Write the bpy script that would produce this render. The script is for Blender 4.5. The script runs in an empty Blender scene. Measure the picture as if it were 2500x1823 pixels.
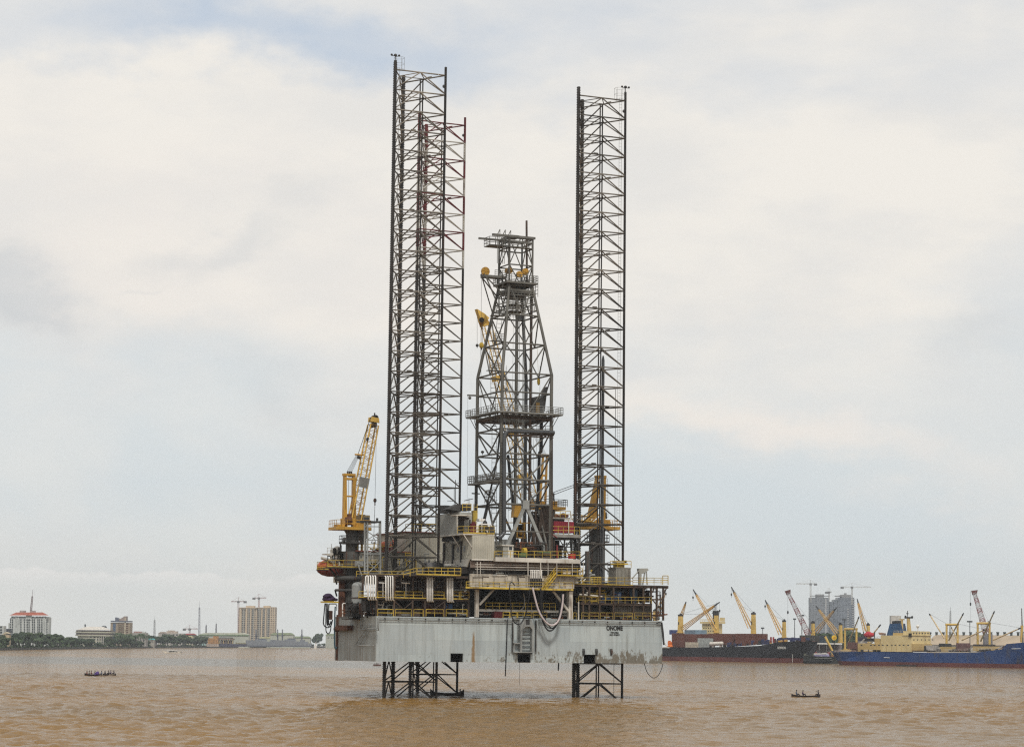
import bpy, math, random
import numpy as np
from mathutils import Vector, Matrix
random.seed(7); np.random.seed(7)
SC = bpy.context.scene
COL = SC.collection
# ---------------------------------------------------------------- camera
F_PX, TILT, ROLL, CH = 5547.34, 0.118548, 0.011595, 9.24
CT, ST, CR, SR = math.cos(TILT), math.sin(TILT), math.cos(ROLL), math.sin(ROLL)
cam_d = bpy.data.cameras.new('camera'); cam = bpy.data.objects.new('camera', cam_d); COL.objects.link(cam)
cam_d.sensor_width = 36; cam_d.lens = F_PX/2500*36; cam_d.clip_start = 1; cam_d.clip_end = 60000
fw = Vector((0, CT, ST)); r0 = Vector((1, 0, 0)); u0 = Vector((0, -ST, CT))
rt = r0*CR + u0*SR; up = -r0*SR + u0*CR
cam.matrix_world = Matrix(((rt.x, up.x, -fw.x, 0), (rt.y, up.y, -fw.y, 0), (rt.z, up.z, -fw.z, CH), (0, 0, 0, 1)))
SC.camera = cam
def ray(px, py):
    a = px-1250; b = 911.5-py
    x = (a*CR-b*SR)/F_PX; y = (a*SR+b*CR)/F_PX
    return Vector((x, CT-y*ST, ST+y*CT))
CAM = Vector((0, 0, CH))
class Plane:
    """a vertical plane standing in the world; pt() finds where a line of sight meets it"""
    def __init__(s, p0, p1):
        s.p0 = Vector((p0[0], p0[1], 0)); s.d = (Vector((p1[0], p1[1], 0))-s.p0).normalized()
        s.n = Vector((-s.d.y, s.d.x, 0))
        if s.n.dot(s.p0) < 0: s.n = -s.n
    def pt(s, px, py, off=0.0):
        d = ray(px, py); t = ((s.p0.dot(s.n)+off))/d.dot(s.n)
        return CAM+d*t
    def at(s, a, off, z): return s.p0+s.d*a+s.n*off+Vector((0, 0, z))
    def s(s_, p): return (p-s_.p0).dot(s_.d)
def front(D): return Plane((0, D), (1, D))
# rig frame
LF = Vector((-17.725, 391.061, 0)); LR = Vector((14.704, 407.263, 0)); LK = Vector((-15.131, 432.777, 0))
RO = (LF+LR)/2; PSI = math.radians(24.5)
UX = Vector((math.cos(PSI), math.sin(PSI), 0)); VX = Vector((-math.sin(PSI), math.cos(PSI), 0))
RIG = Plane(RO, RO+UX)
def S(px, py, v): return RIG.pt(px, py, v)
def L(u, v, z): return RO+UX*u+VX*v+Vector((0, 0, z))
def loc(p): q = p-RO; return q.dot(UX), q.dot(VX), p.z
# ---------------------------------------------------------------- materials
MATS = {}
SC.cycles.use_denoising = False; SC.cycles.filter_width = 1.25
def lin(c): return tuple(((x/255.0)/12.92 if x <= 10 else ((x/255.0+0.055)/1.055)**2.4) for x in c)
def M(name, col, rough=0.6, metal=0.0, var=0.3, sc=0.6, rust=0.0, rsc=0.5, rcol=(0.09, 0.035, 0.015), streak=0.12, spec=0.3, bump=0.0, zg=None):
    if name in MATS: return MATS[name]
    m = bpy.data.materials.new(name); m.use_nodes = True; nt = m.node_tree; N = nt.nodes; Lk = nt.links
    b = N['Principled BSDF']; b.inputs['Roughness'].default_value = rough; b.inputs['Metallic'].default_value = metal
    b.inputs['Specular IOR Level'].default_value = spec
    tc = N.new('ShaderNodeTexCoord')
    n1 = N.new('ShaderNodeTexNoise'); n1.inputs['Scale'].default_value = sc; n1.inputs['Detail'].default_value = 6
    mr = N.new('ShaderNodeMapRange'); mr.inputs[1].default_value = 0.3; mr.inputs[2].default_value = 0.7
    mr.inputs[3].default_value = 1-var; mr.inputs[4].default_value = 1+var*0.6
    Lk.new(tc.outputs['Object'], n1.inputs['Vector']); Lk.new(n1.outputs['Fac'], mr.inputs[0])
    mx = N.new('ShaderNodeMix'); mx.data_type = 'RGBA'; mx.blend_type = 'MULTIPLY'; mx.inputs[0].default_value = 1
    mx.inputs[6].default_value = (*col, 1); Lk.new(mr.outputs[0], mx.inputs[7])
    out = mx.outputs[2]
    if rust > 0:
        mp = N.new('ShaderNodeMapping'); mp.inputs['Scale'].default_value = (1, 1, streak)
        n2 = N.new('ShaderNodeTexNoise'); n2.inputs['Scale'].default_value = rsc*3; n2.inputs['Detail'].default_value = 8; n2.inputs['Roughness'].default_value = 0.65
        Lk.new(tc.outputs['Object'], mp.inputs['Vector']); Lk.new(mp.outputs[0], n2.inputs['Vector'])
        r2 = N.new('ShaderNodeMapRange'); r2.inputs[1].default_value = 0.68-rust*0.35; r2.inputs[2].default_value = 0.8-rust*0.3
        r2.inputs[4].default_value = 0.85; Lk.new(n2.outputs['Fac'], r2.inputs[0])
        m2 = N.new('ShaderNodeMix'); m2.data_type = 'RGBA'; Lk.new(r2.outputs[0], m2.inputs[0]); Lk.new(out, m2.inputs[6]); m2.inputs[7].default_value = (*rcol, 1)
        out = m2.outputs[2]
    Lk.new(out, b.inputs['Base Color'])
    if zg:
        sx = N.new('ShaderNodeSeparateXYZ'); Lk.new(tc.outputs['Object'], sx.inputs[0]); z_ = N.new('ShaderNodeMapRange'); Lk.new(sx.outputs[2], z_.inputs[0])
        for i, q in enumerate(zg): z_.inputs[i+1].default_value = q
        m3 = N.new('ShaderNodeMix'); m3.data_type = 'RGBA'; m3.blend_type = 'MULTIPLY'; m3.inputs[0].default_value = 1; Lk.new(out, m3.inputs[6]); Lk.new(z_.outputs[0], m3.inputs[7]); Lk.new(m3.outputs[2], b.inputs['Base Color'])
    if bump:
        bp = N.new('ShaderNodeBump'); bp.inputs['Strength'].default_value = bump; bp.inputs['Distance'].default_value = 0.1
        Lk.new(n1.outputs['Fac'], bp.inputs['Height']); Lk.new(bp.outputs[0], b.inputs['Normal'])
    MATS[name] = m; return m
leg_dark = M('leg_steel_dark', (0.03, 0.026, 0.023), 0.55, var=0.5, sc=0.5, rust=0.3)
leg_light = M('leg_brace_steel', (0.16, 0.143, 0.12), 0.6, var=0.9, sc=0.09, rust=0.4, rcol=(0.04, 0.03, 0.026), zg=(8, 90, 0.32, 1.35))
leg_red = M('leg_red_paint', (0.13, 0.022, 0.024), 0.55, var=0.4, rust=0.3)
leg_white = M('leg_white_paint', (0.42, 0.4, 0.36), 0.5, var=0.3, rust=0.3)
der_steel = M('derrick_galvanised_steel', (0.135, 0.13, 0.115), 0.55, metal=0.1, var=0.45, sc=0.25, rust=0.25, rcol=(0.075, 0.05, 0.035))
der_light = M('galvanised_steel_light', (0.3, 0.31, 0.3), 0.5, metal=0.1, var=0.3, sc=0.4, rust=0.2)
der_brown = M('weathered_brown_steel', (0.075, 0.052, 0.038), 0.6, var=0.5, sc=0.4, rust=0.3)
pipe_dark = M('dark_grey_pipe_paint', (0.06, 0.063, 0.068), 0.3, var=0.3, spec=0.5)
yel = M('safety_yellow_paint', (0.5, 0.34, 0.035), 0.5, var=0.35, rust=0.3)
yel_rail = M('yellow_rail_paint', (0.52, 0.37, 0.06), 0.55, var=0.5, sc=0.5, rust=0.45, rcol=(0.14, 0.08, 0.04))
cr_yel = M('crane_yellow_paint', (0.5, 0.28, 0.045), 0.45, var=0.3, sc=0.3, rust=0.25)
cr_yel2 = M('crane_boom_yellow_paint', (0.66, 0.43, 0.1), 0.45, var=0.25, rust=0.2)
white_p = M('white_pipe_paint', (0.76, 0.74, 0.7), 0.45, var=0.2, rust=0.25, rcol=(0.3, 0.22, 0.15))
cream = M('cream_steel_cladding', (0.42, 0.39, 0.32), 0.55, var=0.3, sc=0.3, rust=0.35, rcol=(0.2, 0.14, 0.09))
offwhite = M('off_white_steel_paint', (0.6, 0.57, 0.51), 0.5, var=0.3, sc=0.4, rust=0.42, rcol=(0.25, 0.18, 0.12))
clad = M('grey_clad_panel', (0.33, 0.33, 0.3), 0.5, var=0.2, sc=0.25, rust=0.2, rcol=(0.16, 0.13, 0.1))
grey_d = M('dark_grey_steel', (0.05, 0.049, 0.047), 0.6, var=0.5, sc=0.4, rust=0.35)
deck_m = M('deck_plate_steel', (0.06, 0.05, 0.042), 0.7, var=0.5, sc=0.4, rust=0.5)
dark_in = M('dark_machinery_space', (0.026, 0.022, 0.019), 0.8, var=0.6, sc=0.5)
maroon = M('maroon_tank_paint', (0.06, 0.017, 0.013), 0.6, var=0.4, rust=0.3)
redp = M('red_container_paint', (0.24, 0.025, 0.04), 0.5, var=0.25, rust=0.15)
orange = M('lifeboat_orange', (0.42, 0.085, 0.025), 0.45, var=0.3, sc=0.5)
orange_d = M('lifeboat_keel_red', (0.17, 0.035, 0.03), 0.5, var=0.25)
bluep = M('machine_blue_paint', (0.03, 0.09, 0.22), 0.5, var=0.35, rust=0.2)
greenp = M('green_machine_paint', (0.09, 0.16, 0.07), 0.5, var=0.3)
rust_m = M('rusted_steel', (0.13, 0.055, 0.03), 0.8, var=0.6, sc=0.8, rust=0.4, rcol=(0.05, 0.02, 0.014))
blackr = M('black_hose_rubber', (0.014, 0.014, 0.016), 0.4, var=0.2)
whiter = M('white_hose_rubber', (0.55, 0.48, 0.48), 0.5, var=0.15)
glass = M('dark_window_glass', (0.02, 0.025, 0.03), 0.15, var=0.1, spec=0.6)
ped = M('pedestal_grey_steel', (0.085, 0.084, 0.078), 0.5, var=0.4, sc=0.3, rust=0.4, streak=0.06)
letter = M('black_letter_paint', (0.02, 0.02, 0.02), 0.6, var=0.2)
letter_w = M('white_letter_paint', (0.7, 0.7, 0.66), 0.6, var=0.1)
purple = M('violet_tarpaulin', (0.045, 0.022, 0.06), 0.7, var=0.4)
# ---------------------------------------------------------------- mesh builder
class MB:
    def __init__(s): s.v = []; s.f = []; s.m = []; s.sm = []
    def add(s, vs, fs, mi=0, sm=False):
        o = len(s.v); s.v.extend([tuple(x) for x in vs])
        for f in fs: s.f.append([i+o for i in f]); s.m.append(mi); s.sm.append(sm)
    def hexa(s, c, mi=0): # 8 corners: 4 bottom ccw, 4 top
        s.add(c, [(3, 2, 1, 0), (4, 5, 6, 7), (0, 1, 5, 4), (1, 2, 6, 5), (2, 3, 7, 6), (3, 0, 4, 7)], mi)
    def rb(s, u0, u1, v0, v1, z0, z1, mi=0): # box in the rig frame
        s.hexa([L(u0, v0, z0), L(u1, v0, z0), L(u1, v1, z0), L(u0, v1, z0), L(u0, v0, z1), L(u1, v0, z1), L(u1, v1, z1), L(u0, v1, z1)], mi)
    def pb(s, x0, y0, x1, y1, v0, dep, mi=0): # box in the rig frame whose near face spans a rectangle
        a = loc(S(x0, (y0+y1)/2, v0))[0]; b = loc(S(x1, (y0+y1)/2, v0))[0]
        zt = S((x0+x1)/2, y0, v0).z; zb = S((x0+x1)/2, y1, v0).z
        s.rb(a, b, v0, v0+dep, zb, zt, mi)
    def box(s, a, b, mi=0):
        s.hexa([(a[0], a[1], a[2]), (b[0], a[1], a[2]), (b[0], b[1], a[2]), (a[0], b[1], a[2]), (a[0], a[1], b[2]), (b[0], a[1], b[2]), (b[0], b[1], b[2]), (a[0], b[1], b[2])], mi)
    def obox(s, P, a0, a1, o0, o1, z0, z1, mi=0): # box along a Plane
        s.hexa([P.at(a0, o0, z0), P.at(a1, o0, z0), P.at(a1, o1, z0), P.at(a0, o1, z0), P.at(a0, o0, z1), P.at(a1, o0, z1), P.at(a1, o1, z1), P.at(a0, o1, z1)], mi)
    def opb(s, P, x0, y0, x1, y1, off, dep, mi=0):
        a = P.s(P.pt(x0, (y0+y1)/2, off)); b = P.s(P.pt(x1, (y0+y1)/2, off))
        zt = P.pt((x0+x1)/2, y0, off).z; zb = P.pt((x0+x1)/2, y1, off).z
        s.obox(P, a, b, off, off+dep, zb, zt, mi)
    def tube(s, a, b, r, r2=None, n=6, mi=0, cap=True, sm=True):
        a = Vector(a); b = Vector(b); d = b-a
        if d.length < 1e-6: return
        d.normalize(); x = d.cross(Vector((0, 0, 1)))
        if x.length < 1e-3: x = Vector((1, 0, 0))
        x.normalize(); y = d.cross(x); r2 = r if r2 is None else r2
        vs = []
        for k in range(n):
            w = 2*math.pi*k/n; e = x*math.cos(w)+y*math.sin(w); vs.append(a+e*r); vs.append(b+e*r2)
        fs = [(2*k, 2*k+1, (2*k+3) % (2*n), (2*k+2) % (2*n)) for k in range(n)]
        s.add(vs, fs, mi, sm)
        if cap:
            s.add([vs[2*k] for k in range(n)], [tuple(range(n))], mi); s.add([vs[2*k+1] for k in range(n)], [tuple(range(n-1, -1, -1))], mi)
    def path(s, pts, r, n=6, mi=0):
        pts = [Vector(p) for p in pts]; rings = []; N = len(pts)
        px = None
        for i, p in enumerate(pts):
            d = (pts[min(i+1, N-1)]-pts[max(i-1, 0)]).normalized()
            if px is None:
                x = d.cross(Vector((0.3, 0.2, 1)));
                if x.length < 1e-3: x = Vector((1, 0, 0))
            else: x = px-d*px.dot(d)
            x.normalize(); px = x; y = d.cross(x)
            rings.append([p+(x*math.cos(2*math.pi*k/n)+y*math.sin(2*math.pi*k/n))*r for k in range(n)])
        vs = [q for R in rings for q in R]; fs = []
        for i in range(N-1):
            for k in range(n): fs.append((i*n+k, i*n+(k+1) % n, (i+1)*n+(k+1) % n, (i+1)*n+k))
        s.add(vs, fs, mi, True)
    def ell(s, c, rx, ry, rz, ax=None, n=12, m=8, mi=0):
        c = Vector(c); X, Y, Z = ax or (Vector((1, 0, 0)), Vector((0, 1, 0)), Vector((0, 0, 1)))
        vs = [];
        for i in range(m+1):
            t = math.pi*i/m
            for k in range(n):
                w = 2*math.pi*k/n; vs.append(c+X*(rx*math.sin(t)*math.cos(w))+Y*(ry*math.sin(t)*math.sin(w))+Z*(rz*math.cos(t)))
        fs = [(i*n+k, (i+1)*n+k, (i+1)*n+(k+1) % n, i*n+(k+1) % n) for i in range(m) for k in range(n)]
        s.add(vs, fs, mi, True)
    def prism(s, poly, z0, z1, mi=0): # poly of world xy points
        n = len(poly); a = sum(poly[i][0]*poly[(i+1) % n][1]-poly[(i+1) % n][0]*poly[i][1] for i in range(n))
        if a < 0: poly = poly[::-1]
        vs = [(p[0], p[1], z0) for p in poly]+[(p[0], p[1], z1) for p in poly]
        fs = [tuple(range(n-1, -1, -1)), tuple(range(n, 2*n))]+[(i, (i+1) % n, (i+1) % n+n, i+n) for i in range(n)]
        s.add(vs, fs, mi)
    def ext(s, poly, d, mi=0): # extrude a planar polygon by vector d
        n = len(poly); d = Vector(d); vs = [Vector(p) for p in poly]+[Vector(p)+d for p in poly]
        s.add(vs, [tuple(range(n-1, -1, -1)), tuple(range(n, 2*n))]+[(i, (i+1) % n, (i+1) % n+n, i+n) for i in range(n)], mi)
ORG = {}
def runpipes(parent, x0, y0, x1, y1, v, dv, n, mats, r=(0.04, 0.1), seed=1, name='process_pipe'):
    rnd = random.Random(seed)
    for k in range(n):
        x, y, vv = rnd.uniform(x0, x1), rnd.uniform(y0, y1), v+rnd.random()*dv; pts = [(x, y)]
        for j in range(rnd.randint(2, 5)):
            if (j+k) % 2: x = min(x1, max(x0, x+rnd.uniform(-1, 1)*min(45, (x1-x0)*0.5)))
            else: y = min(y1, max(y0, y+rnd.uniform(-1, 1)*(y1-y0)*0.8))
            pts.append((x, y))
        rr = rnd.uniform(*r); mb = MB()
        for a, b in zip(pts, pts[1:]):
            if abs(a[0]-b[0])+abs(a[1]-b[1]) > 0.8: mb.tube(S(*a, vv), S(*b, vv), rr, n=6)
        for p_ in pts: mb.ell(S(*p_, vv), rr*1.5, rr*1.5, rr*1.5, n=6, m=4)
        obj(name, mb, rnd.choice(mats), parent)
def rails(parent, runs, v, mat, **kw):
    for r_ in runs:
        mb = MB(); prail(mb, r_, v, **kw); obj('railing', mb, mat, parent)
def tag(o, label=None, cat=None, group=None, kind=None):
    if label: o['label'] = label
    if cat: o['category'] = cat
    if group: o['group'] = group
    if kind: o['kind'] = kind
    return o
def thing(name, base, label, cat, group=None):
    o = bpy.data.objects.new(name, None); COL.objects.link(o); base = Vector(base); o.location = base
    o.empty_display_size = 0.5; ORG[o.name] = base
    return tag(o, label, cat, group)
def obj(name, mb, mats, parent=None, base=None, label=None):
    if not mb.v: return None
    if parent is not None: org = ORG[parent.name]
    else: org = Vector(base) if base is not None else Vector((0, 0, 0))
    me = bpy.data.meshes.new(name)
    a = np.array(mb.v, dtype=np.float64)-np.array(org)
    me.from_pydata(a.tolist(), [], mb.f)
    if not isinstance(mats, (list, tuple)): mats = [mats]
    for m in mats: me.materials.append(m)
    me.polygons.foreach_set('material_index', mb.m); me.polygons.foreach_set('use_smooth', mb.sm); me.update()
    o = bpy.data.objects.new(name, me); COL.objects.link(o)
    if parent is not None: o.parent = parent
    else: o.location = org
    ORG[o.name] = org
    if label: o['label'] = label
    return o
def single(name, mb, mats, base, label, cat, group=None): return tag(obj(name, mb, mats, None, base), label, cat, group)
def textmesh(name, txt, h, P0, dx, up_, n, mat, parent, depth=0.02, wscale=1.0, center=True, total=None, bold=0.0):
    cu = bpy.data.curves.new(name, 'FONT'); cu.body = txt; cu.size = 1.0; cu.extrude = 0.01; cu.offset = bold
    t = bpy.data.objects.new(name+'_tmp', cu); COL.objects.link(t); dg = bpy.context.evaluated_depsgraph_get()
    me = t.evaluated_get(dg).to_mesh(); vs = [v.co.copy() for v in me.vertices]; fs = [list(p.vertices) for p in me.polygons]
    x0 = min(v.x for v in vs); x1 = max(v.x for v in vs); y0 = min(v.y for v in vs); y1 = max(v.y for v in vs)
    sx = total/(x1-x0) if total else h/(y1-y0)*wscale; sy = h/(y1-y0)
    mb = MB(); mb.add([P0+dx*((v.x-(x0+x1)/2)*sx)+up_*((v.y-(y0+y1)/2)*sy)+n*(v.z*depth/0.01) for v in vs], fs)
    t.evaluated_get(dg).to_mesh_clear(); bpy.data.objects.remove(t); bpy.data.curves.remove(cu)
    return obj(name, mb, mat, parent)
def rail(mb, pts, h=1.1, step=1.6, r=0.045, mids=1, kick=0.0, mi=0, kmi=0):
    pts = [Vector(p) for p in pts]; Z = Vector((0, 0, 1))
    for a, b in zip(pts, pts[1:]):
        n = max(1, int(round((b-a).length/step)))
        for k in range(n+1):
            p = a.lerp(b, k/n); mb.tube(p, p+Z*h, r, n=4, mi=mi, cap=False)
        for j in range(1, mids+2): mb.tube(a+Z*(h*j/(mids+1)), b+Z*(h*j/(mids+1)), r, n=4, mi=mi, cap=False)
        if kick: mb.add([a, b, b+Z*kick, a+Z*kick], [(0, 1, 2, 3)], kmi)
def lattice(mb, a, b, w0, w1, bays, r, side, upv, rb=None, mi=0, bmi=0, d0=None, d1=None):
    """box lattice boom from a to b"""
    a = Vector(a); b = Vector(b); rb = rb or r*0.55; side = side.normalized(); upv = upv.normalized()
    d0 = d0 or w0; d1 = d1 or w1
    def c(t):
        p = a.lerp(b, t); w = w0+(w1-w0)*t; d = d0+(d1-d0)*t
        return [p+side*(x*w/2)+upv*(y*d/2) for x, y in ((-1, -1), (1, -1), (1, 1), (-1, 1))]
    R = [c(k/bays) for k in range(bays+1)]
    for j in range(4): mb.tube(R[0][j], R[-1][j], r, n=5, mi=mi)
    for k in range(bays):
        for j in range(4):
            j2 = (j+1) % 4
            mb.tube(R[k][j], R[k+1][j2] if k % 2 == 0 else R[k+1][j2], rb, n=4, mi=bmi, cap=False) if (k+j) % 2 == 0 else mb.tube(R[k][j2], R[k+1][j], rb, n=4, mi=bmi, cap=False)
            mb.tube(R[k+1][j], R[k+1][j2], rb, n=4, mi=bmi, cap=False)
def ladder(mb, a, b, side, w=0.45, r=0.03, step=0.5, mi=0):
    a = Vector(a); b = Vector(b); side = side.normalized()*w/2; n = max(2, int((b-a).length/step))
    mb.tube(a-side, b-side, r, n=4, mi=mi, cap=False); mb.tube(a+side, b+side, r, n=4, mi=mi, cap=False)
    for k in range(n+1): p = a.lerp(b, k/n); mb.tube(p-side, p+side, r*0.8, n=4, mi=mi, cap=False)
ZV = Vector((0, 0, 1))
def arc(a, b, sag, n=14): # hanging loop
    a = Vector(a); b = Vector(b)
    return [a.lerp(b, t)-ZV*(sag*4*t*(1-t)) for t in [k/n for k in range(n+1)]]
# ================================================================ the jack-up rig
rig = thing('jackup_rig', RO, 'grey steel jack-up drilling rig standing on three tall lattice legs in the river', 'oil rig')
ZB, ZD = 6.17, 13.66
VS = -8.0
UL, UR = -26.35, 27.75
# ---- hull with recessed notches in the stern face
def hull_mat():
    m = bpy.data.materials.new('hull_grey_paint'); m.use_nodes = True; nt = m.node_tree; N = nt.nodes; K = nt.links
    b = N['Principled BSDF']; b.inputs['Roughness'].default_value = 0.5; b.inputs['Specular IOR Level'].default_value = 0.3
    tc = N.new('ShaderNodeTexCoord'); mp = N.new('ShaderNodeMapping'); mp.inputs['Rotation'].default_value = (0, 0, -PSI)
    K.new(tc.outputs['Object'], mp.inputs['Vector']); sep = N.new('ShaderNodeSeparateXYZ'); K.new(mp.outputs[0], sep.inputs[0])
    def math_(op, a, bb=None, c=None):
        n = N.new('ShaderNodeMath'); n.operation = op
        for i, q in enumerate((a, bb, c)):
            if q is None: continue
            if isinstance(q, (int, float)): n.inputs[i].default_value = q
            else: K.new(q, n.inputs[i])
        return n.outputs[0]
    def noise(scale, vec, det=6, rough=0.6):
        n = N.new('ShaderNodeTexNoise'); n.inputs['Scale'].default_value = scale; n.inputs['Detail'].default_value = det; n.inputs['Roughness'].default_value = rough
        K.new(vec, n.inputs['Vector']); return n.outputs['Fac']
    def mapr(x, a, bb, c, d):
        n = N.new('ShaderNodeMapRange'); K.new(x, n.inputs[0])
        for i, q in enumerate((a, bb, c, d)): n.inputs[i+1].default_value = q
        return n.outputs[0]
    def scalev(v, s):
        n = N.new('ShaderNodeMapping'); n.inputs['Scale'].default_value = s; K.new(v, n.inputs['Vector']); return n.outputs[0]
    R = mp.outputs[0]
    # repainted patches: brick pattern in (u, z)
    comb = N.new('ShaderNodeCombineXYZ'); K.new(sep.outputs[0], comb.inputs[0]); K.new(sep.outputs[2], comb.inputs[1])
    br = N.new('ShaderNodeTexBrick'); br.inputs['Scale'].default_value = 1; br.inputs['Brick Width'].default_value = 6.4; br.inputs['Row Height'].default_value = 2.45
    br.inputs['Mortar Size'].default_value = 0.018; br.inputs['Bias'].default_value = 0
    br.inputs['Color1'].default_value = (0.88, 0.88, 0.89, 1); br.inputs['Color2'].default_value = (1.07, 1.07, 1.06, 1); br.inputs['Mortar'].default_value = (0.72, 0.72, 0.7, 1)
    K.new(comb.outputs[0], br.inputs['Vector'])
    base = N.new('ShaderNodeMix'); base.data_type = 'RGBA'; base.blend_type = 'MULTIPLY'; base.inputs[0].default_value = 1.0
    big = mapr(noise(0.12, R, 3), 0.3, 0.7, 0.0, 1.0)
    bc = N.new('ShaderNodeMix'); bc.data_type = 'RGBA'; bc.inputs[6].default_value = (0.405, 0.46, 0.475, 1); bc.inputs[7].default_value = (0.475, 0.515, 0.51, 1); K.new(big, bc.inputs[0])
    K.new(bc.outputs[2], base.inputs[6]); K.new(br.outputs['Color'], base.inputs[7])
    # thin vertical grime
    st = mapr(noise(1.3, scalev(R, (1, 1, 0.06)), 8, 0.7), 0.46, 0.76, 0, 0.6)
    g1 = N.new('ShaderNodeMix'); g1.data_type = 'RGBA'; K.new(st, g1.inputs[0]); K.new(base.outputs[2], g1.inputs[6]); g1.inputs[7].default_value = (0.17, 0.17, 0.15, 1)
    # chipped rust low down, heavier to starboard
    chip = math_('ADD', math_('MULTIPLY', noise(0.9, scalev(R, (1, 1, 0.5)), 6, 0.7), 0.55), math_('MULTIPLY', noise(3.2, scalev(R, (1, 1, 0.45)), 8, 0.75), 0.45))
    zone = math_('MULTIPLY', mapr(sep.outputs[2], ZB+0.3, ZB+5.0, 1, 0), mapr(sep.outputs[0], -24, 22, 0.42, 1.0))
    th = math_('SUBTRACT', chip, math_('SUBTRACT', 0.72, math_('MULTIPLY', zone, 0.31)))
    cm = mapr(th, 0.0, 0.05, 0, 0.85)
    g2 = N.new('ShaderNodeMix'); g2.data_type = 'RGBA'; K.new(cm, g2.inputs[0]); K.new(g1.outputs[2], g2.inputs[6]); g2.inputs[7].default_value = (0.13, 0.105, 0.07, 1)
    # one rust run below the overboard drain
    ru = loc(S(1156, 1580, VS))[0]
    wob = math_('MULTIPLY', math_('SUBTRACT', noise(0.8, R, 4), 0.5), 0.5)
    dist = math_('ABSOLUTE', math_('ADD', math_('SUBTRACT', sep.outputs[0], ru), wob))
    wid = mapr(sep.outputs[2], ZB, 11.2, 0.36, 0.2)
    run = math_('MULTIPLY', mapr(math_('DIVIDE', dist, wid), 0.4, 1.3, 0.9, 0), mapr(sep.outputs[2], 10.4, 11.6, 1, 0))
    g3 = N.new('ShaderNodeMix'); g3.data_type = 'RGBA'; K.new(run, g3.inputs[0]); K.new(g2.outputs[2], g3.inputs[6]); g3.inputs[7].default_value = (0.24, 0.14, 0.05, 1)
    # greyer, streaky tone and brown rust runs on the port side plates
    pd = math_('MULTIPLY', mapr(sep.outputs[0], UL+0.02, UL+0.2, 1, 0), mapr(noise(0.7, scalev(R, (1, 1, 0.12)), 8, 0.7), 0.3, 0.65, 0.35, 0.95))
    g4 = N.new('ShaderNodeMix'); g4.data_type = 'RGBA'; K.new(pd, g4.inputs[0]); K.new(g3.outputs[2], g4.inputs[6]); g4.inputs[7].default_value = (0.25, 0.25, 0.225, 1)
    pr = math_('MULTIPLY', mapr(sep.outputs[0], UL+0.02, UL+0.2, 1, 0), mapr(noise(1.6, scalev(R, (1, 1, 0.05)), 8, 0.7), 0.52, 0.68, 0, 0.8))
    g5 = N.new('ShaderNodeMix'); g5.data_type = 'RGBA'; K.new(pr, g5.inputs[0]); K.new(g4.outputs[2], g5.inputs[6]); g5.inputs[7].default_value = (0.15, 0.1, 0.065, 1)
    se = math_('MULTIPLY', mapr(sep.outputs[2], ZD-3.5, ZD-0.6, 0, 1), mapr(noise(2.3, scalev(R, (1, 1, 0.05)), 7, 0.7), 0.56, 0.72, 0, 0.55))
    g6 = N.new('ShaderNodeMix'); g6.data_type = 'RGBA'; K.new(se, g6.inputs[0]); K.new(g5.outputs[2], g6.inputs[6]); g6.inputs[7].default_value = (0.14, 0.105, 0.075, 1)
    K.new(g6.outputs[2], b.inputs['Base Color'])
    bp = N.new('ShaderNodeBump'); bp.inputs['Strength'].default_value = 0.25; bp.inputs['Distance'].default_value = 0.08
    K.new(noise(0.35, R, 2), bp.inputs['Height']); K.new(bp.outputs[0], b.inputs['Normal'])
    return m
hm = hull_mat()
mb = MB()
plan = [(UL, VS), (UL, 11.6), (-8.5, 47), (10.5, 47), (UR, 11.6), (UR, VS)]
notches = []
for x0, x1, y in ((1100, 1131, 1594), (1264, 1295.5, 1596), (1425, 1454.5, 1597)):
    notches.append((loc(S(x0, y, VS))[0], loc(S(x1, y, VS))[0], S((x0+x1)/2, y, VS).z))
def q(a, b, c, d): mb.add([a, b, c, d], [(0, 1, 2, 3)])
cur = UL
for u0_, u1_, zt in notches+[(UR, UR, 0)]:
    q(L(cur, VS, ZB), L(u0_, VS, ZB), L(u0_, VS, ZD), L(cur, VS, ZD))
    if u1_ > u0_:
        q(L(u0_, VS, zt), L(u1_, VS, zt), L(u1_, VS, ZD), L(u0_, VS, ZD))
        dp = VS+3.0
        q(L(u0_, dp, ZB), L(u1_, dp, ZB), L(u1_, dp, zt), L(u0_, dp, zt))
        q(L(u0_, VS, ZB), L(u0_, dp, ZB), L(u0_, dp, zt), L(u0_, VS, zt))
        q(L(u1_, dp, ZB), L(u1_, VS, ZB), L(u1_, VS, zt), L(u1_, dp, zt))
        q(L(u0_, VS, zt), L(u0_, dp, zt), L(u1_, dp, zt), L(u1_, VS, zt))
    cur = u1_
for a, b in zip(plan, plan[1:]): q(L(*a, ZB), L(*a, ZD), L(*b, ZD), L(*b, ZB))
mb.add([L(*p, ZD) for p in plan], [tuple(range(5, -1, -1))]); mb.add([L(*p, ZB) for p in plan], [tuple(range(6))])
hull = obj('hull', mb, hm, rig)
for u0_, u1_, zt in notches:
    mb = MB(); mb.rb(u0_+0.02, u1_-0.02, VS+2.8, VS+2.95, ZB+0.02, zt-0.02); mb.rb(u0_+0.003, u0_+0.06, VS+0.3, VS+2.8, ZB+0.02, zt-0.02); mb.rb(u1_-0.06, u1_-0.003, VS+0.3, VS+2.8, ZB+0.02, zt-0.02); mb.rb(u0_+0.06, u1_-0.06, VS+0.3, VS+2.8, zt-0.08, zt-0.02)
    obj('recess_shade_lining', mb, dark_in, hull)  # near-black lining: shade inside the notch put into the colour
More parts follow.
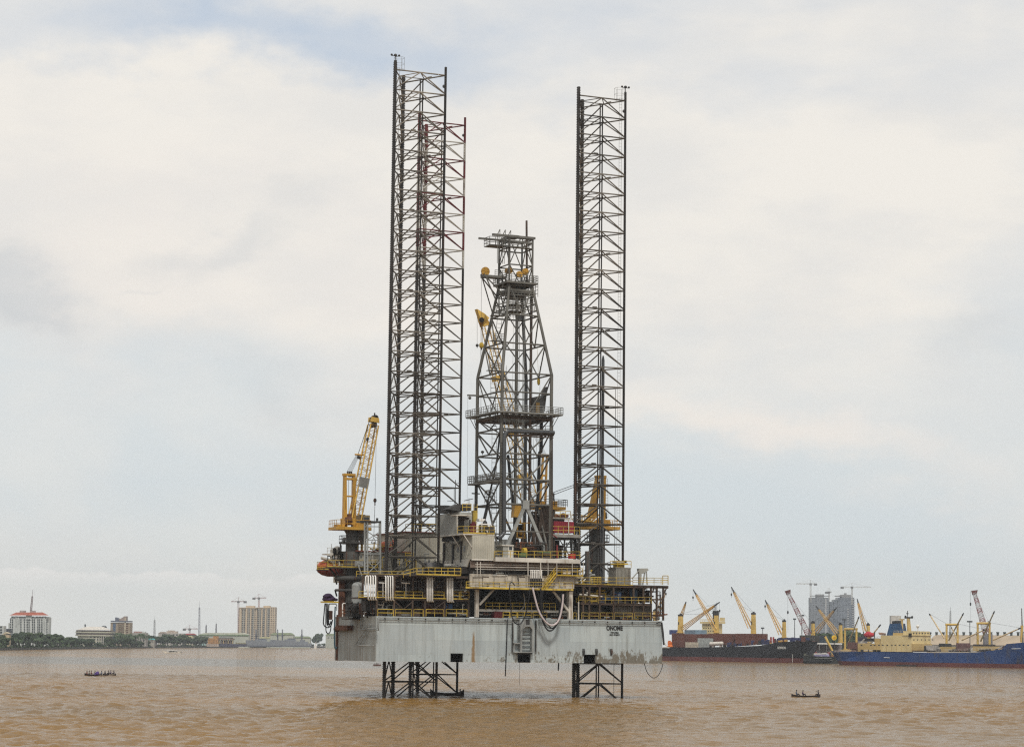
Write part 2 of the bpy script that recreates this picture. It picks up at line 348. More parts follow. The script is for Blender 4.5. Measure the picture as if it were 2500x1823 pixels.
# rim pipes along the stern edge
mb = MB()
za = ZD-0.12
for zz, rr in ((ZD-0.22, 0.1), (ZD-0.62, 0.07)):
    for a, b in ((UL+0.3, loc(S(1252, 1510, VS))[0]), (loc(S(1312, 1511, VS))[0], UR-0.6)):
        mb.tube(L(a, VS-0.3, zz), L(b, VS-0.3, zz), rr)
for k in range(22):
    u = UL+1.5+k*2.45
    if not (-1.6 < u < 3.6): mb.rb(u-0.06, u+0.06, VS-0.34, VS-0.003, ZD-0.7, ZD-0.1, 1)
a = loc(S(1612, 1518, VS))[0]
mb.path([L(a-0.6, VS-0.35, ZD-0.25), L(a+0.1, VS-0.35, ZD-0.35), L(a+0.35, VS-0.35, ZD-2), L(a+0.55, VS-0.35, ZD-4.2)], 0.16, mi=1)
obj('rim_pipe', mb, [der_light, grey_d], hull)
for px in (1425, 1456.5, 1492.6):
    mb = MB(); p = S(px, 1590, VS-0.1); mb.ell(p, 0.26, 0.2, 0.5); mb.rb(loc(p)[0]-0.2, loc(p)[0]+0.2, VS-0.15, VS-0.003, p.z-0.6, p.z+0.5); obj('fairlead_pad', mb, grey_d, hull)
# anchor rack: raised frame, dark eight sided throat, rungs
mb = MB(); vf = VS-0.9
fx0, fx1, ft, fb = 1271, 1303.5, 1511, 1592
def SP(pts, v): return [S(x, y, v) for x, y in pts]
outer = [(1281.5, 1510), (1271.5, 1529), (1270.5, 1592), (1275, 1592), (1275.7, 1536), (1284, 1528.5), (1293.5, 1528.5), (1300, 1536), (1298.5, 1592), (1303, 1592), (1304, 1528), (1296.5, 1510)]
def strip(poly): mb.ext(SP(poly, vf), VX*0.85)
strip([(1281.5, 1510), (1271.5, 1529), (1271, 1536), (1275.7, 1536), (1284, 1528.5), (1284, 1510)])
strip([(1294, 1510), (1294, 1528.5), (1300, 1536), (1304.3, 1536), (1304, 1528), (1296.5, 1510)])
strip([(1271, 1536), (1270.4, 1593), (1274.6, 1593), (1275.7, 1536)])
strip([(1300, 1536), (1298.6, 1593), (1303, 1593), (1304.3, 1536)])
strip([(1284, 1525), (1284, 1528.5), (1294, 1528.5), (1294, 1525)])
for y in (1541, 1550, 1560, 1571, 1581): mb.pb(1275.3, y-0.6, 1299.4, y+0.7, vf+0.35, 0.25, 1)
mb.pb(1256, 1590, 1299, 1592.5, vf-0.1, 0.9); mb.pb(1268, 1593, 1299, 1596, vf+0.2, 0.7, 1)
mb.pb(1256, 1568, 1270, 1571, vf, 0.8); mb.pb(1256, 1571, 1257.2, 1590, vf, 0.1); mb.pb(1256, 1580, 1270, 1581, vf, 0.1, 1)
for x, r in ((1251.3, 0.12), (1253.8, 0.09), (1264.5, 0.1), (1308, 0.12), (1310.4, 0.08)):
    mb.tube(S(x, 1513, VS-0.25), S(x-0.6, 1590 if x < 1260 or x > 1300 else 1566, VS-0.25), r, mi=1 if x in (1251.3, 1308) else 0)
mb.pb(1254.5, 1509, 1271, 1511, vf+0.3, 0.6); mb.pb(1268, 1511, 1271, 1526, vf+0.4, 0.4)
mb.pb(1284, 1511, 1294, 1525, vf+0.4, 0.3, 1)
obj('anchor_rack', mb, [der_light, grey_d], hull)
# name on the stern
for txt, x, y, w, h in (('ONOME', 1500.6, 1532.4, 40, 11.4), ('PANAMA', 1501, 1543.2, 20, 4.4), ('IMO 8768971', 1501, 1548.8, 25, 3.7)):
    P = S(x, y, VS-0.05); a = S(x-w/2, y, VS-0.05); b = S(x+w/2, y, VS-0.05)
    hh = S(x, y-h/2, VS).z-S(x, y+h/2, VS).z
    textmesh('ship_name' if txt == 'ONOME' else 'registry_text', txt, hh, P, UX, ZV, -VX, letter, hull, depth=0.02, total=(b-a).length, bold=0.035 if txt == 'ONOME' else 0.02)
# port side fittings: boarding ladder, brown mount, pipes
UP = UL-0.05
def SU(px, py, u): # onto the port side plane
    d = ray(px, py); n = UX; t = ((RO+UX*u-CAM).dot(n))/d.dot(n); return CAM+d*t
mb = MB()
for x0, x1 in ((867, 900), (878, 905)):
    mb.tube(SU(x0, 1574, UP-0.5), SU(x1, 1524, UP-0.15), 0.09, n=4)
for t in (0.1, 0.5, 0.9): mb.tube(SU(867, 1574, UP-0.5).lerp(SU(900, 1524, UP-0.15), t), SU(878, 1574, UP-0.5).lerp(SU(905, 1524, UP-0.15), t), 0.06, n=4)
mb.tube(SU(864, 1574.5, UP-0.7), SU(912, 1574.5, UP-0.7), 0.1, n=5)
obj('boarding_ladder', mb, der_light, hull)
mb = MB()
mb.path([SU(880, 1508, UP-0.2), SU(881, 1536, UP-0.2), SU(924, 1537.5, UP-0.2), SU(925, 1510, UP-0.2)], 0.09)
mb.path([SU(884, 1508, UP-0.25), SU(885, 1532, UP-0.25), SU(921, 1533.5, UP-0.25), SU(921.5, 1507, UP-0.25)], 0.07)
obj('side_pipe', mb, der_light, hull)
mb = MB()
a = SU(834, 1532, UP); b = SU(862, 1532, UP); ua, va, _ = loc(a); ub, vb, _ = loc(b)
mb.rb(UL-1.1, UL-0.003, vb, va, S(850, 1538, 5).z, S(850, 1526, 5).z)
mb.tube(L(UL-0.6, va+0.3, a.z-0.2), L(UL-0.6, va+1.3, a.z-0.2), 0.5, n=10)
obj('towing_bracket', mb, rust_m, hull)
# rusty caisson columns on the port side
mb = MB()
vb = 10.4
for x, r, yt in ((833, 0.62, 1400), (825.5, 0.36, 1500)):
    u = loc(S(x, 1540, vb))[0]; zt = S(x, yt, vb).z
    mb.tube(L(u, vb, ZB-0.05), L(u, vb, zt), r, n=14)
obj('caisson', mb, rust_m, rig)
mb = MB()
for y, r in ((1411, 0.62), (1440, 0.28)):
    mb.tube(S(818, y, vb-1.0), S(882, y, vb-3.2), r*0.8, n=10)
    mb.tube(S(818, y, vb-1.0), S(822, y+14, vb), 0.15)
obj('caisson_support', mb, grey_d, rig)
# ---- legs
RAD = 9.5/math.sqrt(3); TH = -2.1999; BAY = 3.5194
def leg(c, z1, ztopA, ztopC, ztopB, kind):
    lg = MB()
    A, Cc, B = [c+Vector((RAD*math.cos(TH+a), RAD*math.sin(TH+a), 0)) for a in (0, 2*math.pi/3, 4*math.pi/3)]
    zt = {0: ztopA, 1: ztopC, 2: ztopB}
    P = [A, Cc, B]; nb = int(z1/BAY)+2
    def mi(k): # painted bands on the bow leg
        if kind != 'bow' or k > 7: return None
        return 0 if k % 2 == 0 else 1
    br_ = MB(); inn = MB()
    for k in range(nb):
        z = z1-k*BAY; z2 = z-BAY
        if z < -3: break
        idx = 0
        m_ = mi(k); im = 0 if m_ is None else m_+1
        for i in range(3):
            a, b = P[i], P[(i+1) % 3]; mid = (a+b)/2
            br_.tube(a+ZV*z, b+ZV*z, 0.125, n=6, mi=im, cap=False)
            if z2 > -4.5:
                br_.tube(mid+ZV*z, a+ZV*(z2+0.15), 0.115, n=6, mi=im, cap=False); br_.tube(mid+ZV*z, b+ZV*(z2+0.15), 0.115, n=6, mi=im, cap=False)
            c2 = (b+P[(i+2) % 3])/2
            br_.tube(mid+ZV*z, c2+ZV*z, 0.085, n=5, mi=im, cap=False)
            if (k*3+i) % 4 == 1:
                q0 = a.lerp(b, 0.33)+ZV*(z+0.2); e = (b-a).normalized(); br_.tube(q0, q0+e*0.9, 0.11, n=4, mi=im)
    first = None
    chs = []
    for i in range(3):
        mb = MB(); p = P[i]; rad = (p-c).normalized(); tan = Vector((-rad.y, rad.x, 0))
        segs = [(-6.0, zt[i], 0)]
        if kind == 'bow':
            segs = [(-6.0, z1-8*BAY, 0)]+[(z1-(k+1)*BAY, z1-k*BAY if k else zt[i], 1+k % 2) for k in range(7, -1, -1)]
        for z0_, z1_, m_ in segs:
            mb.tube(p+ZV*z0_, p+ZV*z1_, 0.22, n=10, mi=m_)
            # rack plate with teeth along both edges
            w = 0.27; t = 0.08
            mb.hexa([p+tan*sx*w+rad*sy*t+ZV*zz for zz in (z0_, z1_) for sx, sy in ((-1, -1), (1, -1), (1, 1), (-1, 1))], m_)
            n = int((z1_-z0_)/0.31)
            for k in range(n):
                z = z0_+0.31*k+0.15
                for s_ in (-1, 1):
                    e = tan*s_
                    vs = [p+e*w+rad*y*t+ZV*(z+zz) for y in (-1, 1) for zz in (-0.1, 0.1)]+[p+e*(w+0.13)+rad*y*t+ZV*(z+zz) for y in (-1, 1) for zz in (-0.045, 0.045)]
                    mb.add(vs, [(4, 5, 7, 6), (0, 1, 5, 4), (2, 6, 7, 3), (1, 3, 7, 5), (0, 4, 6, 2)], m_)
        chs.append(mb)
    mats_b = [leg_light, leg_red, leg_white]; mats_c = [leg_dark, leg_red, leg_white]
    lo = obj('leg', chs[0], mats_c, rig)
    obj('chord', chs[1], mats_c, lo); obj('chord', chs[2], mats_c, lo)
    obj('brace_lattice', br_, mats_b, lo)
    # two riser pipes inside, ladder with cage hoop at the top
    midb = (P[1]+P[2])/2; ctr = (P[0]+P[1]+P[2])/3
    for off in (0.15, 0.42):
        mb = MB(); q0 = midb.lerp(ctr, off); mb.tube(q0+ZV*-2, q0+ZV*(z1-0.3), 0.12, n=8, mi=1 if kind == 'bow' and off > 9 else 0); obj('riser_pipe', mb, [leg_dark], lo)
    mb = MB(); i = 1 if kind == 'right' else 0
    q0 = P[i].lerp(ctr, 0.16); ladder(mb, q0+ZV*8, q0+ZV*(z1+0.5), UX, w=0.5, r=0.025, step=0.6); obj('ladder', mb, der_light, lo)
    mb = MB(); q0 = P[i].lerp(ctr, 0.2)+ZV*(z1+0.1)
    for k in range(6):
        w = 2*math.pi*k/6; mb.tube(q0+Vector((math.cos(w), math.sin(w), 0))*0.9, q0+Vector((math.cos(w), math.sin(w), 0))*0.9+ZV*2.2, 0.025, n=4)
    for zz in (0.1, 1.1, 2.2): mb.path([q0+Vector((math.cos(w), math.sin(w), 0))*0.9+ZV*zz for w in [2*math.pi*k/12 for k in range(13)]], 0.025, n=4)
    if kind != 'bow': obj('safety_cage', mb, der_light, lo)
    # beacon lamps
    mb = MB(); q0 = P[i]+ZV*zt[i]
    mb.tube(q0, q0+ZV*0.7, 0.07); mb.ell(q0+ZV*0.95, 0.3, 0.3, 0.25); mb.tube(q0+ZV*0.8-UX*0.8, q0+ZV*0.8+UX*0.8, 0.06); mb.ell(q0+ZV*0.95+UX*0.7, 0.2, 0.2, 0.2); mb.ell(q0+ZV*0.95-UX*0.7, 0.2, 0.2, 0.2)
    if kind != 'bow': obj('beacon_lamp', mb, grey_d, lo)
    mb = MB(); q0 = P[1]+ZV*(z1-2)-UX*0.35; mb.ell(q0, 0.22, 0.22, 0.3); mb.tube(q0, q0+UX*0.3, 0.08); obj('side_lamp', mb, grey_d, lo)
    return lo, P
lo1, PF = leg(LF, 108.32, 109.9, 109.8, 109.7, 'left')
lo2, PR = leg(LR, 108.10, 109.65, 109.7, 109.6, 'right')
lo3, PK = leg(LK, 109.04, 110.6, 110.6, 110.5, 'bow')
lo1['label'] = 'left lattice leg in front, dark racks and pale braces'; lo2['label'] = 'right lattice leg standing alone to starboard'; lo3['label'] = 'bow lattice leg with red and white bands at its top'
mb = MB(); p = S(1502.5, 880, 2); q0 = S(1472.5, 879, 2.6); mb.tube(Vector((q0.x, q0.y, 14)), q0, 0.28, n=10); mb.tube(q0, q0+ZV*0.8, 0.28, 0.12, n=10); obj('riser_pipe', mb, pipe_dark, lo2)
mb = MB(); a = S(1503, 950, 1.5); mb.tube(Vector((a.x, a.y, 0)), a, 0.05, n=5); obj('hanging_cable', mb, leg_dark, lo2)
# ---- jackhouses round the legs
for c, P, nm in ((LF, PF, 'l'), (LR, PR, 'r'), (LK, PK, 'k')):
    mb = MB()
    for p in P:
        d = (p-c).normalized(); q0 = p; u, v, _ = loc(q0)
        mb.rb(u-0.9, u-0.36, v-0.6, v+0.6, ZD, 20.4); mb.rb(u+0.36, u+0.9, v-0.6, v+0.6, ZD, 20.4)
    for i in range(3):
        a, b = P[i], P[(i+1) % 3]
        for zz in (15.2, 17.8, 20.2): mb.tube(a+ZV*zz, b+ZV*zz, 0.22, n=6)
    obj('jack_frame', mb, grey_d, rig)
# ---- deck module, port side
def column(mb, x, y0, y1, v, w=0.28, mi=0):
    a = S(x, y1, v); b = S(x, y0, v); u = loc(a)[0]; mb.rb(u-w/2, u+w/2, v, v+w, a.z, b.z, mi)
def beam(mb, x0, x1, y, v, h=0.3, d=0.3, mi=0):
    a = loc(S(x0, y, v)); b = loc(S(x1, y, v)); z = (a[2]+b[2])/2; mb.rb(a[0], b[0], v, v+d, z-h/2, z+h/2, mi)
def stick(mb, x0, y0, x1, y1, v, r=0.12, v1=None, n=6, mi=0): mb.tube(S(x0, y0, v), S(x1, y1, v if v1 is None else v1), r, n=n, mi=mi)
def prail(mb, pts, v, h=1.15, kick=0.0, r=0.05, step=1.5, mids=1): rail(mb, [S(x, y, v) for x, y in pts], h=h, kick=kick, r=r, step=step, mids=mids)
mb = MB()
for x in (919.5, 962, 1007, 1037.5, 1085, 1144): column(mb, x, 1404, 1506, -7.6, 0.3)
for x in (885, 919.5, 1007, 1085, 1144): column(mb, x, 1404, 1506, -4.6, 0.3)
beam(mb, 876, 1146, 1461.5, -7.6, 0.42, 0.35); beam(mb, 905, 1146, 1406, -7.6, 0.4, 0.35)
for x0, x1 in ((964, 985), (1007, 985), (1039, 1060), (1085, 1060)): stick(mb, x0, 1468, x1, 1487, -7.5, 0.09)
for x0, y0, x1, y1 in ((1085, 1410, 1058, 1440), (1040, 1436, 1085, 1458)): stick(mb, x0, y0, x1, y1, -7.3, 0.13)
dm = obj('deck_frame', mb, der_brown, rig)
mb = MB(); mb.pb(876, 1459.5, 1146, 1463, -7.2, 3.6); mb.pb(905, 1403, 1146, 1406, -7.2, 3.6); mb.pb(985, 1403.2, 1126, 1406, -10.0, 2.4)
obj('deck_plate', mb, deck_m, dm)
mb = MB(); mb.pb(922, 1408, 1146, 1458, -4.3, 0.2); obj('back_wall', mb, M('oxide_brown_panel', (0.05, 0.026, 0.018), 0.7, var=0.5, rust=0.3), dm)
mb = MB(); mb.pb(896, 1464, 1146, 1509, -4.2, 0.2); mb.pb(1030, 1464, 1084, 1500, -5.2, 0.6, 1); mb.pb(1089, 1472, 1105, 1487, -5.6, 0.5, 2); mb.pb(893, 1462, 918, 1492, -5.8, 1.2, 3)
for x, y, w in ((923, 1475, 10), (930, 1490, 14), (968, 1478, 12), (985, 1492, 16), (1012, 1480, 14), (1110, 1490, 20)): mb.pb(x, y, x+w, 1504, -5.5-random.random(), 0.8, 4)
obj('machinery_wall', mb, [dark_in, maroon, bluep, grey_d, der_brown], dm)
mb = MB()
for x in (962, 985, 1010, 1030, 1062, 1090): stick(mb, x, 1412, x, 1457, -4.45, 0.04, n=4)
for y in (1418, 1432, 1446): stick(mb, 905, y, 1146, y+1, -4.5, 0.04, n=4)
for x, y0, y1, xa, xb in ((935, 1422, 1457, 925, 943), (991, 1422, 1457, 980, 1001)): stick(mb, x, y0, x, y1, -7.0, 0.07); stick(mb, xa, y0, xb, y0+1, -7.0, 0.12)
obj('conduit', mb, white_p, dm)
mb = MB(); mb.ell(S(998, 1447, -6), 1.0, 1.0, 1.4); mb.path([S(998, 1447, -6), S(1004, 1440, -6), S(1012, 1436, -5.6)], 0.5, n=10); mb.path([S(966, 1474, -6.3), S(968, 1488, -6.3), S(963, 1496, -6.3)], 0.28, n=8); obj('exhaust_duct', mb, grey_d, dm)
# yellow railings of the port module
rails(dm, [[(x0, 1503.5), (x1, 1504)] for x0, x1 in ((922, 960), (965, 1004), (1010, 1033), (1040, 1082), (1089, 1140))], -7.75, yel_rail, h=1.15, step=2.0, r=0.065)
rails(dm, [[(x0, 1459.5), (x1, 1460)] for x0, x1 in ((876, 899), (922, 941), (964, 1032), (1055, 1084), (1106, 1121), (1125, 1145))], -7.75, yel_rail, h=1.1, step=1.8, r=0.06)
mb = MB(); mb.pb(876, 1457.8, 1144, 1460.2, -7.8, 0.08); obj('kick_plate', mb, yel_rail, dm)
mb = MB(); prail(mb, [(1018, 1403), (1046, 1402), (1125, 1403)], -10.0, h=1.15, step=1.3, r=0.058); mb.pb(1017, 1400.5, 1125, 1404, -10.05, 0.08)
rail(mb, [S(985, 1410, -10), S(1017, 1391+11, -10)], h=1.1, r=0.06, step=1); prail(mb, [(870, 1407), (985, 1408)], -7.0, h=0.9, step=2.0); obj('railing', mb, yel_rail, dm)
# white pipe bundles
for x0, x1, n, yt, yb in ((893, 917, 5, 1405, 1464), (942, 959, 4, 1406, 1465), (1043, 1056, 4, 1408, 1468), (1092, 1105, 4, 1409, 1469)):
    mb = MB()
    for k in range(n):
        x = x0+(x1-x0)*k/(n-1)
        if n == 5 and k == 0:
            mb.path([S(x+3, yt, -8.3), S(x, yt+1.5, -8.35), S(x, yt+30, -8.35), S(x+4, yt+38, -8.35), S(x+5, yt+50, -8.3)], 0.11, n=8); continue
        mb.path([S(x-2.5, yt, -7.5), S(x-0.8, yt+0.4, -8.2), S(x, yt+2, -8.35), S(x, yb-3, -8.35), S(x+0.7, yb-1, -8.2), S(x+2.5, yb, -7.5)], 0.115, n=8)
    for yy in (0.36, 0.66):
        a = S(x0-1.5, yt+(yb-yt)*yy, -8.22); b = S(x1+1.5, yt+(yb-yt)*yy, -8.22); mb.tube(a, b, 0.06, n=4, mi=1)
    obj('pipe_bundle', mb, [white_p, grey_d], rig)
# ---- accommodation behind the port leg
mb = MB(); va = 10.0
mb.pb(872, 1346, 1002, 1420, va, 12); mb.pb(990, 1300, 1086, 1420, va+1.5, 14); mb.pb(990, 1352, 1012, 1372, va-0.3, 0.25, 1); mb.pb(902, 1373, 926, 1386, va-0.02, 0.06, 2)
for k in range(22): mb.pb(990+k*4.3, 1300.5, 990.6+k*4.3, 1372, va+1.46, 0.06, 1)
acc = obj('accommodation_block', mb, [cream, clad, dark_in], rig)
mb = MB(); mb.pb(868, 1344.5, 1004, 1347, va-0.6, 12.9); mb.pb(986, 1297.8, 1088, 1300, va+1, 15); obj('roof_edge', mb, M('red_brown_roof_edge', (0.18, 0.06, 0.045), 0.6, rust=0.3), acc)
for x, y in ((1048, 1368), (1063, 1368), (1000, 1331), (882, 1358), (895, 1358)): mb = MB(); mb.pb(x-2.2, y-3, x+2.2, y+3, va+1.4 if x > 990 else va-0.06, 0.1); obj('window', mb, glass, acc)
mb = MB(); prail(mb, [(872, 1344), (935, 1344)], va-0.4, r=0.045); prail(mb, [(990, 1297), (1086, 1297.5)], va+1.2, r=0.045, h=1.3)
obj('railing', mb, yel_rail, acc)
mb = MB(); mb.pb(1042, 1372, 1076, 1392, -2.6+8.6, 1.5); mb.pb(1034, 1374, 1041, 1389, 6.0, 0.8, 1); obj('switch_cabinet', mb, [M('grey_cabinet_paint', (0.32, 0.31, 0.31), 0.5), grey_d], rig)
# funnel-shaped tank and post left of the lattice tower
mb = MB(); p = S(884, 1302, 13); mb.tube(p+ZV*-0.7, p+ZV*1.4, 0.95, n=12); mb.tube(p+ZV*-1.6, p+ZV*-0.7, 0.3, 0.95, n=12); mb.tube(p+ZV*-8, p+ZV*-1.5, 0.22, n=8, mi=1); obj('hopper_tank', mb, [cream, yel], rig)
# white vertical tank
mb = MB(); p = S(873, 1440, 2); mb.tube(Vector((p.x, p.y, S(873, 1472, 2).z)), Vector((p.x, p.y, S(873, 1430, 2).z)), 1.0, n=16); mb.ell((p.x, p.y, S(873, 1430, 2).z), 1.0, 1.0, 0.7, n=16); mb.tube(Vector((p.x, p.y, ZD)), Vector((p.x, p.y, S(873, 1471, 2).z)), 0.7, n=12, mi=1); obj('storage_tank', mb, [der_light, grey_d], rig)
# port lower working deck with rusty railing, pump, hydraulic gear
mb = MB(); mb.pb(831, 1506, 878, 1508, 0.5, 3); mb.pb(845, 1510, 884, 1512, -1, 2)
for x, y, w, h in ((850, 1478, 12, 26), (862, 1475, 10, 30), (868, 1488, 9, 16), (876, 1490, 10, 20), (898, 1494, 16, 10)): mb.pb(x, y, x+w, y+h, -1.5+random.random()*3, 1.2, 1)
mb.ell(S(866, 1485, -2), 0.7, 0.7, 0.9, mi=1); stick(mb, 852, 1488, 866, 1474, -1, 0.12); stick(mb, 866, 1474, 872, 1500, -1, 0.12)
obj('working_deck', mb, [deck_m, grey_d], rig)
mb = MB(); prail(mb, [(832, 1505), (858, 1505), (882, 1505)], -0.2, r=0.055); prail(mb, [(838, 1475), (838.5, 1475)], 0, h=0.1); obj('railing', mb, M('rusty_rail', (0.26, 0.11, 0.05), 0.7, var=0.5, rust=0.4), rig)
mb = MB(); mb.path([S(836.5, 1505, 0), S(836.5, 1474, 0), S(839, 1472, 0), S(843, 1472.5, 0)], 0.11, n=6); mb.path([S(883, 1506, -2), S(883.5, 1474, -2), S(888, 1468, -2), S(897, 1466, -2)], 0.1); mb.path([S(890, 1506, -2), S(891, 1470, -2)], 0.09); obj('vent_pipe', mb, white_p, rig)
mb = MB()
for k in range(7): mb.pb(893+k*3.6, 1467, 894.6+k*3.6, 1489, -6.4, 0.2)
mb.pb(892, 1466, 918, 1490, -6.2, 1.5); obj('louvred_box', mb, grey_d, rig)
# hose platform sticking out to port, with hoses hanging from it
mb = MB(); mb.pb(793, 1467, 827, 1470.5, 8.5, 2.2, 1)
for x in (801, 822): mb.path([S(x, 1475, 8.8), S(x, 1490, 8.8)], 0.06)
mb.path([S(801, 1490, 8.8), S(801, 1476, 8.8), S(804, 1473.5, 8.8), S(820, 1473.5, 8.8), S(822, 1477, 8.8)], 0.1, mi=2)
mb.pb(806, 1490, 812, 1512, 9, 1, 3); obj('hose_platform', mb, [grey_d, yel, der_light, rust_m], rig)
def hump(pts, v, r, n=8):
    mb = MB(); mb.path([S(x, y, v) for x, y in pts], r, n=n); return mb
mb = MB()
for k, (x, y, r) in enumerate(((797, 1455.5, 0.55), (801, 1453.8, 0.65), (805, 1456.5, 0.6), (811, 1460.5, 0.5), (819, 1463, 0.38), (796.5, 1462, 0.6), (803, 1463.5, 0.6), (810, 1465, 0.4))): mb.ell(S(x, y, 9.4+0.1*(k % 3)), r*1.2, r*1.2, r*0.68, n=10, m=6)
single('tarpaulin_bundle', mb, purple, S(805, 1467, 9.5), 'dark violet tarpaulin bundle lying on the yellow hose platform', 'tarpaulin')
def smooth(pts, k=6):
    P = [Vector(p) for p in pts]; P = [P[0]*2-P[1]]+P+[P[-1]*2-P[-2]]; out = []
    for i in range(1, len(P)-2):
        a, b, c, d = P[i-1:i+3]
        for j in range(k):
            t = j/k; out.append(0.5*((2*b)+(c-a)*t+(2*a-5*b+4*c-d)*t*t+(-a+3*b-3*c+d)*t**3))
    out.append(P[-2]); return out
def hose(pts, v, r, mat, label, name='hose', grp=None):
    Pp = smooth([S(x, y, v) for x, y in pts]); mb = MB(); mb.path(Pp, r, n=8); return single(name, mb, mat, Pp[0], label, 'hose', grp)
hose([(793.5, 1472), (790.5, 1505), (789.5, 1520), (793, 1528), (800, 1531), (808, 1526), (812, 1512)], 8.3, 0.1, blackr, 'black hose hanging in the outermost wide loop below the hose platform')
hose([(796, 1472), (795.6, 1500), (795.5, 1530), (796.5, 1541), (801, 1546), (806, 1541), (808, 1528), (808, 1515)], 8.0, 0.09, blackr, 'black hose hanging in the longest narrow loop under the hose platform')
hose([(798.5, 1472), (798, 1515), (800, 1526), (804, 1526), (808, 1515)], 8.6, 0.08, blackr, 'short black hose hanging inside the outer loops under the platform')
hose([(802, 1474), (800.5, 1495), (801, 1518), (803, 1524)], 8.9, 0.2, blackr, 'thick black hose hanging straight under the hose platform')
hose([(818.5, 1480), (817.5, 1500), (816.6, 1545), (817, 1575), (819.5, 1583), (822.5, 1578)], 9.2, 0.12, M('blue_green_hose', (0.04, 0.09, 0.12), 0.45), 'long blue-green hose hanging down the port side of the hull')
# ---- port boat deck with lifeboat station
mb = MB(); mb.pb(806, 1384.5, 935, 1387.5, 7.5, 3.5); stick(mb, 806, 1388, 822, 1410, 10, 0.2); stick(mb, 818, 1388, 824, 1400, 10, 0.12)
for x0, x1, y in ((779, 840, 1390), ): mb.pb(775, 1389.5, 803, 1391.5, 12.6, 0.8)
bd = obj('boat_deck', mb, grey_d, rig)
mb = MB(); prail(mb, [(800, 1384.5), (838, 1384.5), (880, 1384.5), (934, 1385)], 7.6, r=0.05, h=1.2); prail(mb, [(774, 1389.5), (801, 1389.5)], 12.8, r=0.05, h=1.3); mb.pb(800, 1382, 935, 1384.6, 7.45, 0.08)
mb.pb(773.5, 1387, 802, 1390, 12.75, 0.08); obj('railing', mb, yel_rail, bd)
mb = MB(); stick(mb, 784, 1361, 812, 1369, 14, 0.28); stick(mb, 812, 1369, 808, 1353, 14, 0.28); stick(mb, 806, 1353, 826, 1353, 14, 0.35); stick(mb, 826, 1352, 828, 1384, 14, 0.3); stick(mb, 812, 1368, 818, 1386, 14, 0.25); stick(mb, 790, 1369, 812, 1369.5, 14.2, 0.07); mb.pb(807, 1364, 821, 1372, 13.6, 1)
mb.ell(S(823, 1344, 14), 0.8, 0.7, 0.85, n=12); mb.pb(813, 1340, 830, 1350, 13.8, 1.4); mb.pb(797, 1351, 830, 1353.5, 13.4, 2.4)
prail(mb, [(799, 1350.5), (812, 1350.5)], 13.6, r=0.04, h=1.0); stick(mb, 809, 1352, 809, 1327, 14, 0.05); mb.pb(831, 1345, 840, 1384, 14.4, 2.5); obj('davit', mb, offwhite, bd)
mb = MB(); mb.tube(S(814.5, 1345, 13.3), S(818.5, 1345, 13.3), 0.6, n=14); mb.tube(S(826, 1345, 13.3), S(829, 1345, 13.3), 0.6, n=14); stick(mb, 832.5, 1330, 831, 1384, 13, 0.14); obj('winch_drum', mb, dark_in, bd)
def lifeboat(cx, cy, v, half, hgt, label, ax):
    c = S(cx, cy, v); t = thing('lifeboat', c-ZV*hgt, label, 'lifeboat', 'orange enclosed lifeboats on the rig')
    Y = Vector((-ax.y, ax.x, 0))
    mb = MB(); n = 12; m = 9; vs = []; prof = [(-1, 0.05, -0.1), (-0.9, 0.5, -0.55), (-0.6, 0.85, -0.85), (-0.2, 1, -1), (0.3, 1, -1), (0.65, 0.85, -0.9), (0.9, 0.5, -0.55), (1, 0.08, -0.1)]
    for x, w, d in prof:
        for k in range(n): 
            a = math.pi*k/(n-1); vs.append(c+ax*(x*half)+Y*(math.cos(a)*w*hgt*1.05)+ZV*(-math.sin(a)**0.8*abs(d)*hgt*0.9))
    fs = [(i*n+k, i*n+k+1, (i+1)*n+k+1, (i+1)*n+k) for i in range(len(prof)-1) for k in range(n-1)]
    mb.add(vs, fs, 0, True); obj('keel', mb, orange_d, t)
    mb = MB(); vs = []; prof = [(-0.98, 0.1, 0.15), (-0.85, 0.6, 0.6), (-0.5, 0.9, 0.95), (0, 1, 1), (0.45, 0.97, 1.0), (0.6, 0.9, 1.35), (0.8, 0.7, 1.3), (0.9, 0.5, 0.6), (0.99, 0.1, 0.15)]
    for x, w, d in prof:
        for k in range(n):
            a = math.pi*k/(n-1); vs.append(c+ax*(x*half)+Y*(math.cos(a)*w*hgt*1.0)+ZV*(0.02+math.sin(a)**0.6*d*hgt*0.85))
    fs = [(i*n+k, (i+1)*n+k, (i+1)*n+k+1, i*n+k+1) for i in range(len(prof)-1) for k in range(n-1)]
    mb.add(vs, fs, 0, True); obj('canopy', mb, orange, t)
    mb = MB(); mb.path([c+ax*(x*half*1.0)+Y*(-w*hgt*1.1)+ZV*0.05 for x, w in ((-1, 0.05), (-0.85, 0.6), (-0.4, 0.95), (0.2, 1.0), (0.7, 0.85), (1, 0.08))], 0.07); obj('fender_rail', mb, yel, t)
    mb = MB()
    for x in (-0.4, -0.1, 0.2, 0.68): mb.ell(c+ax*(x*half)-Y*hgt*0.86+ZV*hgt*0.55, 0.18, 0.18, 0.14, n=8, m=5)
    obj('porthole', mb, glass, t)
lifeboat(808, 1386, 15.5, 2.6, 1.7, 'orange lifeboat with dark red keel hanging in the davit at the port edge', UX)
lifeboat(946, 1334, 14.5, 1.7, 1.1, 'orange lifeboat seen through the left lattice leg on the cream deckhouse roof', UX)
mb = MB(); mb.pb(912, 1338, 960, 1341, 14, 2, 0); mb.pb(915, 1341, 960, 1345, 14.2, 1.5, 1); stick(mb, 912, 1345, 914, 1322, 14, 0.1); stick(mb, 925, 1345, 929, 1322, 14, 0.1); obj('lifeboat_cradle', mb, [yel, rust_m], rig)
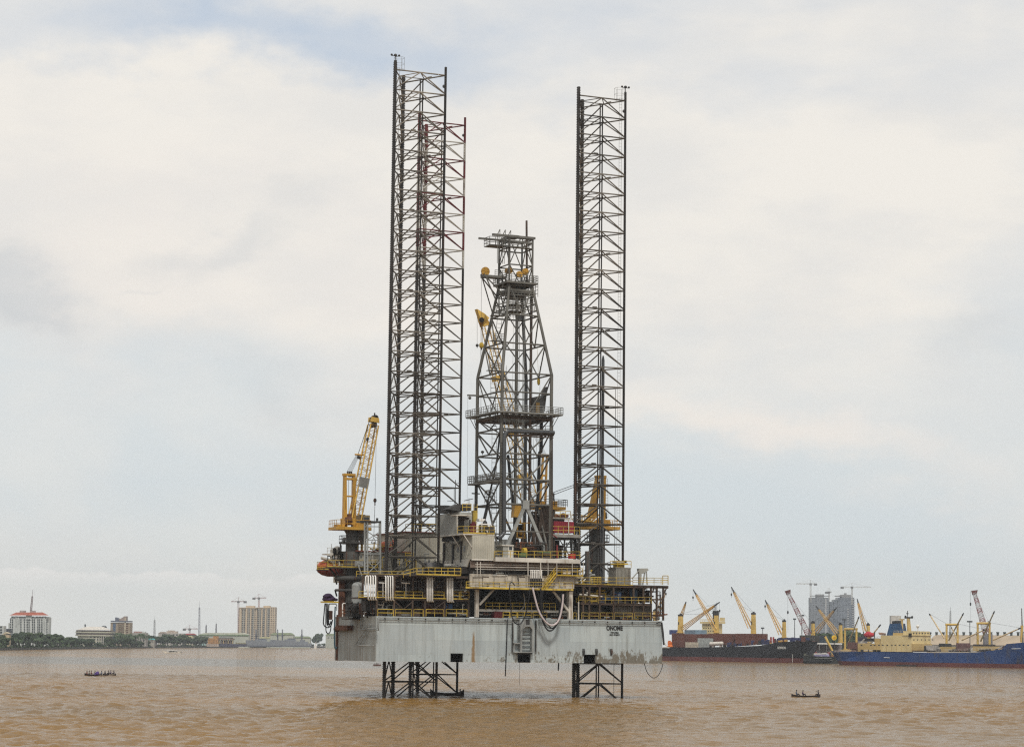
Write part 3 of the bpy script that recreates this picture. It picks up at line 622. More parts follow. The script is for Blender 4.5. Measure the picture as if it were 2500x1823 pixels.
mb = MB(); mb.pb(922, 1473, 936, 1486, -6.2, 0.7); p = S(927.5, 1479.5, -6.25); mb.tube(p, p-VX*0.05, 0.36, n=14, mi=1); obj('air_conditioner', mb, [offwhite, dark_in], dm)
runpipes(dm, 905, 1466, 1144, 1500, -6.5, 1.5, 26, [der_light, grey_d, rust_m, der_brown, offwhite], (0.05, 0.11), 11)
runpipes(dm, 905, 1410, 1144, 1456, -6.8, 1.8, 24, [der_light, grey_d, offwhite, der_brown], (0.03, 0.08), 12)
runpipes(rig, 846, 1470, 916, 1508, -3, 4, 16, [der_light, grey_d, rust_m, rust_m], (0.06, 0.14), 13)
runpipes(acc, 990, 1350, 1084, 1400, 8.0, 2.5, 14, [der_light, grey_d, offwhite, yel], (0.05, 0.12), 14)
runpipes(acc, 874, 1350, 990, 1390, 8.5, 1.2, 12, [der_light, grey_d, yel, offwhite], (0.04, 0.09), 15)
runpipes(bd, 800, 1352, 836, 1384, 12, 3, 10, [offwhite, grey_d, rust_m], (0.05, 0.12), 16)
# ---- grey lattice tower
mb = MB(); vt = -0.6
for x in (890, 897.5, 929): stick(mb, x, 1402, x, 1271, vt, 0.14, n=6)
for x in (893, 926): stick(mb, x, 1402, x, 1271, vt+2.6, 0.12, n=6)
for y in (1400, 1353, 1318, 1285): stick(mb, 890, y, 929, y, vt, 0.08); stick(mb, 893, y, 926, y, vt+2.6, 0.06)
for ya, yb in ((1400, 1358), (1352, 1320), (1317, 1285)): stick(mb, 897, ya, 928, yb+12, vt, 0.08); stick(mb, 928, ya, 897, yb+12, vt, 0.08)
for k in range(16): stick(mb, 890, 1400-k*8, 897.5, 1396-k*8, vt, 0.04, n=4)
mb.pb(888, 1271, 930, 1274.5, vt-0.2, 3.2, 1); mb.pb(920, 1264, 923.5, 1271, vt, 0.4, 1); mb.pb(870, 1369, 889, 1382, vt+1, 0.8); stick(mb, 872, 1372, 893, 1432, vt, 0.11); stick(mb, 868, 1370, 889, 1382, vt+0.5, 0.12)
obj('lattice_tower', mb, [der_light, grey_d], rig)
# ---- drill cabin
VC = -9.6
uc = loc(S(1153, 1330, VC))[0]; ur = loc(S(1207, 1330, VC))[0]
zf = S(1180, 1366, VC).z; zp = S(1180, 1303, VC).z
va_ = -9.6+12.3
mb = MB(); mb.rb(uc, ur, VC, va_, zf, zp-0.25)
for k in range(12): # corrugation ribs on the two lit faces
    u = uc+0.15+(ur-uc-0.3)*k/11; mb.rb(u-0.05, u+0.05, VC-0.06, VC-0.003, zf+0.2, zp-0.3)
for k in range(22): v = VC+0.3+k*0.55; mb.rb(uc-0.06, uc-0.003, v-0.05, v+0.05, zf+0.2, zp-1.8)
cabin = obj('drill_cabin', mb, M('white_corrugated_cladding', (0.47, 0.45, 0.38), 0.5, var=0.2, sc=0.3, rust=0.3, rcol=(0.25, 0.18, 0.1), streak=0.05), rig)
mb = MB(); zs = zf-1.25
mb.ext([L(uc-0.05, VC+0.6, zf+0.1), L(uc-0.05, va_, zf+0.1), L(uc-0.05, va_, zs), L(uc-0.05, VC+1.6, zs)], UX*-0.15)
mb.rb(uc-0.03, ur, VC-0.02, VC+0.3, zf-0.1, zf+0.12); obj('skirt_plate', mb, offwhite, cabin)
mb = MB()
for x, y0, y1, w in ((1084, 1325, 1383, 0.45), (1106, 1325, 1377, 0.5), (1126, 1320, 1372, 0.4)):
    p = SU(x, 1350, uc-0.15); v = loc(p)[1]; za_ = SU(x, y1, uc).z; zb_ = SU(x, y0, uc).z; mb.rb(uc-0.3, uc-0.05, v-w/2, v+w/2, za_, zb_)
for y in (1310, 1318): p = SU(1082, y, uc-0.5); q0 = SU(1116, y-3, uc-0.5); mb.tube(p, q0, 0.32, n=8)
obj('side_post', mb, grey_d, cabin)
mb = MB()
for x, y in ((1119, 1341), (1134.5, 1339)):
    p = SU(x, y, uc); v = loc(p)[1]; mb.rb(uc-0.09, uc-0.004, v-0.32, v+0.32, p.z-0.48, p.z+0.48)
    mb.rb(uc-0.12, uc-0.09, v-0.2, v+0.2, p.z-0.36, p.z+0.36, 1)
obj('window', mb, [der_light, glass], cabin)
mb = MB()
for x in (1105, 1114): p = SU(x, 1325, uc-0.4); mb.ell(p+ZV*0.1, 0.5, 0.85, 0.42, (UX, VX, ZV), n=12)
obj('vent_hood', mb, clad, cabin)
up_ = uc-1.7
mb = MB(); mb.rb(up_, ur, VC-0.05, va_+1, zp-0.22, zp); plat = obj('cabin_platform', mb, offwhite, cabin)
mb = MB(); mb.tube(SU(1131, 1303, up_+0.05), L(uc-0.05, VC+0.1, zp-2.3), 0.1); mb.tube(L(up_+0.1, VC+5, zp-0.2), L(uc-0.05, VC+5, zp-2.3), 0.1); obj('strut', mb, offwhite, cabin)
mb = MB(); zt = S(1140, 1250, VC+2.5).z; ub = loc(S(1121.5, 1275, VC+2.5))[0]; ub2 = loc(S(1152, 1275, VC+2.5))[0]
mb.rb(ub, ub2, VC+2.5, va_+0.5, zp, zt); upc = obj('upper_cabin', mb, clad, cabin)
mb = MB(); mb.pb(1120, 1261, 1133, 1299, VC+2.3, 0.15); mb.pb(1146, 1268, 1149, 1298, VC+2.3, 0.1); mb.pb(1120, 1262, 1146, 1267, VC+1.8, 0.5); obj('doorway', mb, dark_in, upc)
mb = MB(); mb.rb(loc(S(1113, 1258, VC+0.3))[0], loc(S(1152, 1258, VC+0.3))[0], VC+0.3, VC+2.6, S(1130, 1258, VC).z, S(1130, 1256, VC).z); stick(mb, 1116, 1258, 1116, 1302, VC+0.4, 0.07); obj('canopy', mb, offwhite, upc)
mb = MB(); mb.pb(1094, 1237, 1124, 1250, VC+5, 3); mb.ext([S(1094, 1242, VC+3), S(1122, 1248, VC+3), S(1127, 1230, VC+3), S(1120, 1230, VC+3)], VX*2.5); mb.pb(1085, 1233, 1096, 1252, VC+9, 2); mb.pb(1130, 1231, 1150, 1246, VC+4, 2.5)
stick(mb, 1112, 1248, 1112, 1171, VC+5, 0.06); stick(mb, 1109, 1232, 1109, 1190, VC+5, 0.05); stick(mb, 1092, 1222, 1110, 1223, VC+5, 0.05); stick(mb, 1112, 1180, 1122, 1178, VC+5, 0.04)
stick(mb, 1145, 1250, 1145, 1216, VC+4, 0.05); stick(mb, 1133, 1222, 1155, 1217, VC+4, 0.07); obj('roof_equipment', mb, grey_d, upc)
mb = MB(); prail(mb, [(1117, 1302), (1131, 1301), (1207, 1301.5)], VC, h=1.15, r=0.055, step=1.0); mb.pb(1131, 1299, 1207, 1302.5, VC-0.1, 0.06)
prail(mb, [(1129, 1246), (1150, 1246)], VC+3, h=1.15, r=0.06, step=0.8)
mb.pb(1155, 1246, 1166, 1278, VC+5, 0.8); stick(mb, 1157, 1248, 1157, 1230, VC+4.9, 0.07); stick(mb, 1165, 1248, 1165, 1230, VC+4.9, 0.07); stick(mb, 1157, 1238, 1165, 1238, VC+4.9, 0.06); obj('railing', mb, yel_rail, cabin)
mb = MB(); mb.path([S(1164, 1302, VC+0.5), S(1164, 1273, VC+0.5), S(1162, 1272, VC+0.5)], 0.12); mb.path([S(1167, 1301, VC+0.4), S(1167, 1281, VC+0.4), S(1170, 1279, VC+0.4), S(1198, 1280, VC+0.4), S(1200, 1284, VC+0.4)], 0.12); stick(mb, 1176.5, 1302, 1176.5, 1263, VC+0.3, 0.07); mb.path([S(1190, 1301, VC+0.4), S(1190, 1296, VC+0.4), S(1186, 1294, VC+0.4)], 0.1)
mb.pb(1170, 1266, 1185, 1272, VC+3, 1.2); obj('white_pipework', mb, white_p, cabin)
mb = MB(); mb.pb(1168, 1284, 1205, 1301, VC+4, 2); mb.ell(S(1176, 1290, VC+3), 0.6, 0.6, 0.9); mb.ell(S(1184, 1286, VC+3), 0.5, 0.5, 1.2); obj('pump_set', mb, grey_d, cabin)
mb = MB(); p = S(1155.5, 1302, VC+1.6); mb.tube(p, p+ZV*1.7, 0.6, n=14); mb.tube(p+ZV*1.7, p+ZV*2.0, 0.35, n=10); single('red_tank', mb, M('dark_red_tank_paint', (0.14, 0.02, 0.025), 0.5), p, 'dark red drum tank standing behind the yellow rail on the drill cabin platform', 'tank')
# ---- drill floor, substructure, cantilever
VD = -10.2
zt_ = S(1280, 1361, VD).z; zb_ = S(1280, 1371.5, VD).z
mb = MB(); u0d = uc-0.02; u1d = loc(S(1416.5, 1366, VD))[0]
mb.rb(ur-0.01, u1d, VD, 8.0, zb_, zt_); df = obj('drill_floor', mb, offwhite, rig)
mb = MB(); mb.rb(u0d, u1d-0.4, VD+1.2, VD+1.4, S(1280, 1388, VD).z, zb_)
mb.rb(u0d+0.15, u1d-0.4, VD+1.6, 7.5, S(1280, 1402, VD).z, zb_-0.02, 1); mb.rb(u0d-3.0, u0d+0.1, VD+2.5, 4.0, S(1280, 1402, VD).z, S(1280, 1385, VD).z, 1)
for k in range(9): u = u0d+1+k*2.3; mb.rb(u, u+0.12, VD+1.05, VD+1.2, S(1280, 1388, VD).z, zb_, 0)
sub = obj('substructure', mb, [M('brown_substructure_panel', (0.17, 0.13, 0.105), 0.65, var=0.4, rust=0.4), dark_in, offwhite], rig)
mb = MB()
for y0, y1, r in ((1377, 1382, 0.05), (1383, 1387, 0.07), (1389, 1393, 0.05)): stick(mb, 1160, y0, 1412, y1, VD+0.7, r)
for x in (1165, 1173, 1289, 1320, 1338, 1359.5, 1397): stick(mb, x, 1371, x, 1405 if x < 1400 else 1400, VD-0.12, 0.09 if x in (1289, 1320) else 0.06)
for x in (1091, 1099, 1115, 1123, 1131, 1139): stick(mb, x, 1380, x, 1392, VD+5, 0.06)
obj('substructure_pipe', mb, offwhite, sub)
mb = MB(); VB_ = -8.7
mb.pb(1148, 1403, 1402, 1433.5, VB_, 0.5); mb.pb(1210, 1387, 1226, 1403, VB_+0.1, 1.4); mb.pb(1344, 1390, 1352, 1403, VB_+0.1, 0.8); mb.pb(1370, 1376, 1398, 1404, VB_+0.1, 0.9)
for x in (1178, 1206, 1262, 1290, 1330): mb.pb(x, 1406, x+0.8, 1432, VB_-0.08, 0.07, 1)
for x in (1180, 1268): mb.pb(x, 1406.5, x+14, 1408, VB_-0.1, 0.08, 1)
cant = obj('cantilever_beam', mb, [M('cream_cantilever_paint', (0.52, 0.47, 0.39), 0.5, var=0.25, rust=0.35, rcol=(0.2, 0.13, 0.08), streak=0.08), der_brown], rig)
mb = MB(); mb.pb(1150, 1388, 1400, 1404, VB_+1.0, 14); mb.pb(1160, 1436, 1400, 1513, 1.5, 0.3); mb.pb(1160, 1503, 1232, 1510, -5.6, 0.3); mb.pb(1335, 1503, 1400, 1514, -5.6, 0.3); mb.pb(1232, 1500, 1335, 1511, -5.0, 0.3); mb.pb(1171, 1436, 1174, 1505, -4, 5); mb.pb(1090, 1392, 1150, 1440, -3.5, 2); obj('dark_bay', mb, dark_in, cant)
mb = MB()
for x in (1230, 1252, 1300, 1366): mb.pb(x, 1393, x+9, 1403, VB_+0.6, 0.6)
mb.ell(S(1248, 1398, VB_+0.5), 0.9, 0.4, 0.3); obj('skid_equipment', mb, [grey_d], cant)
mb = MB(); mb.pb(1161.5, 1437, 1169.5, 1506, -7.9, 0.6); mb.pb(1389, 1430, 1398.6, 1511, -7.9, 0.6); mb.pb(1384, 1440, 1388.5, 1508, -4, 0.6)
stick(mb, 1170, 1476, 1214, 1428, -7.6, 0.24); stick(mb, 1389, 1493, 1343, 1432, -7.6, 0.24)
mb.pb(1170, 1488, 1388, 1494, -6.2, 0.5); mb.pb(1170, 1497, 1205, 1501, -5.0, 0.3); mb.pb(1344, 1499, 1386, 1503, -5.0, 0.3)
obj('support_leg', mb, offwhite, cant)
mb = MB(); mb.pb(1137, 1435, 1400, 1440, VD+0.4, 1.7); wk = obj('walkway', mb, deck_m, cant)
mb = MB(); mb.pb(1137, 1434, 1400, 1438.5, VD+0.3, 0.08); prail(mb, [(1138, 1434), (1398, 1436)], VD+0.35, h=1.0, r=0.05, step=2.6)
prail(mb, [(1186, 1488), (1268, 1488), (1356, 1489)], -6.3, h=1.2, r=0.06, step=1.2)
obj('railing', mb, yel_rail, cant)
rails(cant, [[(x0, 1507.5), (x1, 1508)] for x0, x1 in ((1228, 1244), (1247, 1262), (1264, 1297), (1301, 1335))], -7.7, yel_rail, h=1.0, r=0.07, step=1.5)
mb = MB(); a = S(1328, 1437, VD+0.6); b = S(1359, 1396, VD+0.6)
for o in (0, 0.9): mb.tube(a+VX*o, b+VX*o, 0.14, n=4)
for k in range(14): p = a.lerp(b, k/13); mb.tube(p, p+VX*0.9, 0.07, n=4)
rail(mb, [a, b], h=1.1, r=0.05, step=1.0); rail(mb, [a+VX*0.9, b+VX*0.9], h=1.1, r=0.05, step=1.0)
prail(mb, [(1359, 1404), (1422, 1404)], VD+0.5, h=1.2, r=0.055, step=1.1); mb.pb(1357, 1402.5, 1424, 1405.5, VD+0.45, 1.5)
stick(mb, 1359, 1405, 1334, 1437, VD+0.55, 0.1); obj('stairway', mb, yel, cant)
mb = MB()
for k in range(5): mb.path([S(1365+k*2, 1432, VB_-0.2), S(1366+k*2, 1411+k*3, VB_-0.2), S(1369+k*2, 1409+k*3, VB_-0.2), S(1402, 1409.5+k*3, VB_-0.2)], 0.05, n=5)
for x in (1375, 1386): mb.pb(x, 1393, x+8, 1401, VD+0.8, 0.6)
obj('small_pipework', mb, offwhite, cant)
mb = MB()
for k in range(7):
    x = 1296+k*4.3; mb.tube(S(x, 1391, VD+0.5), S(x, 1411, VD+0.5), 0.11, n=6); mb.tube(S(x, 1411, VD+0.5), S(x, 1433, VD+0.5), 0.1, n=6, mi=1)
mb.tube(S(1294, 1391, VD+0.5), S(1324, 1391.5, VD+0.5), 0.08); mb.tube(S(1294, 1397, VD+0.5), S(1324, 1397.5, VD+0.5), 0.06); obj('hose_manifold', mb, [white_p, blackr], cant)
mb = MB(); mb.pb(1207, 1492, 1227, 1508, -6.9, 1.5); single('red_box', mb, M('dark_oxide_red', (0.09, 0.012, 0.014), 0.6), S(1217, 1508, -6.9), 'dark red steel box on the main deck beside the left white cantilever leg', 'box')
# drill floor rails and gear
mb = MB(); prail(mb, [(1207, 1361), (1382, 1362.5), (1416, 1362.5)], VD+0.1, h=1.15, r=0.052, step=1.5); obj('railing', mb, yel_rail, df)
mb = MB(); mb.pb(1228, 1332, 1254, 1360, VD+1.5, 2.5); mb.pb(1226, 1329.5, 1255, 1332, VD+1.3, 2.9, 1); mb.pb(1243, 1334, 1250.5, 1342, VD+1.44, 0.08, 2); mb.pb(1241, 1333, 1252.5, 1360, VD+1.46, 0.05, 1)
obj('drillers_cabin', mb, [clad, offwhite, glass], df)
for r_ in ((1214, 1320, 1230, 1362, VD+7, 2), (1236, 1316, 1254, 1362, VD+8, 2)): mb = MB(); mb.pb(*r_); obj('deck_locker', mb, M('pale_grey_hood', (0.4, 0.4, 0.38), 0.5), df)
mb = MB()
for k in range(34):
    x = 1252+random.random()*98; w = 3+random.random()*9; h = 8+random.random()*26
    mb.pb(x, 1362-h, x+w, 1362, VD+2.2+random.random()*11, 0.8, 0 if random.random() < 0.75 else 1)
for k in range(10): x = 1262+random.random()*85; stick(mb, x, 1361, x+random.uniform(-3, 3), 1322-random.random()*30, VD+3+random.random()*9, 0.14, mi=1)
mb.tube(S(1276, 1345, VD+1.6), S(1284, 1345, VD+1.6), 0.6, n=14, mi=2); mb.pb(1271, 1349, 1288, 1358, VD+1, 1, 3); mb.pb(1316, 1346, 1347, 1348.5, VD+1, 1.0, 3)
obj('drawworks', mb, [dark_in, der_brown, yel, greenp], df)
runpipes(cant, 1172, 1440, 1388, 1488, -4.5, 4, 18, [grey_d, der_brown, dark_in], (0.06, 0.18), 17)
runpipes(cant, 1172, 1494, 1388, 1509, -7.0, 1.5, 14, [rust_m, der_brown, der_light, grey_d], (0.05, 0.12), 18)
runpipes(cant, 1155, 1390, 1400, 1403, VB_-0.1, 1, 12, [grey_d, der_light, der_brown], (0.05, 0.12), 19)
runpipes(cant, 1155, 1404, 1360, 1433, VB_-0.25, 0.15, 8, [offwhite, der_brown, grey_d], (0.03, 0.05), 20)
runpipes(df, 1258, 1325, 1345, 1361, VD+1.2, 4, 22, [dark_in, grey_d, der_brown, rust_m], (0.06, 0.2), 21)
runpipes(sub, 1085, 1378, 1160, 1402, -6, 3, 10, [der_light, grey_d, offwhite], (0.05, 0.1), 22)
runpipes(df, 1210, 1345, 1258, 1361, VD+0.8, 2, 8, [yel, grey_d, der_brown], (0.05, 0.1), 23)
# ---- derrick
vN = -6.5
uN = loc(S(1221, 1362, vN))[0]; uR = loc(S(1342.5, 1362, vN))[0]
vL = loc(SU(1160.5, 1362, uN))[1]
ucn, vcn = (uN+uR)/2, (vN+vL)/2
zB = S(1281, 1362, vN).z
def zN(y): return S(1222, y, vN).z
zK = zN(907); HT = 2.25
zT = S(1258, 696, vcn-HT).z; zTop = S(1254, 577, vcn-HT).z
def corners(z):
    if z <= zK: a, b, c, d = uN, uR, vN, vL
    else:
        t = min(1, (z-zK)/(zT-zK)); a = uN+(ucn-HT-uN)*t; b = uR+(ucn+HT-uR)*t; c = vN+(vcn-HT-vN)*t; d = vL+(vcn+HT-vL)*t
    return [L(a, c, z), L(b, c, z), L(b, d, z), L(a, d, z)]
derrick = None
mbs = []
for j in range(4):
    mb = MB(); c0 = corners(zB)[j]; ck = corners(zK)[j]; c1 = corners(zT)[j]; c2 = corners(zTop)[j]; r = 0.29 if j != 2 else 0.33
    mb.tube(c0, ck, r, n=8); mb.tube(ck, c1, r, r*0.85, n=8); mb.tube(c1, c2, 0.17, n=6); mbs.append(mb)
derrick = obj('derrick', mbs[0], der_steel, rig)
for j in (1, 2, 3): obj('corner_leg', mbs[j], [der_steel, der_steel, pipe_dark, der_steel][j], derrick)
zr = [zT, S(1250, 768, -4).z, S(1240, 837, -5).z, zK, zN(954), zN(1012), zN(1045), zN(1105), zN(1168), zN(1229), zB]
mb = MB()
for i, z in enumerate(zr[:-1]):
    C = corners(z); C2 = corners(zr[i+1])
    for j in range(4):
        j2 = (j+1) % 4; mb.tube(C[j], C[j2], 0.15 if i < 8 else 0.2, n=6)
        if i == 4 or i == 5 and j < 0: continue
        tgt = C2; top_ = C
        if i == 9: # wide inverted V at the foot
            m_ = (C[j]+C[j2])/2
            if j == 0: continue
            mb.tube(m_, C2[j], 0.2, n=6); mb.tube(m_, C2[j2], 0.2, n=6)
        else:
            m_ = (C2[j]+C2[j2])/2; rr = 0.12 if i < 6 else 0.145
            if i == 3: # two-bay V through the intermediate ring
                C2 = corners(zr[5]); m_ = (C2[j]+C2[j2])/2
            mb.tube(C[j], m_, rr, n=6); mb.tube(C[j2], m_, rr, n=6)
obj('brace', mb, der_steel, derrick)
mb = MB(); C = corners(zr[9]); C2 = corners(zB); m_ = (C[0]+C[1])/2-VX*0.1
for k in (0, 1):
    a = m_; b = C2[k]-VX*0.1+UX*(0.3 if k == 0 else -0.3); d = (b-a).normalized(); w = d.cross(VX).normalized()*0.27
    mb.ext([a-w, a+w, b+w, b-w], VX*0.4)
u, v, z = loc(m_); mb.rb(u-0.62, u+0.62, v-0.1, v+0.45, z-0.8, z+0.75)
obj('brace', mb, der_light, derrick, label='pale wide V brace at the derrick foot')
mb = MB()
z = S(1281, 1297, vN).z; mb.tube(L(uN, vN, z), L(uR, vN, z), 0.13); mb.tube(L(uN, vL, z), L(uR, vL, z), 0.13)
# crown tower bracing and frames
zc = [zT, zT+(zTop-zT)*0.42, zTop]
for i in (0, 1):
    C = corners(zc[i]+0.01); C2 = corners(zc[i+1])
    for j in range(4):
        j2 = (j+1) % 4; mb.tube(C2[j], C2[j2], 0.13, n=5); m_ = (C[j]+C[j2])/2 if i == 0 else (C2[j]+C2[j2])/2
        if i == 0: mb.tube(C2[j], m_, 0.1, n=5); mb.tube(C2[j2], m_, 0.1, n=5)
        else: mb.tube(m_, C[j], 0.1, n=5); mb.tube(m_, C[j2], 0.1, n=5)
z6 = S(1254, 604, vcn-HT).z
for zz in (z6, z6+1.0, zTop-0.3):
    C = corners(zz)
    for j in range(4): mb.tube(C[j], C[(j+1) % 4], 0.14, n=5)
a = ucn-HT-3.4
mb.rb(a, ucn+HT+0.4, vcn-HT-0.3, vcn-HT+0.1, zTop-0.25, zTop+0.15); mb.rb(a-0.6, ucn+HT, vcn+HT-0.1, vcn+HT+0.2, zTop-0.2, zTop+0.15)
zz = S(1210, 601, vcn).z; mb.rb(a, ucn-HT, vcn-1.2, vcn+1.2, zz-0.15, zz); rail(mb, [L(ucn-HT, vcn-1.2, zz), L(a, vcn-1.2, zz), L(a, vcn+1.2, zz), L(ucn-HT, vcn+1.2, zz)], h=1.45, r=0.05, step=1.0, mids=2)
mb.rb(ucn-HT-0.4, ucn+HT-0.5, vcn-HT-0.7, vcn-HT+0.3, z6-0.1, z6); rail(mb, [L(ucn-HT-0.4, vcn-HT-0.7, z6), L(ucn+HT-0.5, vcn-HT-0.7, z6)], h=1.1, r=0.045, step=0.8, mids=2)
for k in range(3):
    p = L(a+1.0+k*1.05, vcn-HT-0.1, zTop+0.1); mb.tube(p, p+UX*0.45+ZV*0.9, 0.08); mb.tube(p+UX*0.45+ZV*0.9, p+UX*0.45, 0.06); mb.tube(p, p-ZV*5.2, 0.06, n=5); mb.tube(p+UX*0.3, p+UX*0.3-ZV*5.2, 0.05, n=5)
mb.rb(ucn-1.3, ucn+0.2, vcn-1.0, vcn+1.0, zTop, zTop+0.5)
obj('crown_frame', mb, der_steel, derrick)
mb = MB(); mb.tube(S(1286.5, 700, vcn), S(1285.5, 539, vcn), 0.2, n=8); mb.tube(S(1285.5, 541, vcn), S(1286.5, 538, vcn), 0.2, 0.05, n=8); obj('vent_pole', mb, der_brown, derrick)
# crown platform and sheaves
mb = MB(); hp = 3.0; zc_ = zT+0.6
mb.rb(ucn-hp, ucn+hp, vcn-hp, vcn+hp, zc_-0.35, zc_); mb.rb(ucn-HT-0.2, ucn+HT+0.2, vcn-HT-0.2, vcn+HT+0.2, zT-1.3, zT-0.7)
rail(mb, [L(ucn-hp, vcn+hp, zc_), L(ucn-hp, vcn-hp, zc_), L(ucn+hp, vcn-hp, zc_), L(ucn+hp, vcn+hp, zc_), L(ucn-hp, vcn+hp, zc_)], h=1.2, r=0.05, step=0.9, mids=2)
rail(mb, [L(ucn+hp, vcn-hp, zc_-2.5), L(ucn+hp, vcn+hp, zc_-2.5)], h=2.5, r=0.05, step=1.0, mids=3)
za_ = S(1205, 676, vcn).z; ua = loc(S(1178, 676, vcn))[0]
mb.rb(ua, ucn-HT, vcn-0.9, vcn+0.9, za_-0.25, za_+0.15); rail(mb, [L(ucn-HT, vcn-0.9, za_), L(ua+2.0, vcn-0.9, za_)], h=1.1, r=0.045, step=0.8, mids=2)
rail(mb, [L(ua, vcn-0.8, za_+0.1), L(ua, vcn+0.8, za_+0.1)], h=0.3, r=0.06, step=0.6)
for zz in (za_-3, S(1212, 760, vcn).z):
    C = corners(zz); mb.tube(L(ua+0.3, vcn-0.8, za_-0.2), C[0].lerp(C[3], 0.45), 0.12)
    mb.tube(L(ua+0.3, vcn+0.8, za_-0.2), C[3], 0.12)
for zz in (zT-1.8, zT-3.2, zT-4.4):
    C = corners(zz)
    for j in range(4): mb.tube(C[j], C[(j+1) % 4], 0.1, n=5)
    rail(mb, [C[0], C[1]], h=0.8, r=0.045, step=0.6)
    mb.rb(ucn-1.5, ucn+1.5, vcn-1.5, vcn+1.5, zz-0.1, zz)
for k in range(9): u = ucn-HT-0.2+k*0.28; mb.tube(L(u, vcn-0.4, zT-0.7), L(u, vcn-0.4, zT-5.5), 0.05, n=4)
obj('crown_platform', mb, der_steel, derrick)
def wheel(c, r, w=0.35):
    mb = MB(); mb.tube(c-VX*w/2, c+VX*w/2, r, n=20); mb.tube(c-VX*(w/2+0.1), c+VX*(w/2+0.1), r*0.25, n=10)
    for k in range(6): e = UX*math.cos(k)+ZV*math.sin(k); mb.tube(c-VX*(w/2+0.02)+e*r*0.2, c-VX*(w/2+0.02)+e*r*0.95, 0.05, n=4)
    return mb
for x, y, r, vv in ((1185, 662.5, 0.78, vcn-0.3), (1245, 660, 0.55, vcn-1.2), (1239, 662, 0.5, vcn), (1268, 670, 0.6, vcn-2.0), (1283, 664, 0.62, vcn-1.0)):
    obj('sheave', wheel(S(x, y, vv), r), cr_yel, derrick)
mb = MB(); stick(mb, 1175.3, 668, 1174, 1020, vcn-0.8, 0.03, n=4); obj('sheave_line', mb, leg_dark, derrick)
# monkey board platform all the way round
mb = MB(); zp_ = zN(1006); e = 1.55
for a, b, c, d in ((uN-e, uR+e, vN-e, vN-0.35), (uN-e, uR+e, vL+0.35, vL+e), (uN-e, uN-0.35, vN-0.35, vL+0.35), (uR+0.35, uR+e, vN-0.35, vL+0.35)): mb.rb(a, b, c, d, zp_-0.18, zp_)
for k in range(8):
    u = uN+0.6+k*1.2; mb.rb(u, u+0.08, vN-e, vL+e, zp_-0.45, zp_-0.19)
C = corners(zN(1017))
for j in range(4): mb.tube(C[j], C[(j+1) % 4], 0.24, n=6, mi=1)
for j, (su, sv) in enumerate(((-1, -1), (1, -1), (1, 1), (-1, 1))): mb.tube(corners(zN(1042))[j], corners(zp_-0.2)[j]+UX*su*e*0.9, 0.06); mb.tube(corners(zN(1042))[j], corners(zp_-0.2)[j]+VX*sv*e*0.9, 0.06)
mbd = obj('monkey_board', mb, [der_steel, der_brown], derrick)
mb = MB(); rail(mb, [L(uN-e, vN-e, zp_), L(uR+e, vN-e, zp_), L(uR+e, vL+e, zp_), L(uN-e, vL+e, zp_), L(uN-e, vN-e, zp_)], h=1.25, r=0.05, step=1.0, mids=2, kick=0.15); obj('railing', mb, der_light, mbd)
mb = MB(); mb.rb(uR-1.9, uR-0.2, vN+3, vN+5, zp_, zp_+3.3); mb.ext([S(1318, 1004, vN+3), S(1322, 982, vN+3), S(1334, 944, vN+3), S(1337, 944, vN+3), S(1330, 1004, vN+3)], VX*1.2); mb.rb(uR-1.6, uR-0.9, vN+2.9, vN+2.98, zp_+0.6, zp_+2.4, 1); obj('fingerboard_hut', mb, [grey_d, M('dull_ochre_paint', (0.2, 0.12, 0.03), 0.6)], derrick)
mb = MB(); zz = zN(1172); mb.rb(uN-1.4, uN-0.1, vN, vL+0.6, zz-0.3, zz); rail(mb, [L(uN+2, vN-0.4, zz), L(uN-1.4, vN-0.2, zz), L(uN-1.4, vL+0.6, zz), L(uN, vL+0.6, zz)], h=1.25, r=0.05, step=0.8, mids=2)
rail(mb, [L(uN-0.2, vL+0.5, zz), L(uN-0.2, vN, zz)], h=1.25, r=0.05, step=0.5, mids=3)
zz = zN(1225); rail(mb, [L(uN-0.8, vN+5, zz), L(uN-0.8, vN+0.8, zz)], h=2.2, r=0.06, step=0.8, mids=3); obj('work_platform', mb, der_steel, derrick)
mb = MB(); stick(mb, 1141, 964.5, 1170, 965.5, vL, 0.16); mb.ell(S(1147, 971, vL), 0.28, 0.28, 0.3); stick(mb, 1152, 1204, 1171, 1205, vL, 0.12); stick(mb, 1182, 1199, 1200, 1200, vN+3, 0.12); mb.ell(S(1178, 1103, vL), 0.3, 0.3, 0.25); stick(mb, 1178, 1104, 1178, 1110, vL, 0.06); stick(mb, 1142, 966, 1140.5, 1230, vL, 0.018, n=4); obj('davit_arm', mb, der_steel, derrick)
# ladders, guide rails, drill lines, pipes
mb = MB()
for x0, y0, x1, y1, vv in ((1206, 1345, 1207, 1040, vN+2), (1204, 1040, 1204, 905, vN+2), (1206, 900, 1222, 760, vN+2.5), (1218, 760, 1235, 690, vN+3)):
    a = S(x0, y0, vv); b = S(x1, y1, vv); ladder(mb, a, b, UX, w=0.9, r=0.04, step=0.7)
    for k in range(int((b-a).length/2.2)):
        p = a.lerp(b, k*2.2/(b-a).length); mb.path([p+UX*(0.5*math.cos(w))-VX*(0.8*math.sin(w)) for w in [math.pi*i/6 for i in range(7)]], 0.03, n=4)
for y, w in ((930-26, 14), (832, 12), (770, 10)):
    p = S(1203 if y > 880 else 1212, y, vN+2); rail(mb, [p-UX*0.9-VX*0.6, p+UX*1.3-VX*0.6], h=1.2, r=0.05, step=0.6, mids=2); u, v, z = loc(p); mb.rb(u-1, u+1.4, v-0.6, v+0.6, z-0.1, z)
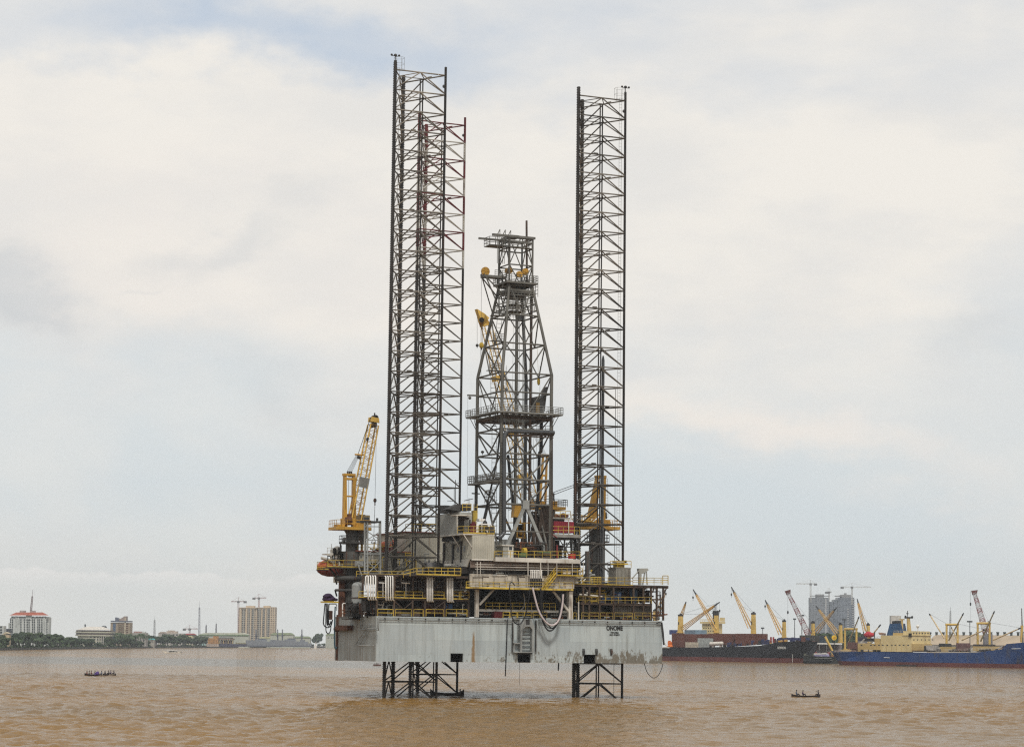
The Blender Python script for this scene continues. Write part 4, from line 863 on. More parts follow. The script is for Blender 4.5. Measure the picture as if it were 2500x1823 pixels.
u, v, _ = loc(S(1218, 1345, vN-0.35)); ladder(mb, L(u+0.35, v, zB), L(u+0.35, v, zN(1080)), UX, w=0.5, r=0.04, step=0.45)
obj('caged_ladder', mb, der_steel, derrick)
for x0, x1, r, m_, vv in ((1256, 1260.5, 0.26, der_steel, vcn-1.3), (1291, 1292.5, 0.24, der_brown, vcn-1.0)):
    mb = MB(); a = S(x0, 1352, vv); b = S(x0, 700, vv); b = Vector((a.x, a.y, b.z)); mb.tube(a, b, r, n=4); obj('guide_rail', mb, m_, derrick)
mb = MB()
for x in (1252.5, 1254.5, 1256, 1271.5, 1274, 1276, 1247, 1240, 1300, 1307, 1314, 1230, 1262.5, 1295.5):
    a = S(x, 1340, vcn+random.uniform(-2, 2)); zt2 = zT-1 if 1245 < x < 1280 else zN(random.uniform(840, 1000)); mb.tube(a, Vector((a.x, a.y, zt2)), 0.045 if 1250 < x < 1278 else 0.025, n=4, cap=False)
obj('drill_line', mb, der_light, derrick)
mb = MB(); mb.pb(1266, 768, 1275.5, 781, vcn-1, 0.6); obj('tackle_block', mb, pipe_dark, derrick)
mb = MB(); mb.ell(S(1315, 931, vcn), 0.28, 0.28, 0.7); stick(mb, 1315, 929, 1311, 840, vcn, 0.025, n=4); obj('tackle_block', mb, yel, derrick)
for x, y in ((1231, 1030), (1236, 951)): mb = MB(); mb.ell(S(x, y, vcn), 0.3, 0.3, 0.4); stick(mb, x, y, x+1, y-60, vcn, 0.025, n=4); obj('tackle_block', mb, pipe_dark, derrick)
mb = MB(); V0 = vN-0.55
mb.path(smooth([S(1353, 1056, V0), S(1300, 1054.5, V0), S(1245, 1053, V0), S(1235.5, 1056.5, V0), S(1231.5, 1068, V0)], 5)+smooth([S(1231, 1140, V0), S(1231, 1285, V0), S(1230, 1300, V0), S(1223, 1309, V0), S(1214, 1313, V0)], 5), 0.34, n=10)
obj('standpipe', mb, pipe_dark, derrick)
mb = MB(); stick(mb, 1240, 1061.5, 1352, 1062, vN-0.4, 0.18); mb.pb(1238, 1064, 1352, 1066, vN-0.5, 0.7); prail(mb, [(1240, 1052), (1350, 1053)], vN+0.4, h=0.9, r=0.045); stick(mb, 1349, 1052, 1349, 1362, vN-0.35, 0.07); stick(mb, 1345.5, 1100, 1345.5, 1350, vN-0.5, 0.06); obj('pipe_rack', mb, der_brown, derrick)
mb = MB(); vq = vcn-0.5
mb.path(smooth([S(1327, 985, vq), S(1322, 1030, vq), S(1321, 1098, vq), S(1317, 1108, vq), S(1315, 1165, vq), S(1312, 1230, vq), S(1303, 1280, vq), S(1300, 1330, vq)], 5), 0.3, n=8); mb.path(smooth([S(1240, 1110, vq), S(1247, 1180, vq), S(1253, 1240, vq), S(1258, 1262, vq)], 5), 0.26, n=8)
mb.path(smooth([S(1225, 1000, vq), S(1218, 1080, vq), S(1210, 1140, vq), S(1193, 1215, vq), S(1180, 1270, vq)], 5), 0.16, n=6); obj('rotary_hose', mb, blackr, derrick)
# top drive
mb = MB(); vt = vcn-2.2
mb.ext([S(1254, 1262, vt), S(1258, 1228, vt), S(1272, 1228, vt), S(1273, 1240, vt), S(1268, 1262, vt)], VX*1.2)
for x0, y0, x1, y1 in ((1262, 1275, 1283, 1278), (1261, 1310, 1284, 1313.5), (1262, 1275, 1265, 1313), (1279, 1275, 1282.5, 1313), (1269, 1262, 1273, 1275)): mb.pb(x0, y0, x1, y1, vt, 0.8)
mb.pb(1266, 1280, 1278, 1310, vt+0.6, 0.6, 1); mb.ell(S(1272, 1300, vt+0.3), 0.45, 0.4, 0.5)
stick(mb, 1222, 1275, 1258, 1275.5, vt+1, 0.08); stick(mb, 1284, 1276, 1298, 1276, vt+1, 0.08)
mb.tube(S(1263, 1315, vt+0.4), S(1268, 1355, vt+0.4), 0.28, n=8, mi=1); mb.tube(S(1276, 1315, vt+0.4), S(1272, 1350, vt+0.4), 0.3, n=8, mi=1); mb.tube(S(1259, 1262, vt), S(1254, 1320, vt), 0.35, n=8, mi=1)
obj('top_drive', mb, [cr_yel, dark_in], derrick)
# drill pipe stands racked inside
mb = MB()
for k in range(16): x = 1296+k*2.6; a = S(x, 1358, vcn+random.uniform(-3, 2)); mb.tube(a, a+ZV*random.uniform(3, 9)+UX*random.uniform(-0.4, 0.4), 0.1, n=5)
for k in range(6): a = S(1312+k*4, 1330, vcn-2); mb.tube(a, a+ZV*7+UX*(0.8), 0.16, n=6)
obj('drill_pipe', mb, [der_brown], derrick)
# ---- starboard stilted platform
vp = -4.0
mb = MB(); mb.pb(1348, 1303.5, 1416.5, 1311.5, vp, 6); mb.pb(1351, 1312, 1416, 1315, vp+0.3, 5, 1)
for x in (1353, 1379, 1397, 1413): mb.pb(x-1.2, 1315, x+1.2, 1362, vp+0.4, 0.3, 1); mb.pb(x-1.2, 1315, x+1.2, 1362, vp+5, 0.3, 1)
for x0, x1 in ((1367, 1393), (1393, 1367), (1397, 1412)): stick(mb, x0, 1318, x1, 1361, vp+0.5, 0.09, mi=1)
mb.pb(1350, 1318, 1366, 1362, vp+2, 2, 2); mb.pb(1355, 1330, 1372, 1362, vp+3, 2, 2); stick(mb, 1360, 1330, 1360, 1362, vp, 0.16, mi=3); stick(mb, 1337, 1297, 1360, 1312, vp, 0.1, mi=3)
mb.pb(1348, 1262.5, 1393, 1266.5, vp+1, 3); mb.pb(1350, 1266, 1378, 1273, vp+1.4, 3, 1)
stp = obj('stilted_platform', mb, [M('light_grey_platform', (0.27, 0.26, 0.24), 0.5, rust=0.3), grey_d, dark_in, M('red_pipe', (0.2, 0.03, 0.03), 0.5)], rig)
mb = MB(); prail(mb, [(1349, 1303.5), (1415.5, 1304.5)], vp, h=1.35, r=0.058, step=1.1); prail(mb, [(1355, 1262.5), (1393, 1263)], vp+1, h=1.1, r=0.055, step=1.2); obj('railing', mb, yel_rail, stp)
mb = MB(); stick(mb, 1388, 1303, 1388, 1268, vp, 0.09); stick(mb, 1378, 1268, 1394, 1268, vp, 0.12); obj('lamp_post', mb, offwhite, stp)
mb = MB(); mb.pb(1353, 1272.5, 1401, 1300, vp+1, 2.3)
for k in range(9): mb.pb(1356+k*5, 1273.5, 1357+k*5, 1299, vp+0.94, 0.07)
single('red_container', mb, redp, S(1377, 1303, vp+2), 'dark red container standing on the stilted grey platform beside the derrick', 'container')
mb = MB()
for x, y, r in ((1358, 1258, 0.4), (1375, 1257, 0.5), (1383, 1259, 0.4), (1366, 1260, 0.35)): mb.ell(S(x, y, vp+2.5), r, r, r*0.8); mb.pb(x-3, y+1, x+3, 1262.5, vp+2.2, 0.6)
obj('winch', mb, rust_m, stp)
mb = MB(); mb.pb(1393, 1351, 1405, 1363, vp-3, 1.0); single('red_toolbox', mb, M('bright_red_box', (0.42, 0.03, 0.03), 0.5), S(1399, 1363, vp-3), 'small bright red box on the drill floor at the starboard end of its yellow railing', 'box')
# ---- starboard deck module
mb = MB(); vm = -7.7
for x in (1424, 1439, 1464, 1498, 1547, 1571, 1590, 1604, 1620):
    yb = 1512 if x < 1600 else 1514; column(mb, x, 1430, yb, vm, 0.3)
for x in (1424, 1464, 1498, 1547, 1590, 1620): column(mb, x, 1430, 1512, -3.6, 0.3)
beam(mb, 1402, 1632, 1430, vm, 0.5, 0.4); beam(mb, 1418, 1592, 1474, vm, 0.4, 0.35); beam(mb, 1530, 1592, 1500.5, vm, 0.25, 0.3); beam(mb, 1402, 1596, 1453, -4.0, 0.3, 0.3)
for x0, y0, x1, y1 in ((1425, 1432, 1438, 1446), (1592, 1446, 1599, 1432), (1599, 1432, 1605, 1446), (1592, 1462, 1605, 1478), (1620, 1446, 1629, 1433)): stick(mb, x0, y0, x1, y1, vm, 0.12)
beam(mb, 1590, 1622, 1463, vm, 0.25, 0.25); beam(mb, 1593, 1620, 1502, vm, 0.3, 0.3)
sm_ = obj('deck_frame', mb, der_brown, rig, label='brown starboard deck frame')
mb = MB(); mb.pb(1402, 1426.5, 1631, 1429.5, vm-0.1, 4.6); mb.pb(1418, 1472, 1592, 1474, vm, 4.2); obj('deck_plate', mb, deck_m, sm_)
mb = MB(); mb.pb(1402, 1431, 1520, 1472, -3.3, 0.2); mb.pb(1402, 1475, 1500, 1515, -3.0, 0.2); mb.pb(1500, 1500, 1592, 1516, -4.5, 0.2); mb.pb(1424, 1433, 1496, 1452, -3.9, 0.3); mb.pb(1530, 1432, 1560, 1440, -4, 0.4); mb.pb(1558, 1434, 1570, 1470, -4.2, 0.5); mb.pb(1578, 1440, 1586, 1470, -4.2, 0.5)
for k in range(14): x = 1500+random.random()*70; mb.pb(x, 1434+random.random()*20, x+2+random.random()*5, 1472, -4.5+random.random(), 0.4)
for k in range(12): x = 1425+random.random()*160; mb.pb(x, 1503+random.random()*5, x+6+random.random()*10, 1512, -6+random.random()*2, 0.6, 1)
obj('machinery_wall', mb, [dark_in, der_brown], sm_)
mb = MB(); a = S(1418, 1488, -5.5); b = S(1466, 1490, -5.5); mb.tube(a, b, 0.75, n=14); mb.ell(a, 0.6, 0.75, 0.75); mb.ell(b, 0.6, 0.75, 0.75); obj('horizontal_tank', mb, grey_d, rig)
mb = MB()
for x0, x1 in ((1500, 1545), (1549, 1589)):
    mb.pb(x0, 1477, x1, 1500, -6.2, 1.5)
    for k in range(10): x = x0+1+(x1-x0-3)*k/9; mb.pb(x, 1477.5, x+1.8, 1499.5, -6.34, 0.13)
obj('louvred_module', mb, M('grey_brown_louvres', (0.19, 0.17, 0.15), 0.6, var=0.3, rust=0.3), rig)
mb = MB(); mb.path([S(1414, 1450.5, -7.2), S(1440, 1452.5, -7.2), S(1470, 1456.5, -7.2)], 0.17, n=8); mb.ell(S(1434, 1448, -7.2), 0.2, 0.2, 0.3); stick(mb, 1412.5, 1468, 1412.5, 1514, -8.0, 0.12); obj('large_pipe', mb, offwhite, sm_)
rails(sm_, [[(x0, 1510.5), (x1, 1511)] for x0, x1 in ((1400, 1408), (1420, 1436), (1439, 1462), (1466, 1496), (1500, 1544), (1549, 1588))], vm-0.1, M('faded_yellow_rail', (0.36, 0.26, 0.06), 0.6, var=0.5, rust=0.4), h=1.1, r=0.06, step=1.6)
mb = MB(); prail(mb, [(1412, 1472), (1590, 1473.5)], vm-0.1, h=1.15, r=0.055, step=1.3); prail(mb, [(1424, 1452), (1497, 1452)], -4.2, h=1.0, r=0.05); obj('railing', mb, M('faded_yellow_rail', (0,)*3), sm_)
mb = MB(); prail(mb, [(1402, 1426.5), (1545, 1426.5)], vm-0.1, h=1.2, r=0.05, step=1.6); mb.pb(1402, 1425, 1545, 1427, vm-0.15, 0.06); prail(mb, [(1545, 1426.5), (1631, 1427)], vm-0.1, h=1.2, r=0.045, step=1.3, mids=2); prail(mb, [(1618, 1427), (1631, 1427)], vm-0.1, h=1.6, r=0.07, step=1.0)
prail(mb, [(1442, 1426), (1467, 1426)], vm+0.4, h=1.25, r=0.07, step=0.6, mids=2); obj('railing', mb, yel_rail, sm_)
mb = MB(); prail(mb, [(1592, 1507), (1620, 1507.5)], vm, h=1.0, r=0.06); stick(mb, 1621, 1500, 1629, 1499, vm-0.2, 0.14); obj('corner_rail', mb, rust_m, sm_)
mb = MB(); a, b = 1490.5, 1540
mb.pb(a+13, 1386.5, b, 1426.5, -6.8, 2.9)
for k in range(11): x = a+14+(b-a-16)*k/10; mb.pb(x, 1388, x+1.6, 1425, -6.92, 0.11)
u, v, z = loc(S(1503.5, 1400, -6.8)); zt2 = S(1515, 1386.5, -6.8).z; zb2 = S(1515, 1426.5, -6.8).z
for k in range(7): mb.rb(u-0.06, u-0.003, v+0.2+k*0.4, v+0.3+k*0.4, zb2+0.2, zt2-0.2)
mb.pb(1503, 1384.5, 1541, 1386.5, -6.9, 3.1); gh = obj('louvred_house', mb, M('louvred_house_grey', (0.25, 0.24, 0.21), 0.55, var=0.3, rust=0.25), rig)
mb = MB(); mb.pb(1505, 1374, 1533, 1377.5, -6.3, 2); mb.pb(1505, 1368.5, 1523, 1373, -6, 1.6, 1); mb.pb(1524, 1367.5, 1530, 1373, -6, 1, 2); mb.pb(1507, 1378, 1522, 1385, -5.8, 1.6); prail(mb, [(1490, 1385), (1541, 1385.5)], -6.6, h=1.15, r=0.05, step=1.2); obj('roof_walkway', mb, [yel, cream, dark_in], gh)
mb = MB(); stick(mb, 1499, 1396, 1487, 1377, -7, 0.05); ladder(mb, S(1487, 1402, -7), S(1487, 1372, -7), UX, w=0.5, r=0.05); obj('access_ladder', mb, grey_d, gh)
mb = MB(); mb.ext([S(1560, 1387, -6), S(1581, 1386.5, -6), S(1584, 1391, -6), S(1577, 1396, -6), S(1569, 1400, -6), S(1561, 1399, -6)], VX*0.8); mb.pb(1561, 1390, 1566.5, 1427, -6, 0.5); stick(mb, 1574, 1397, 1569, 1427, -5.8, 0.13); stick(mb, 1578, 1395, 1580, 1427, -5.8, 0.12); stick(mb, 1560, 1392, 1543, 1412, -5.8, 0.1); obj('davit_frame', mb, clad, rig)
def gear(name, pbs, mats, base, label, cat):
    mb = MB()
    for x0, y0, x1, y1, v, d, mi in pbs: mb.pb(x0, y0, x1, y1, v, d, mi)
    return single(name, mb, mats, base, label, cat)
g1 = gear('engine_unit', [(1500, 1445, 1517, 1461, -6.2, 1.6, 0), (1502, 1443, 1515, 1445, -6, 1.2, 1), (1499, 1461, 1518, 1472, -6.3, 1.8, 2)], [bluep, M('teal_grey_paint', (0.07, 0.16, 0.17), 0.5), grey_d], S(1508, 1472, -6), 'blue machine cabinet with white letters on the starboard middle deck', 'machine')
P = S(1510.5, 1452.5, -6.22); textmesh('marking', 'JIS', 0.42, P, UX, ZV, -VX, letter_w, g1, depth=0.004, total=0.68)
g2 = gear('engine_unit', [(1470, 1456, 1498, 1463, -6.0, 1.5, 0), (1466, 1448, 1480, 1470, -5.6, 1.4, 1), (1455, 1448, 1461, 1468, -5.8, 1, 2)], [bluep, M('lilac_grey_paint', (0.25, 0.24, 0.29), 0.5), M('slate_blue_paint', (0.12, 0.16, 0.22), 0.5)], S(1480, 1472, -6), 'low blue and grey machine skid behind the yellow starboard rail', 'machine')
mb = MB(); p = S(1546, 1462, -5.2); mb.tube(p, p+ZV*1.5, 0.75, n=16); mb.ell(p+ZV*1.5, 0.75, 0.75, 0.5, n=16); mb.tube(p-ZV*0.8, p, 0.4, 0.75, n=16); single('blue_tank', mb, M('faded_blue_tank', (0.05, 0.1, 0.17), 0.5), p-ZV*0.8, 'round faded blue tank under the starboard top deck', 'tank')
mb = MB(); stick(mb, 1434, 1424, 1434, 1345, -7, 0.42, n=10); stick(mb, 1439.5, 1425, 1439.5, 1390, -7.2, 0.14, mi=1); stick(mb, 1437, 1399, 1443, 1399, -7.2, 0.25, mi=1); stick(mb, 1439, 1403, 1452, 1403, -7.2, 0.18, mi=1); stick(mb, 1434, 1360, 1441, 1366, -6.8, 0.2); obj('vent_stack', mb, [ped, der_light], rig)
mb = MB(); stick(mb, 1418, 1423, 1442, 1402, -7, 0.12); stick(mb, 1416, 1371, 1420, 1424, -8, 0.06); stick(mb, 1424, 1371, 1424, 1404, -8, 0.05); mb.pb(1402, 1408, 1425, 1411, -7.4, 2); mb.pb(1403, 1410, 1412, 1426, -7, 1)
obj('starboard_bracket', mb, offwhite, rig)
runpipes(sm_, 1404, 1434, 1590, 1470, -6.6, 2.2, 30, [grey_d, der_brown, der_light, rust_m, yel], (0.05, 0.13), 31)
runpipes(sm_, 1404, 1478, 1500, 1510, -6.8, 2.5, 14, [grey_d, der_brown, rust_m], (0.06, 0.16), 32)
runpipes(sm_, 1404, 1500, 1600, 1512, -7.2, 1.5, 16, [rust_m, der_brown, der_light, yel], (0.04, 0.1), 33)
runpipes(rig, 1594, 1436, 1622, 1510, -6.5, 3, 8, [der_brown, grey_d], (0.05, 0.12), 34)
runpipes(rig, 1404, 1392, 1445, 1424, -6, 3, 12, [offwhite, grey_d, yel], (0.05, 0.12), 35)
runpipes(stp, 1352, 1316, 1412, 1360, vp+0.6, 4, 16, [grey_d, dark_in, der_brown], (0.05, 0.14), 36)
runpipes(derrick, 1300, 1250, 1342, 1350, vcn-2, 4, 14, [grey_d, dark_in, der_brown], (0.06, 0.2), 37)
# ---- hanging hoses on the stern
hose([(1300, 1433), (1305, 1455), (1315, 1490), (1330, 1515), (1345, 1525.5), (1358, 1521), (1367, 1505), (1373, 1475), (1375, 1450)], VD-0.1, 0.17, whiter, 'thick white hose hanging in a deep loop in front of the dark cantilever bay')
hose([(1320, 1436), (1321, 1480), (1325, 1515), (1335, 1535), (1343, 1539), (1352, 1534), (1362, 1518), (1369, 1490), (1371, 1450)], VD+0.3, 0.13, blackr, 'black hose hanging lowest behind the white loop at the cantilever')
hose([(1324, 1436), (1326, 1490), (1333, 1515), (1344, 1531), (1353, 1530), (1362, 1512), (1367, 1480)], VD+0.4, 0.1, blackr, 'slim black hose looped just above the lowest black hose')
hose([(1311, 1436), (1318, 1470), (1322, 1505), (1332, 1525), (1345, 1533), (1358, 1524), (1366, 1500)], VD+0.5, 0.08, blackr, 'thin black hose whose loop starts under the middle of the white manifold')
hose([(1257, 1429), (1250, 1421), (1244.5, 1428), (1246, 1470), (1250, 1505), (1258, 1520), (1266, 1523.5), (1275, 1517), (1283, 1500), (1290, 1470), (1294, 1436)], VD-0.05, 0.09, blackr, 'black hose looping from the cream cantilever beam down left of the anchor rack')
hose([(1278, 1448), (1281, 1465), (1279, 1480), (1272, 1488)], VD+3.5, 0.1, M('grey_hose', (0.3, 0.29, 0.27), 0.5), 'short grey hose curving in the dark cantilever bay above the yellow rails')
hose([(1264, 1404), (1266, 1415), (1265, 1432)], VD+1.2, 0.06, blackr, 'thin black cable on the face of the cream cantilever beam')
hose([(1238.5, 1511), (1237.3, 1560), (1235.4, 1610), (1233.6, 1650)], VS-0.5, 0.1, blackr, 'straight dark hose hanging down the hull from deck to below the keel line', 'hanging_hose')
hose([(1364, 1616), (1363, 1636)], VS+0.6, 0.12, blackr, 'short dark hose end hanging below the hull left of the right leg', 'hanging_hose')
hose([(1573, 1618), (1578, 1636), (1586, 1648), (1596, 1654), (1606, 1649), (1614, 1635), (1619, 1618)], VS+0.5, 0.06, blackr, 'thin black cable hanging in a U below the starboard hull corner', 'hanging_cable')
hose([(1268.6, 1616), (1268.3, 1640), (1268, 1672)], VS+1, 0.025, blackr, 'hair thin line hanging to the water below the anchor rack', 'hanging_cable')
# ---- pedestal cranes
def crane(c, zplat, label, hw):
    t = thing('pedestal_crane', c, label, 'crane', 'pedestal cranes on the rig deck'); return t
# port crane
vk = 11.0
c = S(857, 1480, vk); base = Vector((c.x, c.y, ZD)); zp1 = S(857, 1290, vk).z
t = thing('pedestal_crane', base, 'yellow pedestal crane with its lattice boom raised, on the port edge of the rig', 'crane', 'pedestal cranes on the rig deck')
mb = MB(); mb.tube(base, Vector((c.x, c.y, zp1-4.0)), 1.42, n=24); mb.tube(Vector((c.x, c.y, zp1-4.0)), Vector((c.x, c.y, zp1-0.6)), 1.15, n=24); mb.tube(Vector((c.x, c.y, zp1-0.9)), Vector((c.x, c.y, zp1-0.2)), 1.15, 1.6, n=24); obj('pedestal', mb, ped, t)
mb = MB(); zz = S(857, 1323, vk).z; mb.tube(Vector((c.x, c.y, zz-0.3)), Vector((c.x, c.y, zz)), 2.35, n=16); r_ = 2.3
rail(mb, [Vector((c.x+r_*math.cos(w), c.y+r_*math.sin(w), zz)) for w in [2*math.pi*k/10 for k in range(11)]], h=1.1, r=0.04, step=2); mb.tube(S(842, 1318, vk-2.3), S(838, 1317, vk-2.3), 0.5, n=12); stick(mb, 831, 1324, 831, 1345, vk, 0.12); stick(mb, 869, 1324, 869, 1345, vk-1, 0.15); obj('service_ring', mb, grey_d, t)
def deckring(zp, x0, x1, v, hwv, name='slewing_platform'):
    ua, ub = loc(S(x0, 1290, v))[0], loc(S(x1, 1290, v))[0]; mb = MB()
    mb.prism([L(ua, v-hwv*0.6, 0), L(ua+0.7, v-hwv, 0), L(ub-0.5, v-hwv, 0), L(ub, v-hwv*0.6, 0), L(ub, v+hwv, 0), L(ua, v+hwv, 0)], zp-0.55, zp-0.05)
    return mb, ua, ub
mb, ua, ub = deckring(zp1+0.25, 813, 900, vk, 2.4); sp_ = obj('slewing_platform', mb, cr_yel, t)
mb = MB(); zq = zp1+0.25; rail(mb, [L(ua+0.1, vk+2.3, zq), L(ua+0.1, vk-1.4, zq), L(ua+0.7, vk-2.35, zq), L(ub-0.5, vk-2.35, zq), L(ub-0.1, vk-1.4, zq), L(ub-0.1, vk+2.3, zq)], h=1.15, r=0.045, step=1.0); obj('railing', mb, cr_yel, sp_)
mb = MB(); zq = zp1+0.2
def slab(x0, y0, x1, y1, xa, ya, xb, yb, v, d, mi=0): mb.ext([S(x0, y0, v), S(x1, y1, v), S(xb, yb, v), S(xa, ya, v)], VX*d, mi)
slab(839, 1285, 848, 1285, 841.5, 1158, 846.5, 1158, vk-0.6, 0.9); slab(861, 1285, 870, 1285, 863, 1158, 868.5, 1158, vk-0.6, 0.9)
mb.pb(840.5, 1155.5, 868.5, 1161, vk-0.7, 1.1); mb.pb(843, 1166, 867, 1171, vk-0.6, 0.9); mb.pb(844, 1209, 866, 1212.5, vk-0.5, 0.7)
for x in (849, 853.5, 858): mb.tube(S(x, 1150, vk), S(x, 1156, vk), 0.15, mi=1); 
mb.tube(S(851, 1160, vk-0.3), S(858, 1160, vk-0.3), 0.3, n=8, mi=1); stick(mb, 851, 1170, 851, 1270, vk, 0.03, n=4, mi=1)
obj('gantry', mb, [cr_yel, grey_d], t)
mb = MB(); mb.pb(843, 1264, 866, 1280, vk-1.5, 2.5); mb.tube(S(844, 1270, vk-1.7), S(858, 1270, vk-1.7), 0.6, n=12, mi=1); mb.pb(824, 1279, 842, 1287, vk-1.2, 2); mb.pb(870, 1276, 892, 1287, vk-1, 2); mb.pb(850, 1254, 862, 1262, vk-0.8, 1.2, 1); obj('winch_house', mb, [cr_yel, rust_m], t)
mb = MB(); mb.pb(880, 1257, 903, 1279, vk-1.0, 2.2); mb.pb(880.5, 1255.5, 892, 1257, vk-0.5, 1, 1); mb.pb(889, 1262, 901, 1269, vk-1.04, 0.05, 2); mb.pb(880, 1258, 887, 1277, vk-1.03, 0.04, 1); obj('operator_cab', mb, [M('khaki_cab_paint', (0.24, 0.19, 0.1), 0.5), grey_d, glass], t)
bl0 = S(866, 1268, vk-0.3); bl1 = S(914.5, 1020, vk-1.5)
d = (bl1-bl0).normalized(); sd = d.cross(VX).normalized()
mb = MB(); lattice(mb, bl0, bl0.lerp(bl1, 0.93), 1.75, 1.45, 17, 0.14, sd, VX, rb=0.035, bmi=1, d0=1.9, d1=1.5)
e0 = bl0.lerp(bl1, 0.955); w = sd*0.8; mb.ext([e0-w+VX*-0.8, e0+w+VX*-0.8, bl1+w*1.05+VX*-0.8, bl1-w*0.7+VX*-0.8], VX*0.25); mb.ext([e0-w+VX*0.6, e0+w+VX*0.6, bl1+w*1.05+VX*0.6, bl1-w*0.7+VX*0.6], VX*0.25)
mb.tube(bl1-VX*0.7, bl1+VX*0.7, 0.5, n=10, mi=2); mb.tube(bl1-VX*0.7-d*1.3, bl1+VX*0.7-d*1.3, 0.45, n=10, mi=2)
p = bl0.lerp(bl1, 0.36); mb.ext([p-sd*0.95-d*0.9-VX*1.0, p+sd*0.95-d*0.9-VX*1.0, p+sd*0.95+d*0.9-VX*1.0, p-sd*0.95+d*0.9-VX*1.0], VX*0.06, 3)
mb.tube(bl1, bl1+ZV*0.9, 0.12, mi=2); mb.tube(bl0.lerp(bl1, 0.76)+sd*0.9-VX, bl0.lerp(bl1, 0.79)+sd*0.9-VX, 0.25, mi=2)
obj('boom', mb, [cr_yel2, M('boom_lacing', (0.4, 0.24, 0.07), 0.5), dark_in, M('grey_mesh', (0.2, 0.2, 0.19), 0.6)], t)
mb = MB(); j = S(873, 1112, vk-0.3); a = S(852, 1153, vk)
for k in (-0.5, -0.25, 0, 0.25, 0.5): mb.tube(a+UX*k*0.9, j+UX*k*0.6, 0.03, n=4, cap=False)
mb.tube(j, S(905, 1018, vk-1.3), 0.05, n=4); mb.tube(j-UX*0.5+ZV*0.2, j+UX*1.3+ZV*0.15, 0.16, mi=1); mb.tube(j-ZV*0.2, j+UX*0.5-ZV*0.35, 0.3, n=8)
h0 = S(918.5, 1076, vk-1.5); h1 = S(915.5, 1221, vk-1.5); mb.tube(h0, h1, 0.03, n=4); mb.tube(S(920, 1025, vk-1.5), h0, 0.05, n=4); obj('rope', mb, [grey_d, cr_yel], t)
mb = MB(); mb.ell(h1, 0.3, 0.3, 0.4, n=10, m=6); mb.tube(h1-ZV*0.4, h1-ZV*0.9, 0.1); mb.tube(h1-ZV*0.8, S(912.5, 1312, vk-1.5), 0.04, n=4); p = S(912.5, 1312, vk-1.5)
for s_ in (-1, 1): mb.tube(p, p+UX*s_*0.45-ZV*0.9, 0.05, n=4)
mb.tube(p-UX*0.5-ZV*0.9, p+UX*0.5-ZV*0.9, 0.08, n=4); obj('hook_block', mb, [grey_d], t)
# bow crane seen behind the derrick
vk = 24.0
c = S(1335, 1300, vk); base = Vector((c.x, c.y, ZD)); zp2 = S(1340, 1241, vk).z
t = thing('pedestal_crane', base, 'yellow pedestal crane behind the derrick, its long boom leaning left past the derrick legs', 'crane', 'pedestal cranes on the rig deck')
mb = MB(); mb.tube(base, Vector((c.x, c.y, zp2-0.3)), 1.5, n=18); obj('pedestal', mb, ped, t)
mb, ua, ub = deckring(zp2+0.3, 1298, 1373, vk, 2.4); sp_ = obj('slewing_platform', mb, cr_yel, t)
mb = MB(); rail(mb, [L(ua, vk-2.3, zp2+0.3), L(ub-0.1, vk-2.3, zp2+0.3), L(ub-0.1, vk+2.3, zp2+0.3)], h=1.3, r=0.05, step=0.9, mids=2); obj('railing', mb, grey_d, sp_)
mb = MB(); mb.tube(S(1352, 1238, vk-1), S(1352, 1223, vk-1), 0.75, n=14); mb.tube(S(1352, 1222, vk-1), S(1352, 1205, vk-1), 0.14, mi=1); mb.tube(S(1352, 1208, vk-1), S(1350, 1204, vk-1), 0.25, mi=1); mb.pb(1306, 1222, 1330, 1237, vk-1, 2.5); obj('winch_house', mb, [cr_yel, grey_d], t)
mb = MB(); slab(1317, 1238, 1320.5, 1238, 1326, 1112, 1329, 1112, vk-0.6, 0.6); slab(1331, 1238, 1334, 1238, 1335.5, 1110, 1338, 1110, vk-0.6, 0.6); mb.pb(1322, 1108, 1342, 1114, vk-0.6, 1); mb.pb(1322, 1158, 1334, 1162, vk-0.5, 0.7)
obj('gantry', mb, cr_yel, t)
mb = MB(); b0 = S(1298, 1240, vk-1); b1 = S(1188, 795, vk-1); d = (b1-b0).normalized(); sd = d.cross(VX).normalized(); lattice(mb, b0, b1, 2.3, 1.5, 24, 0.11, sd, VX, rb=0.035, bmi=1)
tip = S(1165, 754, vk-1); w = sd*0.85
mb.ext([b1-w, b1+w, S(1195, 776, vk-1), S(1184, 766, vk-1), tip, S(1172, 775, vk-1), S(1174, 786, vk-1)], VX*1.2); mb.tube(S(1176, 781, vk-1.3), S(1176, 781, vk+0.5), 0.5, n=10, mi=2)
for tt in (0.18, 0.42, 0.72): p = b0.lerp(b1, tt); mb.ext([p-sd*1.0-d*0.7, p+sd*1.0-d*0.7, p+sd*1.0+d*0.3, p-sd*1.0+d*0.3], VX*1.5)
obj('boom', mb, [cr_yel2, M('boom_lacing', (0,)*3), dark_in], t)
mb = MB(); mb.tube(S(1165, 756, vk-1), S(1165, 842, vk-1), 0.03, n=4); mb.tube(S(1174, 785, vk-1), S(1174.5, 838, vk-1), 0.04, n=4); mb.tube(S(1178, 785, vk-1), S(1177.5, 838, vk-1), 0.04, n=4); mb.tube(S(1173, 850, vk-1), S(1172.5, 905, vk-1), 0.02, n=4)
for k in range(5): mb.tube(S(1327+k*2, 1112, vk), S(1212+k*2, 885, vk), 0.025, n=4, cap=False)
obj('rope', mb, grey_d, t)
